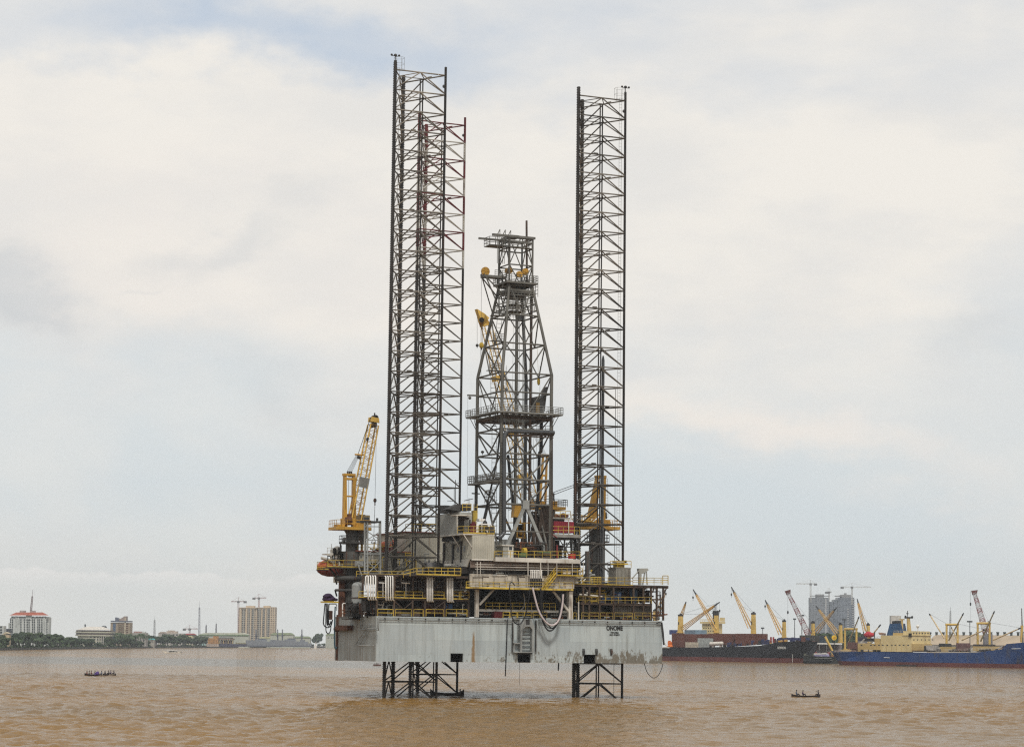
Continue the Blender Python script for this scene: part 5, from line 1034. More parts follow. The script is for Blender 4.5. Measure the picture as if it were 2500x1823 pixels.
mb = MB(); mb.ell(S(1165, 843, vk-1), 0.3, 0.3, 0.3, n=8, m=6); mb.tube(S(1165, 845, vk-1), S(1165, 849, vk-1), 0.08); mb.ell(S(1175.5, 843, vk-1), 0.45, 0.3, 0.6, n=10, m=6, mi=1); mb.tube(S(1175.5, 850, vk-1), S(1175.5, 854, vk-1), 0.15); obj('hook_block', mb, [grey_d, yel], t)
# starboard crane behind the right leg
vk = 11.0
c = S(1457, 1400, vk); base = Vector((c.x, c.y, ZD)); zp3 = S(1460, 1289, vk).z
t = thing('pedestal_crane', base, 'yellow pedestal crane seen through the right lattice leg, with a sloping gantry frame', 'crane', 'pedestal cranes on the rig deck')
mb = MB(); mb.tube(base, Vector((c.x, c.y, zp3-0.3)), 1.5, n=24); obj('pedestal', mb, ped, t)
mb = MB(); zz = S(1457, 1321, vk).z; mb.tube(Vector((c.x, c.y, zz-0.2)), Vector((c.x, c.y, zz)), 2.3, n=16); rail(mb, [Vector((c.x+2.25*math.cos(w), c.y+2.25*math.sin(w), zz)) for w in [2*math.pi*k/10 for k in range(11)]], h=1.2, r=0.045, step=2); obj('service_ring', mb, grey_d, t)
mb, ua, ub = deckring(zp3+0.3, 1412, 1506, vk, 2.4); mb.pb(1484, 1290, 1496, 1295, vk-2, 2); sp_ = obj('slewing_platform', mb, cr_yel, t)
mb = MB(); rail(mb, [L(ua+0.2, vk-2.3, zp3+0.3), L(ub-0.2, vk-2.3, zp3+0.3), L(ub-0.2, vk+2.2, zp3+0.3)], h=1.1, r=0.045, step=0.9); obj('railing', mb, cr_yel, sp_)
mb = MB(); slab(1436, 1270, 1443, 1270, 1459, 1161, 1464, 1161, vk-0.6, 0.9); slab(1449, 1265, 1456, 1265, 1461, 1175, 1466, 1175, vk+0.6, 0.9); slab(1474, 1280, 1478, 1280, 1474, 1162, 1480, 1162, vk-0.6, 0.9); mb.pb(1458, 1160, 1481, 1166, vk-0.7, 1.2); mb.pb(1450, 1211, 1464, 1214, vk-0.5, 0.8)
stick(mb, 1441, 1275, 1462, 1256, vk-1, 0.15); stick(mb, 1446, 1278, 1466, 1262, vk-1, 0.15); obj('gantry', mb, cr_yel, t)
mb = MB(); mb.pb(1428, 1270, 1446, 1284, vk-1.4, 2.4); mb.pb(1474, 1268, 1490, 1284, vk-1.2, 2.4); mb.pb(1453, 1272, 1465, 1284, vk-1.5, 1); mb.tube(S(1480, 1266, vk), S(1479, 1250, vk), 0.2, n=8, mi=1); mb.tube(S(1430, 1277, vk-1.5), S(1442, 1277, vk-1.5), 0.5, n=10, mi=1); ladder(mb, S(1481, 1262, vk-0.5), S(1480, 1168, vk-0.5), UX, w=0.6, r=0.03, mi=1); obj('winch_house', mb, [cr_yel, grey_d], t)
mb = MB(); mb.tube(S(1463, 1161, vk), S(1350, 1202, vk-4), 0.06, n=5); mb.tube(S(1463, 1165, vk), S(1350, 1208, vk-4), 0.06, n=5); mb.tube(S(1352, 1205, vk-4), S(1240, 1246, vk-8), 0.04, n=5); mb.tube(S(1475, 1290, vk-2), S(1477, 1316, vk-2), 0.05, n=4); obj('rope', mb, grey_d, t)
mb = MB(); b0 = S(1450, 1268, vk-2.4); b1 = S(1240, 1242, vk-6.0); lattice(mb, b0, b0.lerp(b1, 0.25), 0.9, 0.9, 5, 0.1, ZV, VX, rb=0.05); obj('boom_foot', mb, cr_yel2, t)
# ================================================================ ships and harbour
navy = M('navy_hull_paint', (0.016, 0.05, 0.17), 0.45, var=0.3, sc=0.08, rust=0.42, rsc=0.1, rcol=(0.05, 0.045, 0.05), streak=0.25)
blackh = M('black_hull_paint', (0.012, 0.012, 0.016), 0.5, var=0.3, sc=0.1)
boot = M('red_boot_topping', (0.12, 0.035, 0.03), 0.6, var=0.3, sc=0.1)
tan_y = M('tan_yellow_superstructure', (0.5, 0.365, 0.15), 0.55, var=0.2, sc=0.15, rust=0.3, rcol=(0.3, 0.18, 0.07), streak=0.1)
cream_y = M('pale_yellow_superstructure', (0.64, 0.52, 0.27), 0.55, var=0.2, sc=0.15, rust=0.25, rcol=(0.35, 0.22, 0.1), streak=0.1)
ship_yel = M('ship_crane_yellow', (0.6, 0.41, 0.11), 0.5, var=0.2, sc=0.2)
jib_or = M('jib_orange_yellow', (0.6, 0.37, 0.11), 0.5, var=0.3, sc=0.2, rust=0.3)
brown_h = M('oxide_hatch_paint', (0.13, 0.045, 0.03), 0.7, var=0.3, sc=0.15)
dk_tip = M('dark_jib_tip', (0.03, 0.03, 0.032), 0.6)
def pz(P, x, y, off=0): return P.pt(x, y, off).z
def pa(P, x, y, off=0): return P.s(P.pt(x, y, off))
def ship_hull(P, half, st, zb, mats, parent, name='hull'):
    """stations: (a at water, a at deck, half breadth at water, at deck, deck height)"""
    mb = MB(); rows = []
    for aw, ad, hw_, hd, zd in st:
        def pt(sgn, z):
            t = max(0, min(1, z/zd)) if zd > 0 else 0; a = aw+(ad-aw)*t; h = hw_+(hd-hw_)*t; return P.at(a, half+sgn*h, z)
        rows.append([pt(-1, zd), pt(-1, zb), pt(-1, -1.0), pt(1, -1.0), pt(1, zb), pt(1, zd)])
    for r1, r2 in zip(rows, rows[1:]):
        for k in range(5):
            mb.add([r1[k], r2[k], r2[k+1], r1[k+1]], [(3, 2, 1, 0)], 1 if k in (1, 2, 3) else 0)
        mb.add([r1[0], r1[5], r2[5], r2[0]], [(3, 2, 1, 0)], 2)
    mb.add(rows[0], [(0, 1, 2, 3, 4, 5)]); mb.add(rows[-1], [(5, 4, 3, 2, 1, 0)])
    return obj(name, mb, mats, parent)
def deck_crane(P, off, px0, px1, yt, yb, jb, jt, parent, w=1.6, hook=True, mpy=ship_yel, mjib=jib_or, name='deck_crane'):
    mb = MB(); a0 = pa(P, px0, yb, off); a1 = pa(P, px1, yb, off); z1 = pz(P, px0, yt, off); z0 = pz(P, px0, yb, off); m = (a0+a1)/2; hw_ = abs((a1-a0)/2)*abs(P.d.x)/(abs(P.d.x)+abs(P.d.y))*1.25
    mb.hexa([P.at(m-hw_, off-hw_, z0), P.at(m+hw_, off-hw_, z0), P.at(m+hw_, off+hw_, z0), P.at(m-hw_, off+hw_, z0), P.at(m-hw_*0.8, off-hw_*0.8, z1), P.at(m+hw_*0.8, off-hw_*0.8, z1), P.at(m+hw_*0.8, off+hw_*0.8, z1), P.at(m-hw_*0.8, off+hw_*0.8, z1)])
    mb.obox(P, m-hw_*1.4, m+hw_*1.4, off-hw_*1.4, off+hw_*1.4, z0+0.5, z0+0.9); mb.obox(P, m-hw_*0.6, m-hw_*0.2, off-hw_*1.05, off-hw_*0.6, z0+(z1-z0)*0.5, z0+(z1-z0)*0.65, 1)
    mb.obox(P, m-hw_*0.9, m+hw_*0.9, off-hw_*0.9, off+hw_*0.9, z1-0.3, z1+0.7, 1); mb.obox(P, m+hw_*0.3, m+hw_*0.8, off-hw_*1.1, off, z1+0.7, z1+1.4, 1)
    c = obj(name, mb, [mpy, dk_tip], parent)
    b = P.pt(*jb, off); t = P.pt(*jt, off); mb = MB(); d = (t-b).normalized(); q_ = b.lerp(t, 0.86)
    side = P.d if abs(d.x) < 0.95 else P.d
    sx = d.cross(P.n).normalized()
    for s_ in (-1, 1):
        for n_ in (-1, 1): mb.tube(b+sx*s_*w*0.5+P.n*n_*w*0.6, q_+sx*s_*w*0.16+P.n*n_*w*0.2, 0.3, 0.24, n=5)
    for k in range(1, 9):
        e = b.lerp(q_, k/9); ww = w*(0.5-0.34*k/9); mb.tube(e-sx*ww-P.n*ww, e+sx*ww-P.n*ww, 0.16, n=4)
    mb.tube(q_-d*0.4, t, 0.55, 0.3, n=6, mi=1)
    j = obj('jib', mb, [mjib, dk_tip], c)
    top = P.at(m, off, z1+0.8); mb = MB()
    for f in (0.97, 0.55): mb.tube(top, b.lerp(t, f), 0.06, n=4, cap=False)
    if hook:
        h = t-ZV*(t-b).length*0.16; mb.tube(t, h, 0.05, n=4); mb.ell(h, 0.5, 0.5, 0.9, n=8, m=5); mb.tube(h-ZV*0.8, h-ZV*2.2, 0.1, n=4)
    obj('rigging', mb, dk_tip, c); return c
def xy(D, px, py): p = front(D).pt(px, py); return (p.x, p.y)
# ---- black ship
P = Plane(xy(1460, 1622, 1611), xy(1385, 1965, 1618))
bsh = thing('cargo_ship', P.at(0, 12, 0), 'black-hulled cargo ship with red boot topping and yellow deck cranes, right of the rig', 'cargo ship')
zdk = pz(P, 1700, 1580); zb = pz(P, 1800, 1604)
aB = pa(P, 1963, 1617, 12); aT = pa(P, 1980, 1563, 12); zbow = pz(P, 1975, 1563, 8)
def A(x): return pa(P, x, 1600)
st = [(-75, -80, 6, 11, zdk), (-60, -60, 11, 12.2, zdk), (A(1700), A(1700), 12, 12.2, zdk+0.1), (A(1800), A(1800), 12, 12.2, zdk+0.9), (A(1855), A(1855), 12, 12.2, zdk+1.6), (A(1900), A(1900), 10, 12, pz(P, 1900, 1566.5)), (A(1940), A(1945), 5.5, 10, pz(P, 1945, 1564, 3)), (aB-2, aT-4, 1.5, 5, zbow), (aB, aT, 0.1, 1.2, zbow+0.2)]
ship_hull(P, 12, st, zb, [blackh, boot, brown_h], bsh)
mb = MB()
for k in range(14): mb.obox(P, A(1640+k*22), A(1640.4+k*22), -0.25, -0.18, zb, zdk-0.5)
mb.tube(P.pt(1935, 1596, -0.1), P.pt(1935, 1616, -0.1), 0.12, n=4, mi=1); obj('hull_plating_seam', mb, [blackh, letter_w], bsh)
pc = P.pt(1909, 1580.5, 0.0); textmesh('ship_name', 'HONWON', 1.55, pc-P.n*0.35, P.d, ZV, -P.n, letter_w, bsh, depth=0.05, total=6.2)
mb = MB()
for x0, x1, y0, y1 in ((1640, 1650, 1545, 1580), (1651, 1709, 1547, 1580), (1709, 1728, 1547, 1575), (1729, 1787, 1546, 1573), (1795, 1853, 1546, 1571)):
    mb = MB(); mb.opb(P, x0, y0, x1, y1, 8 if x0 != 1709 else 11, 9)
    for k in range(4): x = x0+(x1-x0)*(k+0.5)/4; mb.opb(P, x, y0+1, x+0.8, y1-1, 7.85 if x0 != 1709 else 10.85, 0.15)
    obj('hatch_coaming', mb, brown_h, bsh)
for pyl in (((1594, 1605, 1490, 1546), (1601, 1512), (1626, 1436)), ((1655, 1667, 1502, 1546), (1667, 1534), (1757, 1469)), ((1743, 1754.5, 1500, 1546), (1750, 1538), (1692, 1438)), ((1833.5, 1845.5, 1498, 1550), (1832.5, 1531), (1785.5, 1432)), ((1909.5, 1919.5, 1516, 1558), (1908, 1547), (1868, 1464))):
    deck_crane(P, 12, *pyl[0], pyl[1], pyl[2], bsh, w=2.2)
mb = MB()
for k in range(60):
    mb = MB(); x = 1765+random.random()*200; s_ = 1.5+random.random()*5; y = 1578-(x-1765)*0.07; yy = y-4-random.random()*8; mb.opb(P, x, yy, x+s_, y+1, 3+random.random()*12, 2); obj('deck_gear', mb, random.choice((brown_h, brown_h, M('dark_blue_cargo', (0.03, 0.04, 0.12), 0.6), jib_or, dk_tip)), bsh)
for x in (1880, 1886): mb = MB(); mb.opb(P, x, 1554, x+2, 1568, 5, 1); obj('deck_gear', mb, M('cargo_red', (0.3, 0.03, 0.03), 0.6), bsh)
mb = MB(); mb.opb(P, 1900, 1556, 1972, 1562, 11, 2); obj('deck_gear', mb, M('dark_blue_cargo', (0.03, 0.04, 0.12), 0.6), bsh)
def cargo(name, x0, y0, x1, y1, off, dep, m, label, cat, P=P):
    mb = MB(); mb.opb(P, x0, y0, x1, y1, off, dep); a = pa(P, x0, y1, off); b = pa(P, x1, y1, off); z0 = pz(P, x0, y1, off); z1 = pz(P, x0, y0, off)
    for k in range(7): aa = a+(b-a)*(k+0.5)/7; mb.obox(P, aa-0.12, aa+0.12, off-0.12, off-0.003, z0+0.1, z1-0.1)
    return single(name, mb, m, P.at(a, off, z0), label, cat)
cargo('container', 1673, 1567, 1703, 1580, 2, 3, M('cream_container', (0.5, 0.45, 0.36), 0.6), 'cream container lying on the deck of the black ship left of the grey stack', 'container')
cargo('container', 1703, 1557, 1734, 1580, 3, 3, M('grey_container', (0.34, 0.37, 0.36), 0.6), 'tall grey container stack on the deck of the black ship', 'container')
mb = MB(); mb.tube(P.pt(1735, 1571, 3), P.pt(1763, 1570, 3), 1.25, n=12); mb.ell(P.pt(1735, 1571, 3), 1, 1.2, 1.25, n=10, m=6); mb.ell(P.pt(1763, 1570, 3), 1, 1.2, 1.25, n=10, m=6); mb.opb(P, 1738, 1574, 1742, 1580, 2.5, 1.5); mb.opb(P, 1756, 1574, 1760, 1580, 2.5, 1.5)
single('cylinder_tank', mb, M('white_tank', (0.65, 0.6, 0.54), 0.5), P.pt(1750, 1580, 3), 'white horizontal cylinder tank on the black ship deck', 'tank')
mb = MB(); c = P.pt(1636, 1577, 2); mb.ell(c, 2.2, 1.2, 1.0, (P.d, P.n, ZV), n=12); mb.opb(P, 1630, 1566, 1638, 1574, 2, 1.2); mb.opb(P, 1631, 1563, 1636, 1566, 2.2, 0.8); single('rescue_boat', mb, M('bright_orange', (0.7, 0.17, 0.02), 0.5), c-ZV, 'small bright orange boat on the stern deck of the black ship', 'boat')
mb = MB(); mb.tube(P.pt(1616, 1560, 0.5), P.pt(1630, 1580, 0.5), 0.35, n=5); mb.opb(P, 1612, 1578.5, 1634, 1581, -0.5, 2); obj('gangway', mb, offwhite, bsh)
mb = MB(); rail(mb, [P.pt(1860, 1571, 0.3), P.pt(1900, 1566.5, 0.5)], h=1.2, r=0.06, step=2); rail(mb, [P.pt(1640, 1580, 0.2), P.pt(1855, 1573, 0.2)], h=1.1, r=0.05, step=2.2); obj('railing', mb, der_brown, bsh)
mb = MB(); mb.ext([P.pt(1787, 1585.5, -0.1), P.pt(1793, 1585.5, -0.1), P.pt(1790, 1588.5, -0.1)], -P.n*0.04); obj('hull_mark', mb, letter_w, bsh)
# ---- ship behind, cream bridge
P2 = Plane(xy(1545, 1600, 1611), xy(1480, 1880, 1611))
s2 = thing('cargo_ship', P2.at(50, 10, 0), 'cargo ship moored behind the black one, only its pale yellow bridge and blue containers showing', 'cargo ship')
ship_hull(P2, 10, [(-60, -62, 8, 10, 7), (-40, -40, 10, 10, 7), (60, 60, 10, 10, 7), (80, 84, 0.5, 2, 8.5)], 3, [blackh, boot, brown_h], s2)
mb = MB(); mb.opb(P2, 1714, 1522, 1752, 1575, 10, 5); mb.opb(P2, 1709, 1516.5, 1756, 1521.5, 8.8, 6.5); obj('bridge_superstructure', mb, cream_y, s2)
mb = MB(); rail(mb, [P2.pt(1709, 1516, 9), P2.pt(1756, 1516, 9)], h=1.4, r=0.09, step=2); mb.opb(P2, 1757, 1507, 1763, 1516, 12, 3); mb.opb(P2, 1740, 1490, 1752, 1516, 13, 1.5, 1)
for x0, y0, x1, y1, r in ((1745, 1516, 1746, 1475, 0.35), (1738, 1496, 1753, 1490, 0.3), (1741, 1492, 1741, 1483, 0.2), (1750, 1492, 1750, 1470, 0.15)): mb.tube(P2.pt(x0, y0, 12), P2.pt(x1, y1, 12), r, n=5, mi=1)
obj('mast', mb, [cream_y, dk_tip], s2)
for r_ in range(3):
    mb = MB()
    for k in range(6): mb.opb(P2, 1717+k*5.6, 1524.5+r_*7, 1719.6+k*5.6, 1526.5+r_*7, 9.9, 0.08)
    obj('window_row', mb, glass, s2)
for i, (x0, x1, m_, nm) in enumerate(((1634, 1654, M('container_blue', (0.05, 0.07, 0.2), 0.6), 'dark blue container at the left end of the row behind the black ship'), (1671, 1697, M('container_grey_blue', (0.16, 0.22, 0.28), 0.6), 'grey-blue container in the middle of the row behind the black ship'), (1697, 1721, M('container_light_blue', (0.22, 0.32, 0.4), 0.6), 'light blue container beside the pale yellow bridge'))):
    cargo('container', x0, 1537, x1, 1548, 8, 2.6, m_, nm, 'container', P2)
deck_crane(P2, 10, 1660, 1668, 1505, 1546, (1663, 1505), (1675, 1468), s2, w=1.4, hook=False)
# ---- ship behind with crossed cranes
P3 = Plane(xy(1530, 1950, 1600), xy(1460, 2130, 1600))
s3 = thing('cargo_ship', P3.at(20, 9, 0), 'cargo ship behind the quay sheds with three yellow cranes, two crossed like an X', 'cargo ship')
ship_hull(P3, 9, [(-4, -6, 6, 8, 7), (0, 0, 8, 9, 7), (45, 45, 8, 9, 7), (60, 64, 0.5, 2, 8)], 3, [M('dark_green_hull', (0.025, 0.035, 0.03), 0.6), boot, brown_h], s3)
for pyl in (((1980, 1990.5, 1520, 1570), (1991, 1543), (2043, 1482)), ((2047, 2057.5, 1524, 1570), (2046, 1548), (1992, 1479)), ((2115, 2125, 1525, 1570), (2113.5, 1541), (2092.5, 1461))):
    deck_crane(P3, 9, *pyl[0], pyl[1], pyl[2], s3, w=1.9, hook=False)
for x0, y0, x1, y1, c_, lb in ((1952, 1550, 2001, 1568, (0.07, 0.065, 0.055), 'long dark olive container stack left of the crossed cranes'), (2001, 1552, 2013, 1568, (0.05, 0.075, 0.1), 'short dark blue-grey container below the crossed jibs'), (2092, 1554, 2108, 1570, (0.06, 0.05, 0.08), 'dark violet container beside the yellow goalpost mast')):
    cargo('container', x0, y0, x1, y1, -3, 3, M('container_%d' % x0, c_, 0.6), lb, 'container', P3)
# ---- blue ship
P = Plane(xy(1265, 2034, 1618), xy(1180, 2500, 1634)); BSP = P
bl = thing('cargo_ship', P.at(50, 10, 0), 'navy blue cargo ship with tan-yellow superstructure and goalpost masts at the right edge', 'cargo ship')
def A(x): return pa(P, x, 1600)
zd = pz(P, 2200, 1591); zb = pz(P, 2300, 1617)
st = [(A(2036), A(2021), 4, 7.5, zd+0.2), (A(2052), A(2046), 8, 9.6, zd), (A(2120), A(2120), 10, 10, zd), (A(2280), A(2280), 10, 10, zd-0.2), (A(2380), A(2380), 10, 10, zd+0.2), (A(2446), A(2446), 10, 10, pz(P, 2446, 1584)), (A(2458), A(2458), 9.5, 10, pz(P, 2458, 1571)), (A(2500), A(2503), 7, 9, pz(P, 2500, 1567)), (A(2575), A(2600), 0.4, 2.5, pz(P, 2500, 1567)+2.2)]
ship_hull(P, 10, st, zb, [navy, boot, brown_h], bl)
mb = MB()
mb.opb(P, 2094, 1570, 2232, 1586, 1, 17); mb.opb(P, 2094, 1586, 2130, 1592, 1, 17); mb.opb(P, 2135, 1558, 2226, 1571, 2, 15); mb.opb(P, 2180, 1544, 2224, 1558, 4, 10); sup = obj('superstructure', mb, tan_y, bl)
mb = MB(); mb.opb(P, 2150, 1550.5, 2226, 1590, 0.98, 18); mb.opb(P, 2205, 1539.5, 2226, 1548.5, 1.5, 17); mb.opb(P, 2203, 1548.5, 2226.6, 1550.5, 0.6, 18.6); obj('wheelhouse', mb, cream_y, bl)
mb = MB(); mb.opb(P, 2130, 1586, 2228, 1589, 2.5, 0.3, 0); mb.opb(P, 2131, 1586, 2228, 1592, 3.5, 0.3, 0); mb.opb(P, 2101, 1584.5, 2108, 1591, 0.92, 0.1); mb.opb(P, 2119, 1585, 2121, 1590, 0.92, 0.1); mb.opb(P, 2218, 1545, 2225, 1554, 0.4, 0.5, 0)
obj('deck_recess', mb, dark_in, bl)
for y, xs, off in ((1561.5, (2151, 2164, 2181, 2195, 2207, 2216), 1.9), (1574, (2103, 2126, 2135, 2146, 2155, 2166, 2177, 2186, 2196, 2206, 2217), 0.9)):
    for x in xs:
        mb = MB(); mb.opb(P, x-2.1, y-1.1, x+2.1, y+1.1, off, 0.08); obj('window', mb, glass, sup)
FWp = P.pt(2226, 1575, 0.98); FW = Plane((FWp.x, FWp.y), (FWp.x+P.n.x, FWp.y+P.n.y)); fo = 0.05 if (FW.n.dot(P.d) < 0) else -0.05
for y, xs in ((1561, (2231, 2240, 2250, 2259, 2268, 2277)), (1572.5, (2231, 2250, 2259, 2268)), (1544.5, (2231, 2238, 2245, 2252, 2259, 2266, 2273))):
    for x in xs:
        mb = MB(); mb.opb(FW, x-2, y-1.2, x+2, y+1.2, 0, 0.001); c_ = sum((Vector(v) for v in mb.v), Vector())/8; mb = MB(); mb.obox(FW, FW.s(c_)-0.45, FW.s(c_)+0.45, -0.07, 0.07, c_.z-0.3, c_.z+0.3); obj('window', mb, glass, sup)
mb = MB(); pts = [P.pt(2163, 1556, 7), P.pt(2199, 1556, 7), P.pt(2201, 1545, 7), P.pt(2197, 1521, 7), P.pt(2172, 1522, 7)]; mb.ext(pts, P.n*5); mb.opb(P, 2152, 1551, 2166, 1557, 6, 5); obj('funnel', mb, M('funnel_blue', (0.02, 0.07, 0.17), 0.5), bl)
mb = MB(); mb.opb(P, 2178, 1515, 2181, 1522, 8, 1.2); mb.opb(P, 2184, 1514.5, 2194, 1522, 8, 2.5); obj('exhaust_stack', mb, dk_tip, bl)
mb = MB(); mb.tube(P.pt(2220, 1545, 9), P.pt(2217.5, 1509, 9), 1.3, 0.9, n=8); mb.tube(P.pt(2202, 1545, 9), P.pt(2202, 1512, 9), 0.9, 0.6, n=8); mb.opb(P, 2196, 1510, 2206, 1513, 8.5, 1)
for x0, y0, x1, y1, r in ((2209, 1507, 2228, 1507, 0.5), (2215, 1508, 2216, 1490, 0.2), (2210, 1507, 2211, 1502, 0.5), (2227, 1507, 2227, 1503, 0.5), (2213, 1497, 2218, 1497, 0.25)): mb.tube(P.pt(x0, y0, 9), P.pt(x1, y1, 9), r, n=6, mi=1)
obj('mast', mb, [tan_y, dk_tip], bl)
mb = MB(); mb.ell(P.pt(2240.5, 1528, 8), 0.9, 0.9, 0.95); mb.tube(P.pt(2240.5, 1531, 8), P.pt(2240.5, 1539, 8), 0.3, n=6); obj('radar_dome', mb, white_p, bl)
def goalpost(x0, x1, yt, yb, booms, off=10):
    mb = MB(); sep = 7.0
    for x in (x0, x1): mb.tube(P.pt(x, yb, off), P.pt(x, yt, off), 0.65, 0.55, n=8)
    mb.tube(P.pt(x0-2, yt+2, off), P.pt(x1+2, yt+2, off), 0.6, n=8); mb.tube(P.pt(x0-2, yt, off), P.pt(x1+3, yt, off), 0.15, n=5)
    for x in (x0, x1): mb.opb(P, x-4, yb-9, x+4, yb-2, off-1, 3, 0)
    g = obj('goalpost_mast', mb, [ship_yel], bl)
    for (bx, by), (tx, ty), m_ in booms:
        mb = MB(); a = P.pt(bx, by, off-1.3); b = P.pt(tx, ty, off-3); mb.tube(a, a.lerp(b, 0.93), 0.42, 0.32, n=6); mb.tube(a.lerp(b, 0.92), b, 0.45, 0.25, n=6, mi=1)
        near = P.pt(x0 if abs(tx-x0) < abs(tx-x1) else x1, yt, off); mb.tube(near, b, 0.05, n=4, mi=1); obj('derrick_boom', mb, [m_, dk_tip], g)
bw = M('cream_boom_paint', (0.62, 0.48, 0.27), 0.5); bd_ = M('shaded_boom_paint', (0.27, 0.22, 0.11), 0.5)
goalpost(2063, 2091, 1533, 1592, (((2068, 1577), (2097.5, 1504), bd_),))
goalpost(2311, 2338, 1522, 1590, (((2306, 1558), (2268.5, 1497), bw), ((2316, 1563), (2352.5, 1496), bd_), ((2337, 1562), (2322.5, 1530), bw), ((2348, 1562), (2405, 1536), bw)))
goalpost(2387, 2416, 1519, 1590, (((2394, 1565), (2428, 1491), bd_), ((2424, 1562), (2492, 1532), bw)))
mb = MB(); mb.tube(P.pt(2497, 1570, 8), P.pt(2494, 1484, 8), 0.5, 0.2, n=6); obj('foremast', mb, der_steel, bl)
mb = MB(); mb.tube(P.pt(2494, 1567, 8), P.pt(2495, 1526, 8), 0.75, n=6); mb.tube(P.pt(2132, 1546, 6), P.pt(2145, 1530, 6), 0.4, 0.3, n=6, mi=1); mb.tube(P.pt(2145, 1530, 6), P.pt(2150, 1524, 6), 0.4, n=6, mi=2); obj('derrick_boom', mb, [ship_yel, bw, dk_tip], bl)
dgm = M('dark_deck_gear', (0.05, 0.045, 0.05), 0.6); lgc = M('light_grey_cover', (0.42, 0.4, 0.38), 0.6)
for x0, y0, x1, y1, o_, dd, mm in ((2052, 1585, 2073, 1592, 2, 8, tan_y), (2073, 1586, 2094, 1592, 4, 8, brown_h), (2295, 1578, 2336, 1590, 4, 10, tan_y), (2375, 1577, 2430, 1588, 4, 10, tan_y)): mb = MB(); mb.opb(P, x0, y0, x1, y1, o_, dd); obj('hatch_coaming', mb, mm, bl)
for x0, y0, x1, y1, o_, dd, mm in ((2292, 1570, 2310, 1578, 6, 5, dk_tip), (2256, 1576, 2258, 1588, 1, 2, dk_tip), (2258, 1574.5, 2280, 1587, 2, 4, lgc), (2376, 1572, 2415, 1577, 5, 6, dgm)): mb = MB(); mb.opb(P, x0, y0, x1, y1, o_, dd); obj('deck_gear', mb, mm, bl)
for k in range(26): x = 2255+random.random()*190; mb = MB(); mb.opb(P, x, 1583+random.random()*3, x+3+random.random()*6, 1590, 1+random.random()*3, 1.5); obj('deck_gear', mb, dgm, bl)
mb = MB(); mb.ext([P.pt(2430, 1584, 3), P.pt(2442, 1582, 3), P.pt(2450, 1576, 3), P.pt(2446, 1576, 3)], P.n*2); obj('bow_ramp', mb, lgc, bl)
cargo('container', 2334, 1569, 2361, 1588, 2, 3, M('mauve_container', (0.16, 0.09, 0.09), 0.6), 'mauve-brown container on the blue ship foredeck between the two goalpost masts', 'container', P)
cargo('container', 2069, 1567, 2090, 1584, 4, 5, M('brown_container', (0.14, 0.07, 0.06), 0.6), 'brown container under the aft goalpost mast of the blue ship', 'container', P)
t = thing('lifeboat', P.pt(2122, 1555, 3), 'red covered lifeboat in davits on the aft superstructure of the blue ship', 'lifeboat')
c = P.pt(2122, 1549, 3); mb = MB(); mb.ell(c, 3.6, 1.6, 1.5, (P.d, P.n, ZV), n=14); obj('boat_hull', mb, M('lifeboat_red', (0.45, 0.03, 0.04), 0.5), t)
mb = MB(); mb.ell(c+ZV*0.9-P.d*0.5, 1.9, 1.1, 1.0, (P.d, P.n, ZV), n=12); obj('cover', mb, M('lifeboat_red', (0, 0, 0)), t)
mb = MB(); mb.opb(P, 2110, 1557, 2136, 1566, 4, 4); mb.tube(P.pt(2101, 1570, 1.5), P.pt(2110, 1560, 1.5), 0.4, n=6, mi=1); mb.opb(P, 2095, 1567.5, 2106, 1570, 1, 3, 1); mb.tube(P.pt(2110, 1560, 2), P.pt(2108, 1541, 3), 0.3, n=6); mb.tube(P.pt(2134, 1560, 2), P.pt(2136, 1541, 3), 0.3, n=6); obj('boat_davit', mb, [dk_tip, offwhite], bl)
mb = MB(); mb.ext([P.pt(2144, 1543, 6), P.pt(2153, 1545, 6), P.pt(2152, 1550, 6), P.pt(2146, 1548, 6)], P.n*4); obj('stores_box', mb, M('pinkish_box', (0.4, 0.25, 0.18), 0.6), bl)
mb = MB(); a0 = A(2200); mb.obox(P, a0, a0+5.5, -1.9, -0.3, 0, 0.9); mb.obox(P, A(2193), A(2238), -2.2, -0.25, -0.3, 0.7); single('pontoon', mb, dk_tip, P.at(a0, -1, 0), 'dark low pontoon float alongside the blue ship waterline', 'pontoon')
mb = MB(); rail(mb, [P.pt(2024, 1593, 0.3), P.pt(2090, 1592, 0.3)], h=1.1, r=0.05, step=2); rail(mb, [P.pt(2284, 1590.5, 0.3), P.pt(2445, 1585, 0.3)], h=1.1, r=0.05, step=2); rail(mb, [P.pt(2095, 1570, 1.2), P.pt(2134, 1570, 1.2)], h=1.1, r=0.06, step=1.6); rail(mb, [P.pt(2136, 1558, 2.2), P.pt(2204, 1557, 2.2)], h=1.1, r=0.06, step=1.6); rail(mb, [P.pt(2182, 1544, 4), P.pt(2205, 1543.5, 4)], h=1.1, r=0.06, step=1.6); obj('railing', mb, offwhite, bl)
for x in range(2140, 2226, 12): mb = MB(); mb.opb(P, x, 1570.4, x+0.7, 1590, 0.9, 0.08); obj('fender_rib', mb, tan_y, sup)
mb = MB(); mb.tube(P.pt(2158, 1604, -0.05), P.pt(2172, 1605, -0.05), 0.18, n=4); mb.tube(P.pt(2470, 1583, -0.05), P.pt(2492, 1582.5, -0.05), 0.16, n=4); obj('hull_mark', mb, letter_w, bl)
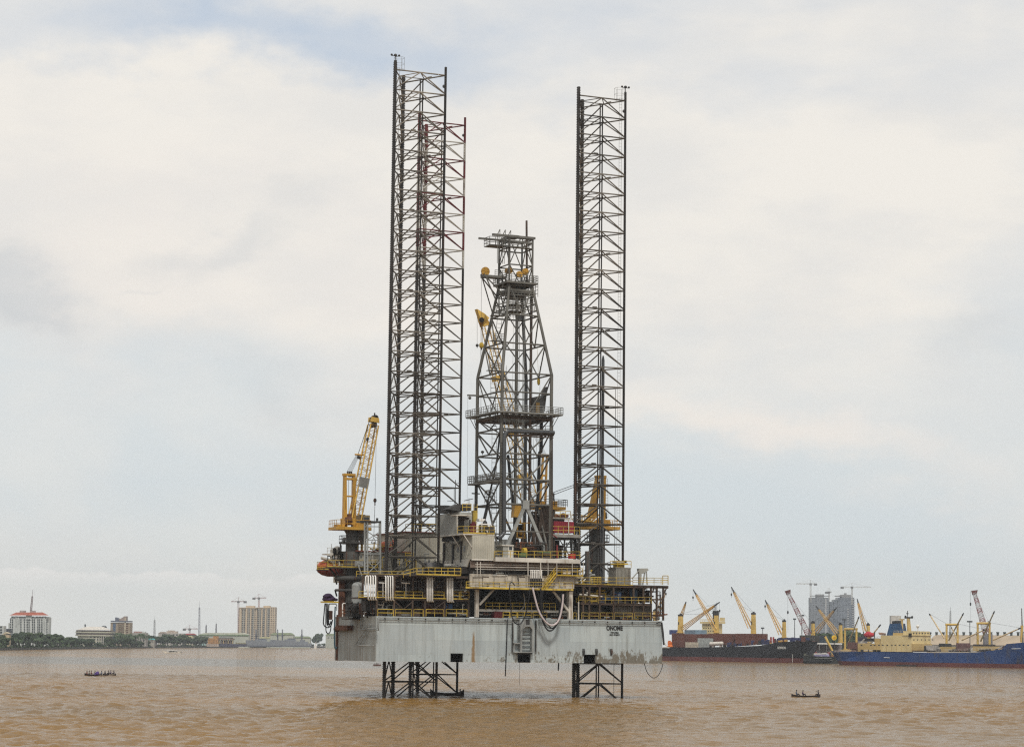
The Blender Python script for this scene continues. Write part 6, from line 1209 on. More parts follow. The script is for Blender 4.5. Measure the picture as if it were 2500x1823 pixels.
# ---- between the ships: barge, canopy boat, red craft, quay shed
P = Plane(xy(1330, 1962, 1617), xy(1320, 2034, 1617))
bg = thing('barge', P.at(8, 4, 0), 'dark barge with tyre fenders moored between the black and the blue ship', 'barge')
mb = MB(); mb.opb(P, 1961, 1601, 2031, 1619, 0, 9); mb.ext([P.pt(1961, 1600, 0), P.pt(1966, 1619, 0), P.pt(1990, 1619, 0), P.pt(1990, 1600, 0)], P.n*-0.6); obj('hull', mb, M('barge_black', (0.022, 0.024, 0.022), 0.7, var=0.5), bg)
mb = MB(); mb.opb(P, 1962, 1605, 2030, 1606.5, -0.25, 0.3); mb.opb(P, 1962, 1610, 2032, 1611, -0.7, 0.9)
for k in range(12): x = 1966+k*5.3; c = P.pt(x, 1613, -0.5); mb.tube(c, c-P.n*0.4, 0.8, n=10, mi=1)
obj('fender', mb, [M('barge_grey_trim', (0.2, 0.2, 0.18), 0.7), blackr], bg)
mb = MB()
for k in range(14): x = 1962+random.random()*25; mb.opb(P, x, 1593+random.random()*6, x+2+random.random()*4, 1602, 2+random.random()*4, 1.5, random.randint(0, 1))
obj('deck_gear', mb, [dk_tip, M('olive_gear', (0.12, 0.12, 0.09), 0.7)], bg)
t = thing('covered_boat', P.pt(2004, 1605, 1), 'boat with a lilac canopy and white roof lying across the dark barge', 'boat')
mb = MB(); mb.ext([P.pt(1984, 1604, 0.5), P.pt(2021, 1604, 0.5), P.pt(2018, 1596, 0.5), P.pt(1988, 1597, 0.5)], P.n*3); obj('canopy', mb, M('lilac_canvas', (0.28, 0.26, 0.42), 0.7, var=0.2), t)
mb = MB(); mb.opb(P, 1987, 1594, 2001, 1596.5, 0.3, 3.4); mb.opb(P, 2004, 1594, 2017, 1596, 0.3, 3.4); mb.ext([P.pt(1994, 1603, 0.2), P.pt(2006, 1600, 0.2), P.pt(2006, 1602, 0.2), P.pt(1996, 1605, 0.2)], P.n*0.2); obj('roof', mb, white_p, t)
mb = MB(); mb.opb(P, 1984, 1603.5, 2022, 1607, 0.4, 3.5); obj('hull', mb, dk_tip, t)
P = Plane(xy(1440, 1978, 1590), xy(1440, 2050, 1590)); QZ = 3.0
t = thing('quay_shed', P.pt(2018, 1595, 0), 'open quay shed with a thin white roof between the two ships', 'shed')
mb = MB(); mb.opb(P, 1982, 1569, 2056, 1572, 0, 14); obj('roof', mb, white_p, t)
for x in (1984, 2000, 2018, 2036, 2053): mb = MB(); mb.opb(P, x, 1572, x+1, 1606, 0.5, 0.3); obj('post', mb, der_light, t)
mb = MB(); mb.opb(P, 1982, 1573, 2056, 1606, 13, 0.4); obj('wall', mb, M('dim_shed_wall', (0.2, 0.16, 0.15), 0.7, var=0.5), t)
mb = MB()
for k in range(26): x = 1980+random.random()*70; y = 1586+random.random()*14; mb.opb(P, x, y, x+3+random.random()*7, y+4+random.random()*5, -6-random.random()*10, 2.5, random.choice((0, 0, 1, 2, 3)))
mb.opb(P, 1975, 1596, 2050, 1606, -5, 3, 2)
single('cargo_heap', mb, [M('quay_red', (0.26, 0.04, 0.05), 0.6), M('quay_pale', (0.5, 0.48, 0.46), 0.6), M('quay_dark', (0.06, 0.055, 0.06), 0.6), M('quay_orange', (0.4, 0.18, 0.06), 0.6)], P.pt(2010, 1606, -8), 'jumbled red and white cargo heaped in front of the white-roofed quay shed', 'cargo')
mb = MB(); mb.tube(P.pt(2014, 1553, -7), P.pt(2033, 1590, -7), 0.9, 0.7, n=6); mb.tube(P.pt(2012, 1550, -7), P.pt(2015, 1556, -7), 0.8, n=6, mi=1); mb.opb(P, 2028, 1588, 2042, 1598, -8, 3); mb.opb(P, 2026, 1598, 2044, 1603, -8, 3.5, 1); single('excavator', mb, [ship_yel, dk_tip], P.pt(2033, 1603, -7), 'yellow excavator with its arm raised in front of the white-roofed shed', 'excavator')
mb = MB(); c = P.pt(2036.5, 1556, -5); mb.tube(c-P.n*0.3, c+P.n*0.3, 1.6, n=16); mb.tube(c-ZV*1.5, P.pt(2037, 1604, -5), 0.3, n=6, mi=1); mb.tube(c-P.n*0.4, c+P.n*0.35, 0.6, n=8, mi=2); single('round_sign', mb, [M('sign_yellow', (0.7, 0.45, 0.02), 0.5), dk_tip, M('sign_orange', (0.6, 0.25, 0.02), 0.5)], P.pt(2037, 1604, -5), 'round yellow disc on a dark pole right of the excavator arm', 'sign')
# harbour crane booms
def harbour_crane(D, b, t_, w, label, hookx):
    F = front(D); bb = F.pt(*b); tt = F.pt(*t_); th_ = thing('harbour_crane', (bb.x, bb.y, QZ), label, 'crane', 'red and white lattice harbour cranes')
    d = (tt-bb).normalized(); sd = d.cross(F.n).normalized(); mb = MB()
    n = 8
    for k in range(n): lattice(mb, bb.lerp(tt, k/n), bb.lerp(tt, (k+1)/n), w*(1.25-0.6*k/n), w*(1.25-0.6*(k+1)/n), 3, 0.16, sd, F.n, rb=0.1, mi=k % 2, bmi=k % 2)
    mb.ext([tt-sd*w*0.5-d*1, tt+sd*w*0.5-d*1, tt+sd*w*0.5+d*2.2, tt-sd*w*0.9+d*1.5], F.n*1.2, 2)
    obj('boom', mb, [M('boom_red', (0.25, 0.05, 0.05), 0.5), M('boom_white', (0.45, 0.42, 0.42), 0.5), M('boom_head', (0.12, 0.04, 0.035), 0.6)], th_)
    mb = MB(); mb.box((bb.x-4, bb.y-3, QZ), (bb.x+5, bb.y+3, QZ+3)); mb.box((bb.x-2, bb.y-2, QZ+3), (bb.x+4, bb.y+2, max(bb.z, QZ+5))); mb.tube(bb, bb+Vector((1.5, 0, 9)), 0.4, n=6); mb.tube(bb+Vector((1.5, 0, 9)), tt, 0.06, n=4); obj('carrier', mb, M('carrier_grey', (0.16, 0.15, 0.16), 0.6), th_)
    mb = MB(); h = F.pt(*hookx); q_ = tt-sd*w*0.5+d*1; q_ = Vector((h.x, h.y, q_.z)); mb.tube(q_, h, 0.07, n=4); mb.ell(h, 0.6, 0.6, 1.3, n=8, m=5); mb.tube(h-ZV*1.3, h-ZV*14, 0.05, n=4); obj('hook_block', mb, dk_tip, th_)
harbour_crane(1600, (1974, 1549), (1924, 1447), 3.0, 'red and white lattice boom crane rising between the black ship and the twin towers', (1923.5, 1494))
harbour_crane(1620, (2408, 1546), (2379, 1447), 3.2, 'red and white lattice boom crane standing behind the blue ship foredeck', (2369.5, 1474))
def light_mast(D, x, yt, w, label):
    F = front(D); p = F.pt(x, yt); t = thing('light_mast', (p.x, p.y, QZ-1), label, 'light mast', 'high floodlight masts of the port')
    mb = MB(); mb.tube((p.x, p.y, QZ-1), p, 0.4, 0.22, n=6); obj('pole', mb, M('mast_grey', (0.08, 0.085, 0.09), 0.6), t)
    mb = MB(); mb.tube(p, p+ZV*0.35, w, n=10)
    for k in range(8): a = 2*math.pi*k/8; mb.box((p.x+w*0.9*math.cos(a)-0.4, p.y+w*0.9*math.sin(a)-0.4, p.z-0.4), (p.x+w*0.9*math.cos(a)+0.4, p.y+w*0.9*math.sin(a)+0.4, p.z+0.7))
    obj('lamp_ring', mb, M('mast_grey', (0,)*3), t)
light_mast(1620, 1957.5, 1502, 1.5, 'floodlight mast in front of the red and white boom left of the twin towers')
light_mast(1600, 2061.5, 1512, 1.1, 'floodlight mast in front of the right grey tower')
light_mast(1600, 2367.5, 1517, 1.6, 'floodlight mast between the goalpost masts of the blue ship')
light_mast(1650, 1862, 1533, 0.9, 'short floodlight mast above the foredeck of the black ship')
light_mast(1650, 1940, 1511, 0.7, 'thin floodlight mast right of the last black ship crane')
# tan warehouse with roof vents
P = Plane(xy(1700, 2275, 1580), xy(1640, 2540, 1580)); t = thing('warehouse', P.at(0, 0, QZ-1), 'long tan-roofed warehouse with a row of dark roof vents behind the blue ship', 'warehouse')
a0, a1 = pa(P, 2262, 1570), pa(P, 2620, 1570); z1 = pz(P, 2400, 1574); z2 = pz(P, 2400, 1549.5, 14); mb = MB(); mb.obox(P, a0, a1, 0, 28, QZ-1, z1); wl = obj('wall', mb, M('pale_warehouse_wall', (0.45, 0.4, 0.33), 0.7), t)
mb = MB(); e = [P.at(a0-1, -1, z1), P.at(a0-1, 14, z2), P.at(a0-1, 29, z1)]; mb.ext(e, P.d*(a1-a0+2)); obj('roof', mb, M('tan_roof_sheet', (0.44, 0.35, 0.25), 0.6, var=0.25, sc=0.08, rust=0.2), t)
for k in range(20):
    x = 2270+k*16.6; mb = MB(); p = P.pt(x, 1550, 14); mb.tube(p-ZV*0.3, p+ZV*1.6, 0.9, n=8); mb.tube(p+ZV*1.6, p+ZV*2.4, 1.15, n=8); obj('roof_vent', mb, M('vent_dark', (0.05, 0.06, 0.06), 0.6), t)
mb = MB(); Fd = front(1900); mb.opb(Fd, 2176, 1502, 2200, 1585, 0, 8); single('tall_shed', mb, M('pale_beige_wall', (0.5, 0.47, 0.42), 0.7), Fd.pt(2188, 1585), 'pale beige block rising behind the blue funnel', 'building')
# far grey twin towers with their cranes
def win_mat(name, col, wcol, bw_, bh, mort, rough=0.6):
    m = bpy.data.materials.new(name); m.use_nodes = True; nt = m.node_tree; N = nt.nodes; K = nt.links; b = N['Principled BSDF']; b.inputs['Roughness'].default_value = rough
    tc = N.new('ShaderNodeTexCoord'); sp = N.new('ShaderNodeSeparateXYZ'); K.new(tc.outputs['Object'], sp.inputs[0]); ad = N.new('ShaderNodeMath'); K.new(sp.outputs[0], ad.inputs[0]); K.new(sp.outputs[1], ad.inputs[1]); cb = N.new('ShaderNodeCombineXYZ'); K.new(ad.outputs[0], cb.inputs[0]); K.new(sp.outputs[2], cb.inputs[1])
    br = N.new('ShaderNodeTexBrick'); br.offset = 0; br.inputs['Scale'].default_value = 1; br.inputs['Brick Width'].default_value = bw_; br.inputs['Row Height'].default_value = bh; br.inputs['Mortar Size'].default_value = mort
    br.inputs['Color1'].default_value = (*wcol, 1); br.inputs['Color2'].default_value = tuple(c*0.6 for c in wcol)+(1,); br.inputs['Mortar'].default_value = (*col, 1); K.new(cb.outputs[0], br.inputs['Vector']); K.new(br.outputs['Color'], b.inputs['Base Color']); MATS[name] = m; return m
def tower_crane(D, x, yt, yb, jl, jr, label, col, grp='tower cranes on the skyline'):
    F = front(D); p = F.pt(x, yt); q_ = F.pt(x, yb); s_ = D/3300.0; t = thing('tower_crane', (q_.x, q_.y, q_.z), label, 'tower crane', grp)
    mb = MB(); lattice(mb, q_, p, 1.8*s_, 1.8*s_, 14, 0.17*s_, Vector((1, 0, 0)), Vector((0, 1, 0)), rb=0.09*s_); obj('mast', mb, col, t)
    mb = MB(); a = F.pt(jl, yt+1.5); b = F.pt(jr, yt+1.5); lattice(mb, a, b, 1.3*s_, 1.3*s_, 18, 0.13*s_, Vector((0, 1, 0)), ZV, rb=0.07*s_); mb.tube(p, p+ZV*5*s_, 0.3*s_, n=5); top = p+ZV*5*s_
    mb.tube(top, a, 0.1*s_, n=4); mb.tube(top, b, 0.1*s_, n=4); obj('jib', mb, col, t)
    mb = MB(); cw = b if abs(jr-x) < abs(jl-x) else a; mb.box((cw.x-2.2*s_, cw.y-1.2*s_, cw.z-2.4*s_), (cw.x+2.2*s_, cw.y+1.2*s_, cw.z+0.6*s_)); obj('counterweight', mb, M('crane_ballast_grey', (0.16, 0.16, 0.16), 0.7), t); mb = MB(); mb.box((p.x-1.6*s_, p.y-1.5*s_, p.z-3*s_), (p.x+1.6*s_, p.y+1.5*s_, p.z)); obj('operator_cab', mb, M('crane_ballast_grey', (0.16, 0.16, 0.16), 0.7), t)
D = 4300; F = front(D)
gt = win_mat('hazed_unfinished_floors', (0.2, 0.215, 0.235), (0.155, 0.17, 0.19), 5, 3.6, 0.5)  # bluish, low-contrast tones: distance haze put into the tower colour
t = thing('high_rise', F.pt(2002, 1578), 'hazy grey unfinished high-rise, left one of the far twin towers', 'tower block', 'far twin towers')
mb = MB(); mb.opb(F, 1980, 1458, 2024, 1585, 0, 34); obj('tower_block', mb, gt, t)
mb = MB(); mb.opb(F, 1994, 1450, 2012, 1458, 5, 20); mb.opb(F, 1981, 1453, 2025, 1454.5, 4, 20); mb.opb(F, 2015, 1460, 2018, 1585, -0.6, 0.5, 1); obj('roof_structure', mb, [M('concrete_grey', (0.24, 0.24, 0.24), 0.8), M('pale_concrete_strip', (0.42, 0.42, 0.42), 0.8)], t)
t = thing('high_rise', F.pt(2062, 1578), 'hazy blue-grey high-rise with stepped top, right one of the far twin towers', 'tower block', 'far twin towers')
mb = MB(); mb.opb(F, 2046, 1458, 2086, 1585, 0, 36); mb.opb(F, 2036, 1463, 2047, 1585, 2, 30); mb.opb(F, 2026, 1468, 2037, 1585, 4, 28); obj('tower_block', mb, win_mat('hazed_glazed_floors', (0.18, 0.205, 0.235), (0.145, 0.165, 0.2), 6, 3.6, 0.35, 0.3), t)  # haze of distance also painted into these wall and window colours
mb = MB(); mb.opb(F, 2054, 1451, 2078, 1458, 6, 22); mb.opb(F, 2041, 1453, 2056, 1455, 4, 20); mb.opb(F, 2062, 1447, 2067, 1452, 8, 8)
for k in range(22): y = 1462+k*5.5; mb.opb(F, 2080, y, 2088, y+1.6, -1.5, 6, 1)
for k in range(13): y = 1486+k*5.5; mb.opb(F, 2068, y, 2073, y+2, -1, 1, 1)
obj('roof_structure', mb, [M('concrete_grey', (0,)*3), M('pale_concrete_strip', (0,)*3)], t)
cg = M('pale_crane_steel', (0.52, 0.5, 0.45), 0.6)
tower_crane(4250, 1979, 1423, 1470, 1944, 1991, 'pale tower crane on the left edge of the far twin towers', cg)
tower_crane(4250, 2080, 1431, 1475, 2056, 2126, 'pale tower crane on the right far tower, its jib pointing right', cg)
tower_crane(4350, 2024, 1443, 1470, 2018, 2030, 'small pale tower crane between the far twin towers', cg)
# ================================================================ land, town on the left shore
def struct(name, mb, m): o = obj(name, mb, m); o['kind'] = 'structure'; return o
shore = [(-900, 1350), (-400, 1600), (0, 1780), (205, 2230), (340, 2600), (430, 2900), (600, 3300), (817, 3900), (1300, 4000), (1640, 4000)]
pts = []
for x, D in shore: p = front(D).pt(x, 1575); pts.append((p.x, p.y))
pts += [(2600, 4000), (2600, 4880), (-3900, 4880), (-3900, 1500)]
mb = MB(); mb.prism(pts, -2, 1.3); struct('shore_land', mb, M('shore_earth', (0.09, 0.075, 0.05), 0.9, var=0.5, sc=0.05))
mb = MB()
for (x0, D0), (x1, D1) in zip(shore[1:7], shore[2:8]):
    a = front(D0).pt(x0, 1575); b = front(D1).pt(x1, 1575); a.z = b.z = 0; d = (b-a).normalized(); n = Vector((-d.y, d.x, 0))
    mb.hexa([a-n*0.4-ZV, b-n*0.4-ZV, b+n*0.4-ZV, a+n*0.4-ZV, a-n*0.4+ZV*1.9, b-n*0.4+ZV*1.9, b+n*0.4+ZV*1.9, a+n*0.4+ZV*1.9])
single('sea_wall', mb, M('dark_stone_wall', (0.07, 0.065, 0.055), 0.9, var=0.5, sc=0.1), (mb.v[0][0], mb.v[0][1], 0), 'long low dark stone river wall below the trees on the left shore', 'wall')
mb = MB(); q_ = [xy(1545, 1580, 1600), xy(1535, 1700, 1600), xy(1395, 1985, 1600), xy(1350, 2035, 1600), xy(1200, 2600, 1600)]
mb.prism([(x+4, y+(28 if i < 3 else 32)) for i, (x, y) in enumerate(q_)]+[(1500, 1250), (1500, 4700), (2590, 4700), (2590, 4850), (200, 4850), (q_[0][0]-40, 1700)], -2, QZ-0.5); struct('quay', mb, M('quay_concrete', (0.2, 0.18, 0.16), 0.9, var=0.4, sc=0.05))
hotel_w = M('white_hotel_wall', (0.55, 0.57, 0.55), 0.7, var=0.12, sc=0.1); tile_r = M('red_roof_tile', (0.36, 0.1, 0.06), 0.7, var=0.35, sc=0.4); wing = M('shaded_window', (0.05, 0.06, 0.06), 0.4)
def windows(par, F, rows, off, w, h, mat=wing):
    """one window mesh, linked copies as parts"""
    me = None; org = ORG[par.name]
    for x, y in rows:
        p = F.pt(x, y, off)
        if me is None:
            mb = MB(); hw_ = w/2; mb.obox(F, -hw_, hw_, -0.12, 0.1, -h/2, h/2); me = bpy.data.meshes.new('window'); a = np.array(mb.v)-np.array(F.p0); me.from_pydata(a.tolist(), [], mb.f); me.materials.append(mat)
        o = bpy.data.objects.new('window', me); COL.objects.link(o); o.parent = par; o.location = p-org; ORG[o.name] = p
def bldg(D, x0, y0, x1, y1, dep, mat, label, cat='building', name='building', base=1582, grp=None):
    F = front(D); t = thing(name, F.pt((x0+x1)/2, base), label, cat, grp); mb = MB(); mb.opb(F, x0, y0, x1, base, 0, dep); w = obj('wall', mb, mat, t); return F, t, w
# white hotel
F, ht, w = bldg(2130, 26, 1504, 113, 0, 16, hotel_w, 'white ten-storey hotel with a red tiled hip roof and an aerial mast, far left', 'hotel')
mb = MB(); mb.opb(F, 23.5, 1507, 36, 1585, 2.5, 10); mb.opb(F, 110, 1506, 118.5, 1585, 3, 11); mb.opb(F, 36, 1506, 46, 1585, -1, 2, 1); mb.opb(F, 104, 1506, 108.5, 1585, -1, 2, 1); mb.opb(F, 19, 1520, 25, 1585, 8, 8); mb.opb(F, 63, 1500.5, 77, 1512, -0.6, 1); obj('wing', mb, [hotel_w, M('pale_grey_render', (0.44, 0.46, 0.44), 0.7)], ht)
rows = []
for k in range(8):
    y = 1512+k*5.9
    for x in (25.5, 30.5, 51, 59.5, 66.5, 71, 79.5, 84, 92.5, 96.5, 102, 114.5): rows.append((x, y))
windows(w, F, rows[:96], -0.75, 1.05, 1.15)
windows(ht, F, [(x, 1505) for x in (31, 41, 48, 53.5, 60, 81, 90, 98, 105, 110)], -0.2, 1.5, 0.9)
mb = MB()
a = [F.pt(x, 1501.3, o) for x, o in ((23, -2.5), (119, -2.5), (119, 19), (23, 19))]; b = [F.pt(x, y, o) for x, y, o in ((40, 1494, 6), (104, 1494, 6), (104, 1494, 11), (40, 1494, 11))]
mb.hexa(a+b); mb.opb(F, 48, 1489.5, 61, 1495, 6, 4, 1); mb.opb(F, 73, 1489.5, 85, 1495, 6, 4, 1); obj('roof', mb, [tile_r, M('grey_pink_plant_room', (0.36, 0.33, 0.32), 0.7)], ht)
mb = MB(); lattice(mb, F.pt(75.5, 1491, 8), F.pt(79, 1455, 8), 1.5, 1.1, 14, 0.14, Vector((1, 0, 0)), Vector((0, 1, 0)), rb=0.09); mb.tube(F.pt(79, 1456, 8), F.pt(79.5, 1438, 8), 0.25, 0.1, n=5); obj('aerial_mast', mb, M('mast_red_grey', (0.25, 0.2, 0.2), 0.6), ht)
# edge blocks
F, t, w = bldg(1850, -6, 1527, 8, 0, 10, hotel_w, 'pale grey block with dark windows cut by the left picture edge', 'building'); windows(w, F, [(x, y) for x in (0.5, 4) for y in (1530, 1537, 1543, 1550)], -0.1, 1.0, 1.4)
F, t, w = bldg(2000, 8, 1534, 22, 0, 10, M('dark_slate_block', (0.05, 0.055, 0.065), 0.6), 'dark slate-grey block between the left edge and the white hotel', 'building')
F, t, w = bldg(1840, 5, 1549, 21, 0, 8, M('warm_cream_house', (0.5, 0.4, 0.26), 0.7), 'small cream house with sloping roof below the dark slate block', 'house')
mb = MB(); mb.ext([F.pt(4, 1549, -0.5), F.pt(22, 1546, -0.5), F.pt(13, 1541.5, -0.5)], Vector((0, 9, 0))); obj('roof', mb, M('cream_roof', (0.5, 0.43, 0.3), 0.7), t)
# round-cornered cream office
F = front(2450); t = thing('office_building', F.pt(230, 1582), 'wide cream office block with banded windows and a low white roof', 'office')
mb = MB(); prof = [(184, 8), (190, 3), (200, 0.5), (215, -0.5), (245, -0.5), (258, 0.5), (268, 3), (273, 8)]
def band(y0, y1, gx=0.0, mi=0, dep=22, go=0.0):
    poly = [F.pt(230+(x-230)*(1+gx), 1550, o+go) for x, o in prof]; poly = [(p.x, p.y) for p in poly]; back = [(poly[-1][0], poly[0][1]+dep), (poly[0][0], poly[0][1]+dep)]
    mb.prism(poly+back, F.pt(230, y1).z, F.pt(230, y0).z, mi)
for y0, y1 in ((1541, 1544.5), (1548.5, 1552)): band(y0, y1)
band(1537.6, 1541, -0.03, 1, 20, 0.5); band(1544.5, 1548.5, -0.03, 1, 20, 0.5); band(1552, 1584, -0.12, 0, 18, 1.5)
obj('wall', mb, [M('cream_office_wall', (0.42, 0.41, 0.32), 0.7, var=0.1), M('brown_window_band', (0.1, 0.075, 0.07), 0.4)], t)
mb = MB(); c0 = [(F.pt(x, 1537, o)) for x, o in ((186, 6), (200, -1), (258, -1), (271, 6), (271, 24), (186, 24))]; c1 = [F.pt(x, 1529, o) for x, o in ((209, 9), (214, 6), (248, 6), (252, 9), (252, 17), (209, 17))]
n = 6; mb.add(c0+c1, [tuple(range(5, -1, -1)), tuple(range(6, 12))]+[(i, (i+1) % n, (i+1) % n+n, i+n) for i in range(n)]); mb.tube(F.pt(208, 1531, 9), F.pt(208, 1523, 9), 0.9, n=6, mi=1); mb.ell(F.pt(254, 1530, 12), 3, 2, 1.6, mi=1)
obj('roof', mb, [M('white_roof_sheet', (0.62, 0.58, 0.52), 0.6), M('dark_roof_tank', (0.1, 0.11, 0.12), 0.6)], t)
mb = MB()
for x in (216, 225.5, 235, 241, 246, 251, 257, 262): mb.opb(F, x, 1553, x+1.5, 1583, 0.2, 1.5)
obj('column', mb, M('pale_column', (0.5, 0.48, 0.42), 0.7), t)
windows(t, F, [(x, y) for x in (221, 230.5, 238, 243.5, 249, 254) for y in (1553.5, 1560, 1567, 1574)], 0.7, 1.7, 1.5)
# brown tower with butterfly roof
F, t, w = bldg(2560, 269, 1519, 316.5, 0, 18, M('beige_brown_tower', (0.33, 0.27, 0.2), 0.7, var=0.15), 'beige and brown office tower with a butterfly roof and blue glass strip', 'office tower')
mb = MB(); mb.opb(F, 275, 1521, 281.5, 1584, -0.6, 2); obj('glass_strip', mb, M('blue_glass_strip', (0.08, 0.12, 0.19), 0.3), t)
mb = MB()
for k in range(8): y = 1521.5+k*5; mb.opb(F, 288, y, 303, y+2.4, -0.25, 1.5); mb.opb(F, 307, y, 313, y+2.4, -0.25, 1.5)
obj('balcony_recess', mb, M('brown_balcony_shade', (0.12, 0.07, 0.05), 0.6), w)
mb = MB()
for k in range(8): y = 1518.5+k*5; mb.opb(F, 288, y, 303, y+1.3, -0.9, 1)
mb.opb(F, 303, 1508, 306.5, 1584, -0.8, 2); obj('balcony', mb, M('cream_balcony', (0.46, 0.4, 0.3), 0.7), t)
mb = MB(); mb.opb(F, 270, 1514.5, 316, 1517.5, -1.5, 21); mb.ext([F.pt(281, 1515, 2), F.pt(281, 1506.5, 2), F.pt(283, 1506, 2), F.pt(293, 1511.5, 2), F.pt(293, 1515, 2)], Vector((0, 12, 0))); mb.ext([F.pt(291, 1515, 0), F.pt(291, 1511, 0), F.pt(304, 1503.5, 0), F.pt(307, 1503.5, 0), F.pt(307, 1515, 0)], Vector((0, 14, 0)), 1); obj('roof', mb, [M('slate_blue_roof', (0.13, 0.14, 0.18), 0.6), M('pinkish_render', (0.33, 0.27, 0.24), 0.7)], t)
# smaller blocks
F, t, w = bldg(2650, 322, 1544, 356, 0, 16, M('warm_grey_block', (0.34, 0.32, 0.29), 0.7), 'grey four-storey block with a pink roof right of the brown tower', 'building'); windows(w, F, [(x, y) for x in (331, 337, 344, 351) for y in (1550, 1556, 1563, 1569)], -0.1, 1.4, 1.6)
mb = MB(); mb.opb(F, 326, 1540.5, 346, 1544, 0, 14); mb.opb(F, 345, 1541, 354, 1550, 2, 10, 1); obj('roof', mb, [M('dusty_pink_roof', (0.38, 0.23, 0.2), 0.7), hotel_w], t)
F, t, w = bldg(3000, 386, 1545, 448, 0, 18, M('pale_grey_villa', (0.42, 0.39, 0.35), 0.7), 'pale grey three-storey building with stepped roof behind the middle trees', 'building'); windows(w, F, [(x, y) for x in (398, 406, 414, 424, 432, 440) for y in (1549, 1556)], -0.1, 2.2, 1.8)
mb = MB(); mb.opb(F, 406, 1540, 432, 1545, 3, 12); mb.ext([F.pt(386, 1545, -0.5), F.pt(404, 1545, -0.5), F.pt(402, 1541.5, -0.5), F.pt(392, 1541.5, -0.5)], Vector((0, 8, 0))); mb.opb(F, 410, 1538, 425, 1540, 5, 8); obj('roof', mb, M('pale_roof', (0.44, 0.36, 0.3), 0.7), t)
for D, x0, y0, x1, c_, lb, rc in ((3050, 446, 1555, 470, (0.5, 0.46, 0.36), 'low white house with a pale yellow roof before the red roof', (0.6, 0.55, 0.3)), (3150, 448, 1549, 478, (0.14, 0.14, 0.09), 'long red-roofed building behind the low white house', (0.4, 0.09, 0.09)), (2350, 174, 1562, 187, (0.5, 0.38, 0.24), 'small orange-cream house left of the cream office', (0.5, 0.36, 0.2)), (2300, 160, 1558, 171, (0.3, 0.24, 0.2), 'small brownish house with a white gable among the palms', (0.45, 0.42, 0.38)), (2700, 362, 1561, 376, (0.35, 0.33, 0.28), 'small house with a turquoise roof right of the grey block', (0.1, 0.42, 0.42)), (2720, 345, 1566, 378, (0.17, 0.13, 0.12), 'dark brown boathouse on the river wall', (0.14, 0.1, 0.1)), (3200, 502, 1561, 511, (0.4, 0.33, 0.27), 'small peach hut beside the green-edged warehouse', (0.5, 0.4, 0.3)), (3150, 488, 1557, 502, (0.3, 0.42, 0.4), 'pale teal building behind the dark shore tree', (0.36, 0.47, 0.44))):
    F, t, w = bldg(D, x0, y0, x1, 0, 8, M('wall_%d' % x0, c_, 0.7), lb, 'house', 'house'); mb = MB(); s_ = -0.6; mb.ext([F.pt(x0-1, y0, s_), F.pt(x1+1, y0, s_), F.pt(x1-(x1-x0)*0.2, y0-3.5, s_), F.pt(x0+(x1-x0)*0.2, y0-3.5, s_)], Vector((0, 9.2, 0))); obj('roof', mb, M('roof_%d' % x0, rc, 0.7), t)
    windows(w, F, [((x0+x1)/2-2, y0+4.5), ((x0+x1)/2+2.5, y0+4.5)], -0.1, 1.3, 1.3)
# umbrellas / open pavilions by the wall
for x, D, c_ in ((187, 2240, (0.6, 0.55, 0.5)), (197, 2260, (0.6, 0.55, 0.52))):
    F = front(D); p = F.pt(x, 1575.5); t = thing('parasol', (p.x, p.y, 1.3), 'white parasol on the river wall, %s of the pair' % ('left' if x < 190 else 'right'), 'parasol'); mb = MB(); mb.tube((p.x, p.y, p.z-1.2), p, 2.6, 0.1, n=10); obj('canopy', mb, M('white_canvas', (0.62, 0.58, 0.54), 0.7), t); mb = MB(); mb.tube((p.x, p.y, 1.3), p, 0.1, n=5); obj('pole', mb, dk_tip, t)
# twin beige blocks
F = front(3600); beige = win_mat('beige_flats_grid', (0.55, 0.44, 0.31), (0.3, 0.24, 0.18), 3.3, 3.3, 0.55); beige_p = M('beige_flats_wall', (0.55, 0.44, 0.31), 0.7, var=0.1, sc=0.05); gcol = win_mat('grey_glass_column', (0.36, 0.33, 0.27), (0.1, 0.105, 0.11), 4, 3.3, 0.6)
for i, (x0, x1, lb) in enumerate(((580, 627, 'beige high-rise apartment block, left one of the joined pair'), (627, 671, 'beige high-rise apartment block with a plain sunlit end wall, right one of the joined pair'))):
    t = thing('apartment_block', F.pt((x0+x1)/2, 1575), lb, 'apartment block', 'twin beige apartment blocks'); mb = MB(); mb.opb(F, x0+1, 1483, x1, 1580, 0, 26)
    if i: mb.opb(F, 658, 1481, 671, 1580, -3, 24)
    w = obj('wall', mb, beige, t)
    cols = ((590, 597, 1486), (604, 609, 1485), (614, 620, 1485)) if i == 0 else ((629, 636, 1483), (641, 645.5, 1483), (650.5, 657.5, 1483))
    for a, b, y in cols: mb = MB(); mb.opb(F, a, y, b, 1578, -1.5, 2); obj('window_column', mb, gcol, w)
    cols = ((584, 588), (599, 603), (610, 613)) if i == 0 else ((637, 640), (646.5, 649.5))
    for a, b in cols: mb = MB(); mb.opb(F, a, 1485, b, 1578, -2.6, 3); obj('pier', mb, beige_p, w)
    mb = MB(); mb.opb(F, x0+20 if i == 0 else x0+16, 1478, x0+41 if i == 0 else x0+32, 1484, 4, 16); mb.opb(F, x0-0.5 if i else x0+4, 1482, x1+1, 1484, -2, 28); obj('roof_parapet', mb, beige_p, t)
pk = M('pink_white_crane', (0.42, 0.27, 0.26), 0.6)
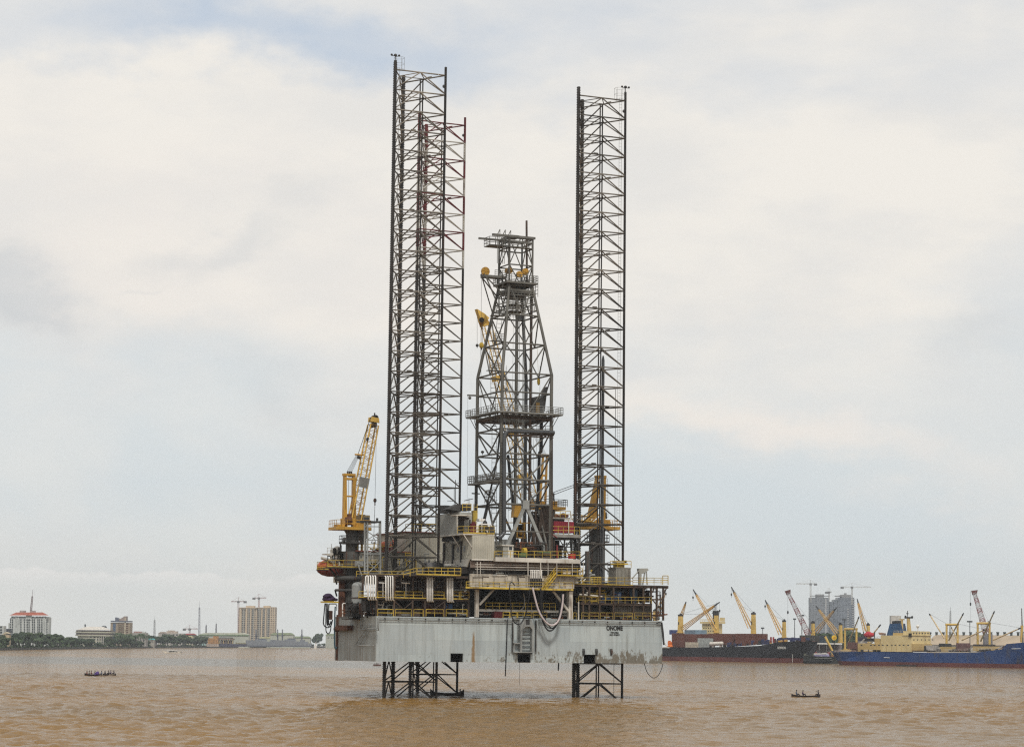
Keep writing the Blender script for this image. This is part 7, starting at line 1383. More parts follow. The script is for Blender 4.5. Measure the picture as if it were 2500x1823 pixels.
tower_crane(3550, 582, 1466, 1545, 564, 598.5, 'pinkish tower crane at the left beige apartment block', pk); tower_crane(3620, 632, 1457.5, 1486, 620, 650, 'pinkish tower crane on the right beige apartment block', pk); tower_crane(3300, 463, 1533, 1560, 450, 483, 'low red and white tower crane behind the red-roofed building', pk)
# masts
def radio_mast(D, x, yt, yb, w, label, col=(0.2, 0.2, 0.22)):
    F = front(D); a = F.pt(x, yb); b = F.pt(x+0.5, yt); t = single('radio_mast', (lambda mb: (lattice(mb, a, a.lerp(b, 0.85), w, w*0.6, 24, 0.16*D/2500, Vector((1, 0, 0)), Vector((0, 1, 0)), rb=0.09*D/2500), mb.tube(a.lerp(b, 0.84), b, 0.2, 0.08, n=5), mb)[2])(MB()), M('mast_%d' % x, col, 0.6), a, label, 'mast'); return t
radio_mast(3300, 486.5, 1466, 1575, 2.4, 'tall thin radio mast left of the green-edged warehouse', (0.16, 0.16, 0.2))
radio_mast(3400, 503, 1521, 1550, 2.0, 'short radio mast above the left end of the green-edged warehouse'); radio_mast(3400, 527.5, 1517, 1550, 2.0, 'short radio mast above the middle of the green-edged warehouse'); radio_mast(2800, 377, 1503, 1565, 2.2, 'pale lattice mast left of the stepped-roof building', (0.34, 0.35, 0.35))
radio_mast(1700, 2320, 1480, 1555, 1.2, 'thin grey mast behind the first goalpost mast of the blue ship', (0.3, 0.31, 0.32))
# warehouses
whw = M('pale_green_warehouse', (0.42, 0.44, 0.38), 0.6, var=0.15, sc=0.06)
for D, x0, x1, y0, ridge, lb in ((3250, 484, 607, 1548, 1544, 'long pale warehouse with a green-edged roof in front of the beige blocks'), (3400, 660, 716, 1549, 1544, 'pale warehouse with a curved green roof right of the beige blocks'), (3450, 712, 757, 1556, 1552.5, 'low pale warehouse with a green roof behind the grey naval ships'), (3420, 633, 662, 1557, 1554, 'low yellow-roofed shed in front of the beige blocks'), (3700, 795, 822, 1550, 1546, 'pale yellow-green shed beside the round tree')):
    F, t, w = bldg(D, x0, y0, x1, 0, 20, whw, lb, 'warehouse', 'warehouse'); mb = MB(); s_ = -0.8
    mb.ext([F.pt(x0-1, y0+0.5, s_), F.pt(x1+1, y0+0.5, s_), F.pt(x1-(x1-x0)*0.12, ridge, s_), F.pt(x0+(x1-x0)*0.12, ridge, s_)], Vector((0, 21.5, 0))); obj('roof', mb, M('roof_green_%d' % x0, (0.27, 0.33, 0.2) if x0 != 484 and x0 != 633 else ((0.52, 0.54, 0.44) if x0 == 484 else (0.55, 0.53, 0.3)), 0.6), t)
    if x0 == 484: mb = MB(); mb.opb(F, x0, 1548.5, x1, 1551, -0.9, 0.5); mb.opb(F, x0+40, 1555, x1-38, 1557, -0.1, 0.2, 1); obj('fascia', mb, [M('green_fascia', (0.17, 0.24, 0.13), 0.6), wing], t)
    if x0 in (795,): windows(w, F, [(802, 1556), (810, 1556), (815, 1556)], -0.1, 2.2, 1.6)
# boats at the far shore: orange workboats, grey naval ships
F = front(3060)
t = thing('moored_boat', F.pt(520, 1577), 'orange and brown covered river boat moored at the far shore', 'boat'); mb = MB(); mb.opb(F, 508, 1557, 533, 1571, 2, 6); mb.opb(F, 520, 1552, 533, 1558, 3, 4); obj('cabin', mb, M('orange_brown_cabin', (0.42, 0.22, 0.08), 0.7, var=0.5, sc=0.3), t); mb = MB(); mb.opb(F, 505, 1571, 536, 1578, 1, 7); obj('hull', mb, M('boat_pale_hull', (0.4, 0.33, 0.28), 0.6), t)
t = thing('moored_boat', F.pt(552, 1577), 'long low brown-roofed boat moored right of the orange one', 'boat'); mb = MB(); mb.opb(F, 533, 1557.5, 572, 1560.5, 2, 8); obj('roof', mb, M('boat_brown_roof', (0.2, 0.13, 0.09), 0.7), t); mb = MB()
for k in range(7): mb.opb(F, 534+k*5.5, 1560, 536+k*5.5, 1571, 3, 5, k % 2)
mb.opb(F, 538, 1562, 566, 1571, 5, 2, 1); obj('cabin', mb, [M('boat_tan', (0.4, 0.3, 0.14), 0.7), M('boat_dim', (0.14, 0.1, 0.08), 0.7)], t); mb = MB(); mb.opb(F, 534, 1571, 602, 1577.5, 1, 7)
mb.opb(F, 575, 1568, 600, 1572, 2, 4, 1); obj('hull', mb, [M('boat_dark_blue', (0.06, 0.06, 0.1), 0.6), M('boat_olive', (0.25, 0.23, 0.14), 0.7)], t)
nv = M('naval_grey', (0.2, 0.215, 0.24), 0.6, var=0.15, sc=0.05); nv2 = M('naval_dark_grey', (0.1, 0.11, 0.14), 0.6)
for x0, x1, lb, mx, dep in ((600, 688, 'grey naval ship with a high bow lying left at the far quay', (625, 678), 3150), (672, 760, 'grey naval ship with an orange boat and tall stack masts at the far quay', (689.5, 737), 3120)):
    F = front(dep); t = thing('naval_ship', F.pt((x0+x1)/2, 1577.5), lb, 'naval ship', 'grey naval ships at the far quay'); mb = MB(); mb.ext([F.pt(x0, 1577, 0), F.pt(x1, 1577, 0), F.pt(x1+1, 1569.5, 0), F.pt(x0+55, 1569.5, 0), F.pt(x0+50, 1564, 0), F.pt(x0, 1561.5, 0)], Vector((0, 9, 0))); mb.opb(F, x0, 1575, x1, 1578, -0.2, 0.5, 1); obj('hull', mb, [nv, nv2], t)
    mb = MB(); mb.opb(F, x0+22, 1560, x0+50, 1570, 2, 6); mb.opb(F, x0+30, 1557.5, x0+48, 1561, 3, 5, 1); mb.opb(F, x0+52, 1565, x0+80, 1570, 2, 5); mb.opb(F, x0+60, 1561, x0+72, 1566, 3, 4); obj('superstructure', mb, [nv, nv2], t)
    for x in mx: mb = MB(); mb.tube(F.pt(x, 1566, 4), F.pt(x, 1547, 4), 1.0, n=6); mb.tube(F.pt(x, 1548, 4), F.pt(x, 1535.5, 4), 0.9, n=6, mi=1); mb.opb(F, x-4, 1550.5, x+4, 1552, 3, 2); obj('stack_mast', mb, [nv2, nv], t)
    if x0 == 672: mb = MB(); mb.ell(F.pt(688, 1565, 1.5), 3.4, 1.4, 1.4, n=10); obj('ship_boat', mb, M('pale_orange_boat', (0.5, 0.2, 0.12), 0.6), t)
# trees -------------------------------------------------------------
fol = [M('foliage_dark', (0.035, 0.058, 0.026), 0.8, var=0.6, sc=0.5), M('foliage_mid', (0.05, 0.075, 0.03), 0.8, var=0.6, sc=0.5)]
palm_m = M('palm_frond', (0.055, 0.085, 0.035), 0.7, var=0.5, sc=0.5); bark = M('tree_bark', (0.1, 0.08, 0.06), 0.9, var=0.4)
def crown_mesh(seed, R, Hc, n, lobes):
    rnd = random.Random(seed); mb = MB(); L_ = []
    for k in range(lobes):
        a = rnd.random()*6.28; rr = R*rnd.uniform(0.15, 0.62); L_.append((Vector((rr*math.cos(a), rr*math.sin(a), Hc*rnd.uniform(0.25, 0.85))), rnd.uniform(0.28, 0.46)*R))
    for c, r in L_:
        for k in range(n//lobes):
            v = Vector((rnd.gauss(0, 1), rnd.gauss(0, 1), rnd.gauss(0, 1))).normalized(); p = c+Vector((v.x, v.y, v.z*0.8))*r*rnd.uniform(0.7, 1.05)
            t1 = v.cross(Vector((rnd.random(), rnd.random(), rnd.random()+0.1))).normalized(); t2 = v.cross(t1)*rnd.uniform(0.5, 1.0); s_ = rnd.uniform(0.3, 0.75)
            v2 = v*rnd.uniform(-0.3, 0.3); mb.add([p-t1*s_-t2*s_+v2, p+t1*s_-t2*s_, p+t1*s_*0.8+t2*s_-v2, p-t1*s_+t2*s_], [(0, 1, 2, 3)])
    return mb
def tree_proto(seed, kind):
    t = bpy.data.objects.new(kind, None); ORG['_t'] = Vector(); mbt = MB(); mbc = MB(); rnd = random.Random(seed)
    if kind == 'broadleaf_tree':
        mbt.tube((0, 0, -0.5), (0.1, 0, 4.5), 0.45, 0.25, n=7)
        for k in range(6): a = k*1.05; mbt.tube((0.1, 0, 3+0.3*k), (2.6*math.cos(a), 2.6*math.sin(a), 6.5+0.4*k), 0.18, 0.06, n=5)
        mbc = crown_mesh(seed, 5.2, 9.0, 2200, 16); mbc.v = [(x, y, z+2.6) for x, y, z in mbc.v]
    else:
        p = [Vector((0.5*math.sin(k*0.5+seed)*k/6, 0.2*k/6, k*1.25-0.3)) for k in range(7)]; mbt.path(p, 0.22, n=6); top = p[-1]
        for k in range(16):
            a = k*2*math.pi/16+rnd.uniform(-0.15, 0.15); el = rnd.uniform(0.1, 1.0); d = Vector((math.cos(a), math.sin(a), 0)); prev = top; s_ = Vector((-d.y, d.x, 0)); Ln = rnd.uniform(2.6, 3.6)
            for i in range(5):
                f = (i+1)/5; q2 = top+d*(Ln*f*math.cos(el*0.5))+ZV*(Ln*(math.sin(el)*f-1.15*f*f)); w0 = 0.5*(1-abs(f-0.2-0.4)*0.9); w1 = 0.5*(1-abs(f-0.4)*0.9) if i < 4 else 0.05
                for sg in (-1, 1): mbc.add([prev, q2, q2+s_*sg*w1-ZV*w1*0.7, prev+s_*sg*w0-ZV*w0*0.7], [(0, 1, 2, 3)])
                prev = q2
    return mbt, mbc
PRO = {}
for kind, seed in (('broadleaf_tree', 1), ('broadleaf_tree', 2), ('broadleaf_tree', 3), ('palm_tree', 4), ('palm_tree', 5)):
    mt, mc = tree_proto(seed, kind); meshes = []
    for nm, mbx, mm in (('trunk', mt, bark), ('crown', mc, fol[seed % 2] if kind[0] == 'b' else palm_m)):
        me = bpy.data.meshes.new(nm); me.from_pydata([tuple(v) for v in mbx.v], [], mbx.f); me.materials.append(mm); me.update(); meshes.append(me)
    PRO.setdefault(kind, []).append(meshes)
def tree(kind, x, D, h, label, grp, wide=1.0):
    p = front(D).pt(x, 1575); t = thing(kind, (p.x, p.y, 1.25), label, 'tree', grp); h0 = 11.5 if kind[0] == 'b' else 8.5; s_ = h/h0; t.scale = (s_*wide, s_*wide, s_); t.rotation_euler = (0, 0, random.random()*6.28)
    for nm, me in zip(('trunk', 'crown'), random.choice(PRO[kind])): o = bpy.data.objects.new(nm, me); COL.objects.link(o); o.parent = t; ORG[o.name] = p
shx = [s[0] for s in shore]; shd = [s[1] for s in shore]
def sd_(x): return float(np.interp(x, shx, shd))
def grove(kind, x0, x1, n, h0, h1, label, grp, back=(12, 50), wide=1.0):
    for k in range(n): x = x0+(x1-x0)*(k+random.uniform(0.2, 0.8))/n; tree(kind, x, sd_(x)+random.uniform(*back), random.uniform(h0, h1), label, grp, wide)
grove('broadleaf_tree', -14, 36, 7, 8, 11, 'dark leafy tree on the river wall left of the white hotel', 'trees left of the hotel', wide=1.2)
grove('broadleaf_tree', 40, 96, 9, 10.5, 14, 'tall dark leafy tree in the belt hiding the foot of the white hotel', 'trees before the hotel', wide=1.15)
grove('broadleaf_tree', 98, 150, 8, 9.5, 13, 'dark round tree in the belt right of the white hotel', 'trees right of the hotel', wide=1.15)
grove('palm_tree', 30, 150, 20, 7, 10, 'coconut palm along the river wall before the white hotel', 'palms along the river wall', (4, 12))
grove('palm_tree', 146, 186, 5, 9, 13, 'palm standing between the hotel trees and the cream office', 'palms left of the cream office', (20, 60))
grove('broadleaf_tree', 150, 222, 9, 6, 10, 'low dark tree before the left end of the cream office', 'trees before the cream office', (4, 25), 1.3)
grove('broadleaf_tree', 262, 322, 9, 8, 12, 'tree at the foot of the brown tower', 'trees below the brown tower', (6, 40))
grove('palm_tree', 280, 322, 6, 12, 19, 'tall palm in front of the brown tower', 'palms before the brown tower', (6, 30))
grove('palm_tree', 322, 362, 5, 13, 18, 'tall palm in front of the grey four-storey block', 'palms before the grey block', (6, 30))
grove('broadleaf_tree', 318, 376, 9, 5, 8, 'low bushy tree before the grey four-storey block', 'bushes before the grey block', (5, 20), 1.4)
grove('broadleaf_tree', 366, 462, 14, 11, 16, 'dense tree in the middle shore belt', 'trees in the middle of the left shore', (6, 60), 1.2)
grove('broadleaf_tree', 464, 502, 6, 9, 14, 'dark tree left of the orange river boat', 'trees left of the orange boat', (10, 40), 1.2)
grove('broadleaf_tree', 205, 268, 5, 3.5, 5.5, 'small shrub-like tree along the river wall before the cream office', 'low trees before the office', (3, 8), 1.5)
tree('broadleaf_tree', 779, 3960, 23, 'big round tree alone above the sailing boat, beside the rig hoses', None, 0.85); tree('broadleaf_tree', 770, 3970, 18, 'smaller dark tree leaning out left of the big round tree', None, 0.9)
tree('palm_tree', 480, 3200, 17, 'single palm at the left end of the green-edged warehouse', None)
grove('broadleaf_tree', 735, 820, 7, 4, 7, 'low bush on the far shore behind the sailing boat', 'far shore bushes', (5, 30), 1.6)
for k in range(9): tree('broadleaf_tree', 2004+k*12, 1750+random.random()*120, random.uniform(13, 22), 'dark tree behind the quay below the far grey towers', 'trees behind the quay', 1.1)
rnd = random.Random(21); mb = MB()
for k in range(5200):
    x = rnd.choice((rnd.uniform(-20, 200), rnd.uniform(-20, 505))); D_ = sd_(x)+rnd.uniform(4, 26); p = front(D_).pt(x, 1575); h = 1.3+abs(rnd.gauss(0, 1))*1.7*(0.6+0.4*math.sin(x*0.21)+0.3*math.sin(x*0.57)); s_ = rnd.uniform(0.5, 1.2); a = rnd.random()*6.28; e = Vector((math.cos(a), math.sin(a), rnd.uniform(-0.4, 0.4))); f_ = Vector((-e.y*0.5, e.x*0.5, 0.9)); c = Vector((p.x, p.y, h))
    mb.add([c-e*s_-f_*s_, c+e*s_-f_*s_, c+e*s_+f_*s_*0.8, c-e*s_*0.7+f_*s_], [(0, 1, 2, 3)])
o = obj('riverside_scrub', mb, fol[1]); o['kind'] = 'stuff'
# ---------------------------------------------------------------- small boats and people
skin_m = M('dark_skin', (0.05, 0.028, 0.018), 0.6); shirts = [M('shirt_%d' % i, c, 0.8) for i, c in enumerate(((0.03, 0.03, 0.05), (0.16, 0.19, 0.26), (0.2, 0.05, 0.045), (0.09, 0.06, 0.13), (0.22, 0.19, 0.15)))]; shorts = M('dark_trousers', (0.02, 0.02, 0.025), 0.8); hair = M('black_hair', (0.01, 0.01, 0.01), 0.8)
def body(kind):
    V, E, Rr = [], [], []
    def chain(pts, start=None):
        prev = start
        for p, r in pts:
            V.append(Vector(p)); Rr.append(r); i = len(V)-1
            if prev is not None: E.append((prev, i))
            prev = i
        return prev
    b = 0.12 if kind != 'standing' else 0.92
    chain([((0, 0, b), 0.14), ((0, 0, b+0.2), 0.135), ((0, 0.03, b+0.42), 0.155), ((0, 0.05, b+0.56), 0.06), ((0, 0.07, b+0.66), 0.095), ((0, 0.08, b+0.78), 0.085)])
    for s_ in (-1, 1):
        if kind == 'paddling' and s_ == 1: a = [((0.19, 0.04, b+0.46), 0.06), ((0.34, 0.16, b+0.5), 0.05), ((0.3, 0.42, b+0.62), 0.04), ((0.3, 0.48, b+0.64), 0.035)]
        else: a = [((s_*0.19, 0.04, b+0.46), 0.06), ((s_*0.25, 0.08, b+0.22), 0.05), ((s_*0.17, 0.3, b+0.14), 0.04), ((s_*0.14, 0.37, b+0.13), 0.035)]
        chain(a, 2)
        if kind == 'standing': l_ = [((s_*0.1, 0, 0.86), 0.1), ((s_*0.11, 0.04, 0.48), 0.075), ((s_*0.12, 0, 0.08), 0.05), ((s_*0.12, 0.14, 0.04), 0.045)]
        else: l_ = [((s_*0.1, 0.08, 0.12), 0.1), ((s_*0.14, 0.42, 0.32), 0.08), ((s_*0.13, 0.5, 0.05), 0.055), ((s_*0.13, 0.62, 0.04), 0.045)]
        chain(l_, 0)
    me = bpy.data.meshes.new('body_tmp'); me.from_pydata(V, E, []); o = bpy.data.objects.new('body_tmp', me); COL.objects.link(o)
    o.modifiers.new('s', 'SKIN'); sv = me.skin_vertices[0].data
    for i, r in enumerate(Rr): sv[i].radius = (r, r)
    sv[0].use_root = True; o.modifiers.new('d', 'SUBSURF').levels = 1
    dg = bpy.context.evaluated_depsgraph_get(); m2 = bpy.data.meshes.new_from_object(o.evaluated_get(dg)); bpy.data.objects.remove(o); bpy.data.meshes.remove(me)
    for m in (skin_m, shirts[0], shorts): m2.materials.append(m)
    for p in m2.polygons:
        c = p.center; p.use_smooth = True
        p.material_index = 0 if c.z > b+0.53 or (abs(c.x) > 0.2 and c.z < b+0.3 and c.y > 0.1) else (1 if c.z > b+0.05 and c.y < 0.26 else 2)
        if kind == 'standing' and c.z < 0.4: p.material_index = 0
    return m2, b
BOD = {k: body(k) for k in ('sitting', 'paddling', 'standing')}
def person(p, kind, rz, shirt, label, grp=None, sc=1.0, lean=0.0):
    me, b = BOD[kind]; me = me.copy(); me.materials[1] = shirts[shirt]; me.name = 'person'; o = bpy.data.objects.new('person', me); COL.objects.link(o); o.location = p; o.rotation_euler = (lean, 0, rz); o.scale = (sc, sc, sc); ORG[o.name] = Vector(p); tag(o, label, 'person', grp)
    mb = MB(); mb.ell((0, 0.06, b+0.76), 0.105, 0.11, 0.09, n=10, m=6); h = bpy.data.meshes.new('hair'); h.from_pydata(mb.v, [], mb.f); h.materials.append(hair); ho = bpy.data.objects.new('hair', h); COL.objects.link(ho); ho.parent = o; ORG[ho.name] = Vector(p); return o
wood = M('dark_boat_wood', (0.03, 0.022, 0.02), 0.7, var=0.4)
def canoe(D, x0, x1, y, beam, label, m=wood, h=0.32, rise=0.5):
    F = front(D); a = F.pt(x0, y); b = F.pt(x1, y); Lg = (b-a).length; c = (a+b)/2; t = thing('canoe', (c.x, c.y, 0), label, 'canoe'); d = Vector((b.x-a.x, b.y-a.y, 0)).normalized(); n = Vector((-d.y, d.x, 0)); o_ = Vector((c.x, c.y, 0))
    mb = MB(); N_ = 13; rows = []
    for i in range(N_):
        s_ = -1+2*i/(N_-1); w = beam/2*max(0.04, (1-abs(s_)**2.6)); zt = h+rise*abs(s_)**4; zb = -0.2+0.25*abs(s_)**4; q = o_+d*(s_*Lg/2)
        rows.append([q-n*w+ZV*zt, q-n*w*0.7+ZV*zb, q+n*w*0.7+ZV*zb, q+n*w+ZV*zt, q+n*(w*0.85)+ZV*zt, q+n*w*0.55+ZV*(zb+0.25), q-n*w*0.55+ZV*(zb+0.25), q-n*(w*0.85)+ZV*zt])
    for r1, r2 in zip(rows, rows[1:]):
        for k in range(8): mb.add([r1[k], r2[k], r2[(k+1) % 8], r1[(k+1) % 8]], [(0, 1, 2, 3)], 0, k < 3)
    mb.add(rows[0], [tuple(range(8))]); mb.add(rows[-1], [tuple(range(7, -1, -1))]); obj('hull', mb, m, t)
    mb = MB()
    for s_ in (-0.6, -0.2, 0.25, 0.6): q = o_+d*(s_*Lg/2); w = beam*0.42*(1-abs(s_)**2.6); mb.hexa([q-d*0.12-n*w+ZV*0.2, q+d*0.12-n*w+ZV*0.2, q+d*0.12+n*w+ZV*0.2, q-d*0.12+n*w+ZV*0.2, q-d*0.12-n*w+ZV*0.25, q+d*0.12-n*w+ZV*0.25, q+d*0.12+n*w+ZV*0.25, q-d*0.12+n*w+ZV*0.25])
    obj('thwart', mb, m, t); return F, d
F, d = canoe(585, 206, 263, 1649, 1.3, 'crowded dark wooden canoe on the left with a violet bundle amidships')
for x, k, sh_, lb, lean in ((211.5, 'paddling', 2, 'person in dark red at the left tip of the crowded canoe', 0.1), (218, 'sitting', 4, 'person bending forward, second from the left in the crowded canoe', -0.3), (222.5, 'sitting', 2, 'person in reddish shirt beside the bent one in the crowded canoe', -0.2), (231, 'sitting', 0, 'person in dark shirt just left of the violet bundle', -0.5), (248.5, 'sitting', 1, 'person sitting low just right of the violet bundle', -0.2), (257, 'paddling', 0, 'person in dark shirt sitting tall at the right end of the crowded canoe', 0.05)):
    q = F.pt(x, 1648); person((q.x, q.y, 0.3), k, -1.3 if x < 240 else 1.3, sh_, lb, lean=0, sc=1.15)
q = F.pt(237.5, 1645); mb = MB(); mb.ell((q.x, q.y, 0.65), 0.5, 0.45, 0.5, n=12); mb.ell((q.x-0.45, q.y, 0.45), 0.35, 0.35, 0.4, n=10); mb.ell((q.x+0.1, q.y, 1.0), 0.28, 0.3, 0.25, n=10); single('cloth_bundle', mb, M('violet_cloth', (0.09, 0.05, 0.2), 0.8), (q.x, q.y, 0.2), 'violet cloth bundle heaped in the middle of the crowded canoe', 'bundle')
F, d = canoe(592, 262, 283, 1648.6, 0.95, 'short dark canoe just behind the right end of the crowded one')
for x, k, sh_, lb in ((266, 'paddling', 0, 'person paddling at the left of the short dark canoe'), (270.8, 'sitting', 3, 'person sitting in the middle of the short dark canoe'), (278.5, 'paddling', 0, 'person at the right end of the short dark canoe with an arm raised')):
    q = F.pt(x, 1648); person((q.x, q.y, 0.35), k, 1.5, sh_, lb, sc=1.15)
F, d = canoe(432, 1932, 2003, 1701, 1.05, 'slim dark canoe with three people on open water at the right', h=0.32, rise=0.35)
for x, k, sh_, lb, lean, sc_ in ((1944, 'sitting', 1, 'person in pale blue shirt leaning forward at the bow of the right canoe', -0.35, 1.0), (1959.5, 'sitting', 3, 'person crouching in the middle of the right canoe', -0.2, 0.95), (1998.5, 'paddling', 0, 'person sitting upright at the stern of the right canoe', 0.0, 1.0)):
    q = F.pt(x, 1700); person((q.x, q.y, 0.3), k, 1.4 if x > 1980 else -1.5, sh_, lb, sc=sc_*1.15)
F, d = canoe(412, 1050, 1133, 1697, 1.2, 'dark wooden canoe passing under the rig behind the left leg', h=0.45, rise=0.75); q = F.pt(1124.5, 1690); person((q.x, q.y, 0.3), 'paddling', 1.6, 0, 'person sitting at the raised stern of the canoe under the rig')
F, d = canoe(935, 911, 930, 1623, 1.0, 'small brown skiff far off, just left of the rig leg below the hull', M('brown_skiff', (0.12, 0.05, 0.035), 0.7), 0.4, 0.25)
for x, s_ in ((915.5, 2), (919, 4), (922, 2), (925.5, 2)): q = F.pt(x, 1622); person((q.x, q.y, 0.2), 'sitting', 1.5, s_, 'person sitting in the small brown skiff', 'people in the brown skiff')
# white passenger boat with wake
F = front(1700); t = thing('passenger_boat', F.pt(418, 1594), 'white covered passenger boat speeding left, with a pale wake', 'boat'); mb = MB(); B0 = F.pt(398, 1592); B1 = F.pt(442, 1594)
def rowsb(zs): pass
mb.ext([F.pt(396, 1588, 0), F.pt(403, 1594.5, 0), F.pt(442, 1594.5, 0), F.pt(442, 1591.5, 0), F.pt(412, 1591.2, 0), F.pt(405, 1590.2, 0)], Vector((0, 2.8, 0))); obj('hull', mb, M('boat_cream_white', (0.62, 0.56, 0.46), 0.5), t)
mb = MB(); mb.ext([F.pt(407.5, 1585, -0.1), F.pt(412, 1585.5, -0.1), F.pt(435, 1588, -0.1), F.pt(435, 1589, -0.1), F.pt(412, 1586.7, -0.1), F.pt(407.5, 1586.5, -0.1)], Vector((0, 3, 0)))
for x in (408, 412.5, 417, 421, 425, 429, 433.5): mb.opb(F, x, 1586.5+(x-408)*0.06, x+0.7, 1592, 0, 0.15)
mb.opb(F, 407.5, 1586, 411.5, 1592, 0.2, 2.4); obj('cabin_roof', mb, white_p, t); mb = MB(); mb.opb(F, 411.5, 1587.5, 434, 1591.2, 1.2, 0.3); mb.opb(F, 408.2, 1587, 409.6, 1588.8, 0.1, 0.1); mb.opb(F, 440, 1590.5, 443, 1592, 0.8, 1.2); obj('open_side', mb, wing, t)
mb = MB(); a = F.pt(443, 1594); b = F.pt(470, 1592); mb.add([(a.x, a.y-0.6, 0.28), (b.x, b.y-0.2, 0.3), (b.x, b.y+1.8, 0.3), (a.x, a.y+2.2, 0.28)], [(0, 1, 2, 3)]); o = obj('wake', mb, M('foam_white', (0.75, 0.7, 0.6), 0.8), None, (a.x, a.y, 0.2)); o['kind'] = 'structure'
# sailing boat
F = front(3300); p = F.pt(769, 1581); t = thing('sailing_boat', (p.x, p.y, 0), 'tiny white sailing boat off the far shore beside the rig', 'sailing boat'); mb = MB(); mb.ext([Vector((p.x-1.6, p.y, 1.2)), Vector((p.x+2.4, p.y, 1.2)), Vector((p.x+1.4, p.y, 10.5)), Vector((p.x+0.6, p.y, 8))], Vector((0, 0.06, 0))); obj('sail', mb, M('white_sailcloth', (0.75, 0.73, 0.7), 0.8), t); mb = MB(); mb.ell((p.x, p.y, 0.3), 2.6, 0.9, 0.7, n=12); mb.tube((p.x+0.4, p.y, 0.5), (p.x+1.4, p.y, 10.6), 0.06, n=5); obj('hull', mb, M('boat_cream_white', (0,)*3), t)
# ================================================================ water
def water_mat():
    m = bpy.data.materials.new('muddy_river_water'); m.use_nodes = True; nt = m.node_tree; N = nt.nodes; K = nt.links; b = N['Principled BSDF']
    b.inputs['IOR'].default_value = 1.33; b.inputs['Roughness'].default_value = 0.12; b.inputs['Specular IOR Level'].default_value = WSPEC
    geo = N.new('ShaderNodeNewGeometry'); sep = N.new('ShaderNodeSeparateXYZ'); K.new(geo.outputs['Position'], sep.inputs[0])
    def noise(sc_, det, stretch=(1, 1, 1), rough=0.6):
        mp = N.new('ShaderNodeMapping'); mp.inputs['Scale'].default_value = stretch; K.new(geo.outputs['Position'], mp.inputs['Vector']); n = N.new('ShaderNodeTexNoise'); n.inputs['Scale'].default_value = sc_; n.inputs['Detail'].default_value = det; n.inputs['Roughness'].default_value = rough; K.new(mp.outputs[0], n.inputs['Vector']); return n.outputs['Fac']
    def mr(x, a, c, d, e, smooth=False):
        n = N.new('ShaderNodeMapRange'); n.interpolation_type = 'SMOOTHSTEP' if smooth else 'LINEAR'; K.new(x, n.inputs[0])
        for i, q in enumerate((a, c, d, e)): n.inputs[i+1].default_value = q
        return n.outputs[0]
    def mt(op, x, y):
        n = N.new('ShaderNodeMath'); n.operation = op
        for i, q in enumerate((x, y)):
            if isinstance(q, (int, float)): n.inputs[i].default_value = q
            else: K.new(q, n.inputs[i])
        return n.outputs[0]
    # silt drifts by noise; grey far band is sky reflection put into base colour
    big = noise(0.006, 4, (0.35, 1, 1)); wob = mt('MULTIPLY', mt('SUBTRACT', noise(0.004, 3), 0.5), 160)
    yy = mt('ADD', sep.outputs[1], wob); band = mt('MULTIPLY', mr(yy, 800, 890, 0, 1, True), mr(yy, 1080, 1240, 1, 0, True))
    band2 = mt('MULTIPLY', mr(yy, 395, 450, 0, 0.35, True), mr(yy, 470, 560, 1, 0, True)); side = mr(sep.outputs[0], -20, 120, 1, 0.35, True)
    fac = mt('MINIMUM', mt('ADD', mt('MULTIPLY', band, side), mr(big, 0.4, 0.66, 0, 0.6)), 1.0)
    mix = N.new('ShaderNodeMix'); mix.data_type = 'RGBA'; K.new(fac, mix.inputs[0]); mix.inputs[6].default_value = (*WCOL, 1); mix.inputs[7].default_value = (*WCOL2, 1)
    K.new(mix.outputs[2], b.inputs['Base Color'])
    h = mt('ADD', mt('MULTIPLY', noise(0.6, 6, (0.55, 1, 1)), 0.75), mt('MULTIPLY', noise(2.4, 4, (0.5, 1, 1)), 0.22))
    bp = N.new('ShaderNodeBump'); bp.inputs['Strength'].default_value = WBUMP; bp.inputs['Distance'].default_value = 1.0; K.new(h, bp.inputs['Height']); K.new(mr(sep.outputs[1], 230, 1000, 1.0, 2.6), bp.inputs['Strength']); K.new(bp.outputs[0], b.inputs['Normal'])
    return m
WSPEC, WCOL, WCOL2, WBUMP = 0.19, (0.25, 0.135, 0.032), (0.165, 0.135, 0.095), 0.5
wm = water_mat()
D = [95.0]
while D[-1] < 620: D.append(D[-1]*1.0032)
while D[-1] < 4850: D.append(D[-1]*1.0085)
D = np.array(D); T = np.linspace(-0.5, 0.5, 640); X = D[:, None]*T[None, :]; Y = np.repeat(D[:, None], len(T), 1)
Z = np.zeros_like(X); rng = np.random.RandomState(3); sp_d = np.gradient(D)[:, None]
for k in range(64):
    lam = 0.9*math.exp(rng.rand()*2.0); ang = -math.pi/2+rng.randn()*0.75+0.35; kx, ky = math.cos(ang)*2*math.pi/lam, math.sin(ang)*2*math.pi/lam; amp = 0.0095*lam
    ph = kx*X+ky*Y+rng.rand()*6.28+0.8*np.sin(X*0.021*(1+k % 3)+Y*0.017+k)
    fade = np.clip((lam/np.maximum(sp_d, 0.3)-1.2)/1.5, 0, 1)
    Z += amp*fade*(1-np.abs(np.sin(ph/2)))*2-amp*fade*0.73
gust = 0.75+0.35*np.sin(X*0.03+1.3*np.sin(Y*0.012))*np.sin(Y*0.02+0.9*np.sin(X*0.017))
Z *= gust
nr, nc = X.shape; V_ = np.stack([X, Y, Z], -1).reshape(-1, 3); idx = np.arange(nr*nc).reshape(nr, nc)
Fq = np.stack([idx[:-1, :-1], idx[:-1, 1:], idx[1:, 1:], idx[1:, :-1]], -1).reshape(-1, 4)
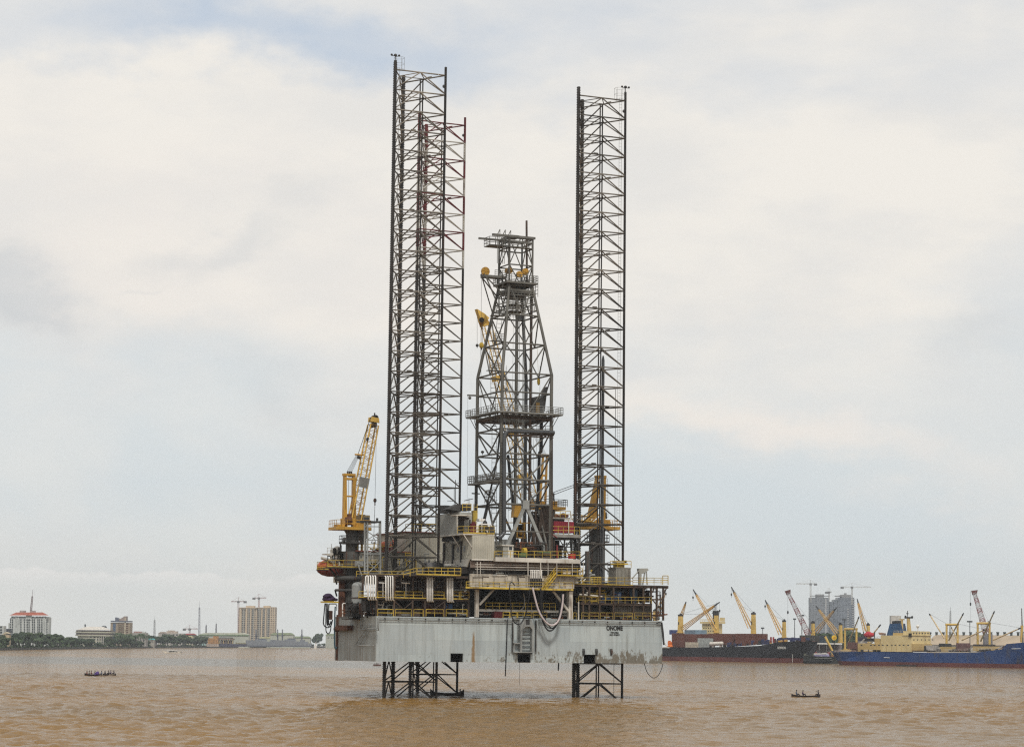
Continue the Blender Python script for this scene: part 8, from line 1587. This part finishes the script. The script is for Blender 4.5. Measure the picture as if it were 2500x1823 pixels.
me = bpy.data.meshes.new('water'); me.vertices.add(len(V_)); me.vertices.foreach_set('co', V_.ravel()); me.loops.add(Fq.size); me.loops.foreach_set('vertex_index', Fq.ravel().astype(np.int32)); me.polygons.add(len(Fq)); me.polygons.foreach_set('loop_start', np.arange(0, Fq.size, 4, dtype=np.int32)); me.polygons.foreach_set('loop_total', np.full(len(Fq), 4, dtype=np.int32)); me.polygons.foreach_set('use_smooth', np.ones(len(Fq), dtype=bool)); me.update(); me.validate()
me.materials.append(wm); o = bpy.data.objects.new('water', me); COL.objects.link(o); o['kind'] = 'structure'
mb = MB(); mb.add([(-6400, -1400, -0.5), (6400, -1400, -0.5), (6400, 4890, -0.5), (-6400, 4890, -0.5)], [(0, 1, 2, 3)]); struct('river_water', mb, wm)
# ================================================================ sky, sun, air
SUN = Vector((0.10, -0.62, 0.78)).normalized()
sl = bpy.data.lights.new('sun', 'SUN'); sl.energy = 2.2; sl.angle = math.radians(8); sl.color = (1.0, 0.95, 0.87); so = bpy.data.objects.new('sun', sl); COL.objects.link(so); so.rotation_euler = SUN.to_track_quat('Z', 'Y').to_euler(); so.location = (0, -50, 300)
wd = bpy.data.worlds.new('World'); SC.world = wd; wd.use_nodes = True; nt = wd.node_tree; N = nt.nodes; K = nt.links; bg_ = N['Background']
sky = N.new('ShaderNodeTexSky'); sky.sky_type = 'NISHITA'; sky.sun_disc = False; sky.sun_elevation = math.asin(SUN.z); sky.sun_rotation = math.atan2(SUN.x, SUN.y); sky.air_density = 1.0; sky.dust_density = 2.0
tc = N.new('ShaderNodeTexCoord')
def mt(op, *a):
    n = N.new('ShaderNodeMath'); n.operation = op
    for i, q in enumerate(a):
        if isinstance(q, (int, float)): n.inputs[i].default_value = q
        else: K.new(q, n.inputs[i])
    return n.outputs[0]
def mrange(x, a, b, c, d, sm=True):
    n = N.new('ShaderNodeMapRange'); n.interpolation_type = 'SMOOTHSTEP' if sm else 'LINEAR'; K.new(x, n.inputs[0])
    for i, q in enumerate((a, b, c, d)): n.inputs[i+1].default_value = q
    return n.outputs[0]
def nz(scale, det, stretch, seed=0.0, rough=0.55, dist=0.0):
    mp = N.new('ShaderNodeMapping'); mp.inputs['Scale'].default_value = stretch; mp.inputs['Location'].default_value = (seed, seed*1.7, seed*0.6); K.new(tc.outputs['Generated'], mp.inputs['Vector']); n = N.new('ShaderNodeTexNoise'); n.inputs['Scale'].default_value = scale; n.inputs['Detail'].default_value = det; n.inputs['Roughness'].default_value = rough; n.inputs['Distortion'].default_value = dist; K.new(mp.outputs[0], n.inputs['Vector']); return n.outputs['Fac']
sp = N.new('ShaderNodeSeparateXYZ'); K.new(tc.outputs['Generated'], sp.inputs[0])
w1 = mt('MULTIPLY', mt('SUBTRACT', nz(9, 7, (1, 1, 1.8), 3.1, 0.6), 0.5), 0.16); w2 = mt('MULTIPLY', mt('SUBTRACT', nz(9, 7, (1, 1, 1.8), 7.7, 0.6), 0.5), 0.10)
AZ = mt('ADD', mt('ARCTAN2', sp.outputs[0], sp.outputs[1]), w1); EL = mt('ADD', sp.outputs[2], w2)
def ae(px, py): d = ray(px, py).normalized(); return math.atan2(d.x, d.y), d.z
def blob(px, py, rx, ry, amt, rot=0.0):
    a, e = ae(px, py); dx = mt('SUBTRACT', AZ, a); dy = mt('SUBTRACT', EL, e); c, s_ = math.cos(rot), math.sin(rot)
    u = mt('ADD', mt('MULTIPLY', dx, c), mt('MULTIPLY', dy, s_)); v = mt('SUBTRACT', mt('MULTIPLY', dy, c), mt('MULTIPLY', dx, s_))
    r = mt('ADD', mt('POWER', mt('DIVIDE', u, rx/F_PX), 2), mt('POWER', mt('DIVIDE', v, ry/F_PX), 2)); return mt('MULTIPLY', mt('EXPONENT', mt('MULTIPLY', r, -1)), amt)
def total(bl):
    o_ = None
    for b_ in bl: x = blob(*b_); o_ = x if o_ is None else mt('ADD', o_, x)
    return o_
def mixc(f, a, b):
    n = N.new('ShaderNodeMix'); n.data_type = 'RGBA'
    if isinstance(f, (int, float)): n.inputs[0].default_value = f
    else: K.new(f, n.inputs[0])
    for i, q in ((6, a), (7, b)):
        if isinstance(q, tuple): n.inputs[i].default_value = (*q, 1)
        else: K.new(q, n.inputs[i])
    return n.outputs[2]
def clamp(x): n = N.new('ShaderNodeClamp'); K.new(x, n.inputs[0]); return n.outputs[0]
skb = N.new('ShaderNodeMix'); skb.data_type = 'RGBA'; skb.blend_type = 'MULTIPLY'; skb.inputs[0].default_value = 1; K.new(sky.outputs[0], skb.inputs[6]); skb.inputs[7].default_value = (0.1, 0.1, 0.1, 1)
veil = mixc(0.8, skb.outputs[2], (0.60, 0.68, 0.78))                       # thin high overcast
haze_c = mixc(mrange(EL, 0.08, 0.25, 1, 0), veil, mixc(mrange(EL, 0.0, 0.075, 1, 0), (0.69, 0.75, 0.775), (0.79, 0.81, 0.785)))
n1 = nz(7, 8, (1, 1, 2.4), 0.4, 0.55, 0.4); n2 = nz(3.2, 6, (1, 1, 2.2), 5.2, 0.5, 0.2)
cov = mt('ADD', mt('MULTIPLY', mrange(n1, 0.36, 0.64, 0, 1), 0.35), mt('MULTIPLY', mrange(n2, 0.35, 0.62, 0, 1), 0.25))
cov = mt('ADD', cov, mrange(EL, 0.05, 0.2, 0.0, 0.45))
cov = mt('ADD', cov, total([(350, 330, 520, 230, 0.45), (700, 520, 420, 300, 0.45), (1000, 640, 300, 240, 0.3), (250, 700, 400, 120, 0.25), (1550, 520, 700, 420, 0.35), (2200, 480, 600, 400, 0.35), (1900, 1040, 330, 65, 0.55, -0.25), (1650, 1000, 180, 60, 0.25), (1200, 1000, 500, 120, 0.12)]))
cov = mt('SUBTRACT', cov, total([(500, 60, 420, 90, 0.75, -0.05), (980, 150, 420, 120, 0.6), (60, 130, 160, 90, 0.4), (1600, 130, 500, 120, 0.22), (350, 1150, 700, 150, 0.15), (1900, 1280, 900, 150, 0.1), (700, 380, 200, 60, 0.1)]))
cov = clamp(cov)
cl = mixc(mrange(nz(11, 8, (1, 1, 2.6), 2.2, 0.6), 0.35, 0.65, 0, 1), (0.81, 0.795, 0.765), (0.895, 0.86, 0.80))
c1 = mixc(cov, haze_c, cl)
grey = clamp(mt('MULTIPLY', mt('ADD', total([(40, 660, 160, 90, 1.1, 0.35), (130, 730, 110, 45, 0.7), (500, 575, 190, 42, 0.4, 0.05), (650, 540, 150, 34, 0.25, 0.15), (700, 930, 120, 50, 0.25), (660, 1010, 90, 40, 0.2), (340, 640, 35, 8, 0.3), (2420, 810, 160, 60, 0.3), (400, 820, 300, 50, 0.15), (1330, 1000, 160, 100, 0.12)]), mt('MULTIPLY', mrange(EL, 0.3, 0.5, 0, 0.4), n1)), mrange(n1, 0.3, 0.6, 0.6, 1.3)))
c2 = mixc(grey, c1, (0.60, 0.635, 0.66))
c2 = mixc(clamp(mt('MULTIPLY', total([(300, 540, 380, 210, 0.55), (520, 760, 420, 90, 0.3), (1900, 1035, 340, 70, 1.0, -0.25), (1000, 660, 260, 160, 0.35)]), mrange(n1, 0.3, 0.6, 0.55, 1.1))), c2, (0.90, 0.845, 0.785))
# low bank of small cumulus far away on the left
cu = mt('MULTIPLY', mrange(mt('SUBTRACT', sp.outputs[2], mt('ADD', ae(0, 1368)[1]-0.004, mt('MULTIPLY', mt('SUBTRACT', nz(26, 5, (1, 1, 0.3), 1.0), 0.5), 0.03))), -0.0006, 0.0012, 0.95, 0), mrange(sp.outputs[2], ae(0, 1410)[1]-0.005, ae(0, 1380)[1], 0, 1)); cu = mt('MULTIPLY', cu, mrange(sp.outputs[0], -0.02, 0.04, 1, 0))
c3 = mixc(cu, c2, (0.90, 0.885, 0.85))
K.new(c3, bg_.inputs['Color']); bg_.inputs['Strength'].default_value = 1.0
hz = MB(); hz.box((-6500, -1500, -9), (6500, 4950, 150)); hm_ = bpy.data.materials.new('hazy_air'); hm_.use_nodes = True; hn = hm_.node_tree; hn.nodes.remove(hn.nodes['Principled BSDF']); pv = hn.nodes.new('ShaderNodeVolumePrincipled'); pv.inputs['Color'].default_value = (0.82, 0.87, 0.92, 1); pv.inputs['Density'].default_value = HAZE if 'HAZE' in globals() else 0.00008; pv.inputs['Anisotropy'].default_value = 0.3
hn.links.new(pv.outputs[0], hn.nodes['Material Output'].inputs['Volume']); ho = obj('haze', hz, hm_); ho['kind'] = 'stuff'
SC.view_settings.view_transform = 'Standard'; SC.view_settings.look = 'None'; SC.view_settings.exposure = 0; SC.view_settings.gamma = 1; SC.view_settings.use_curve_mapping = False
SC.cycles.volume_bounces = 0; SC.cycles.max_bounces = 6
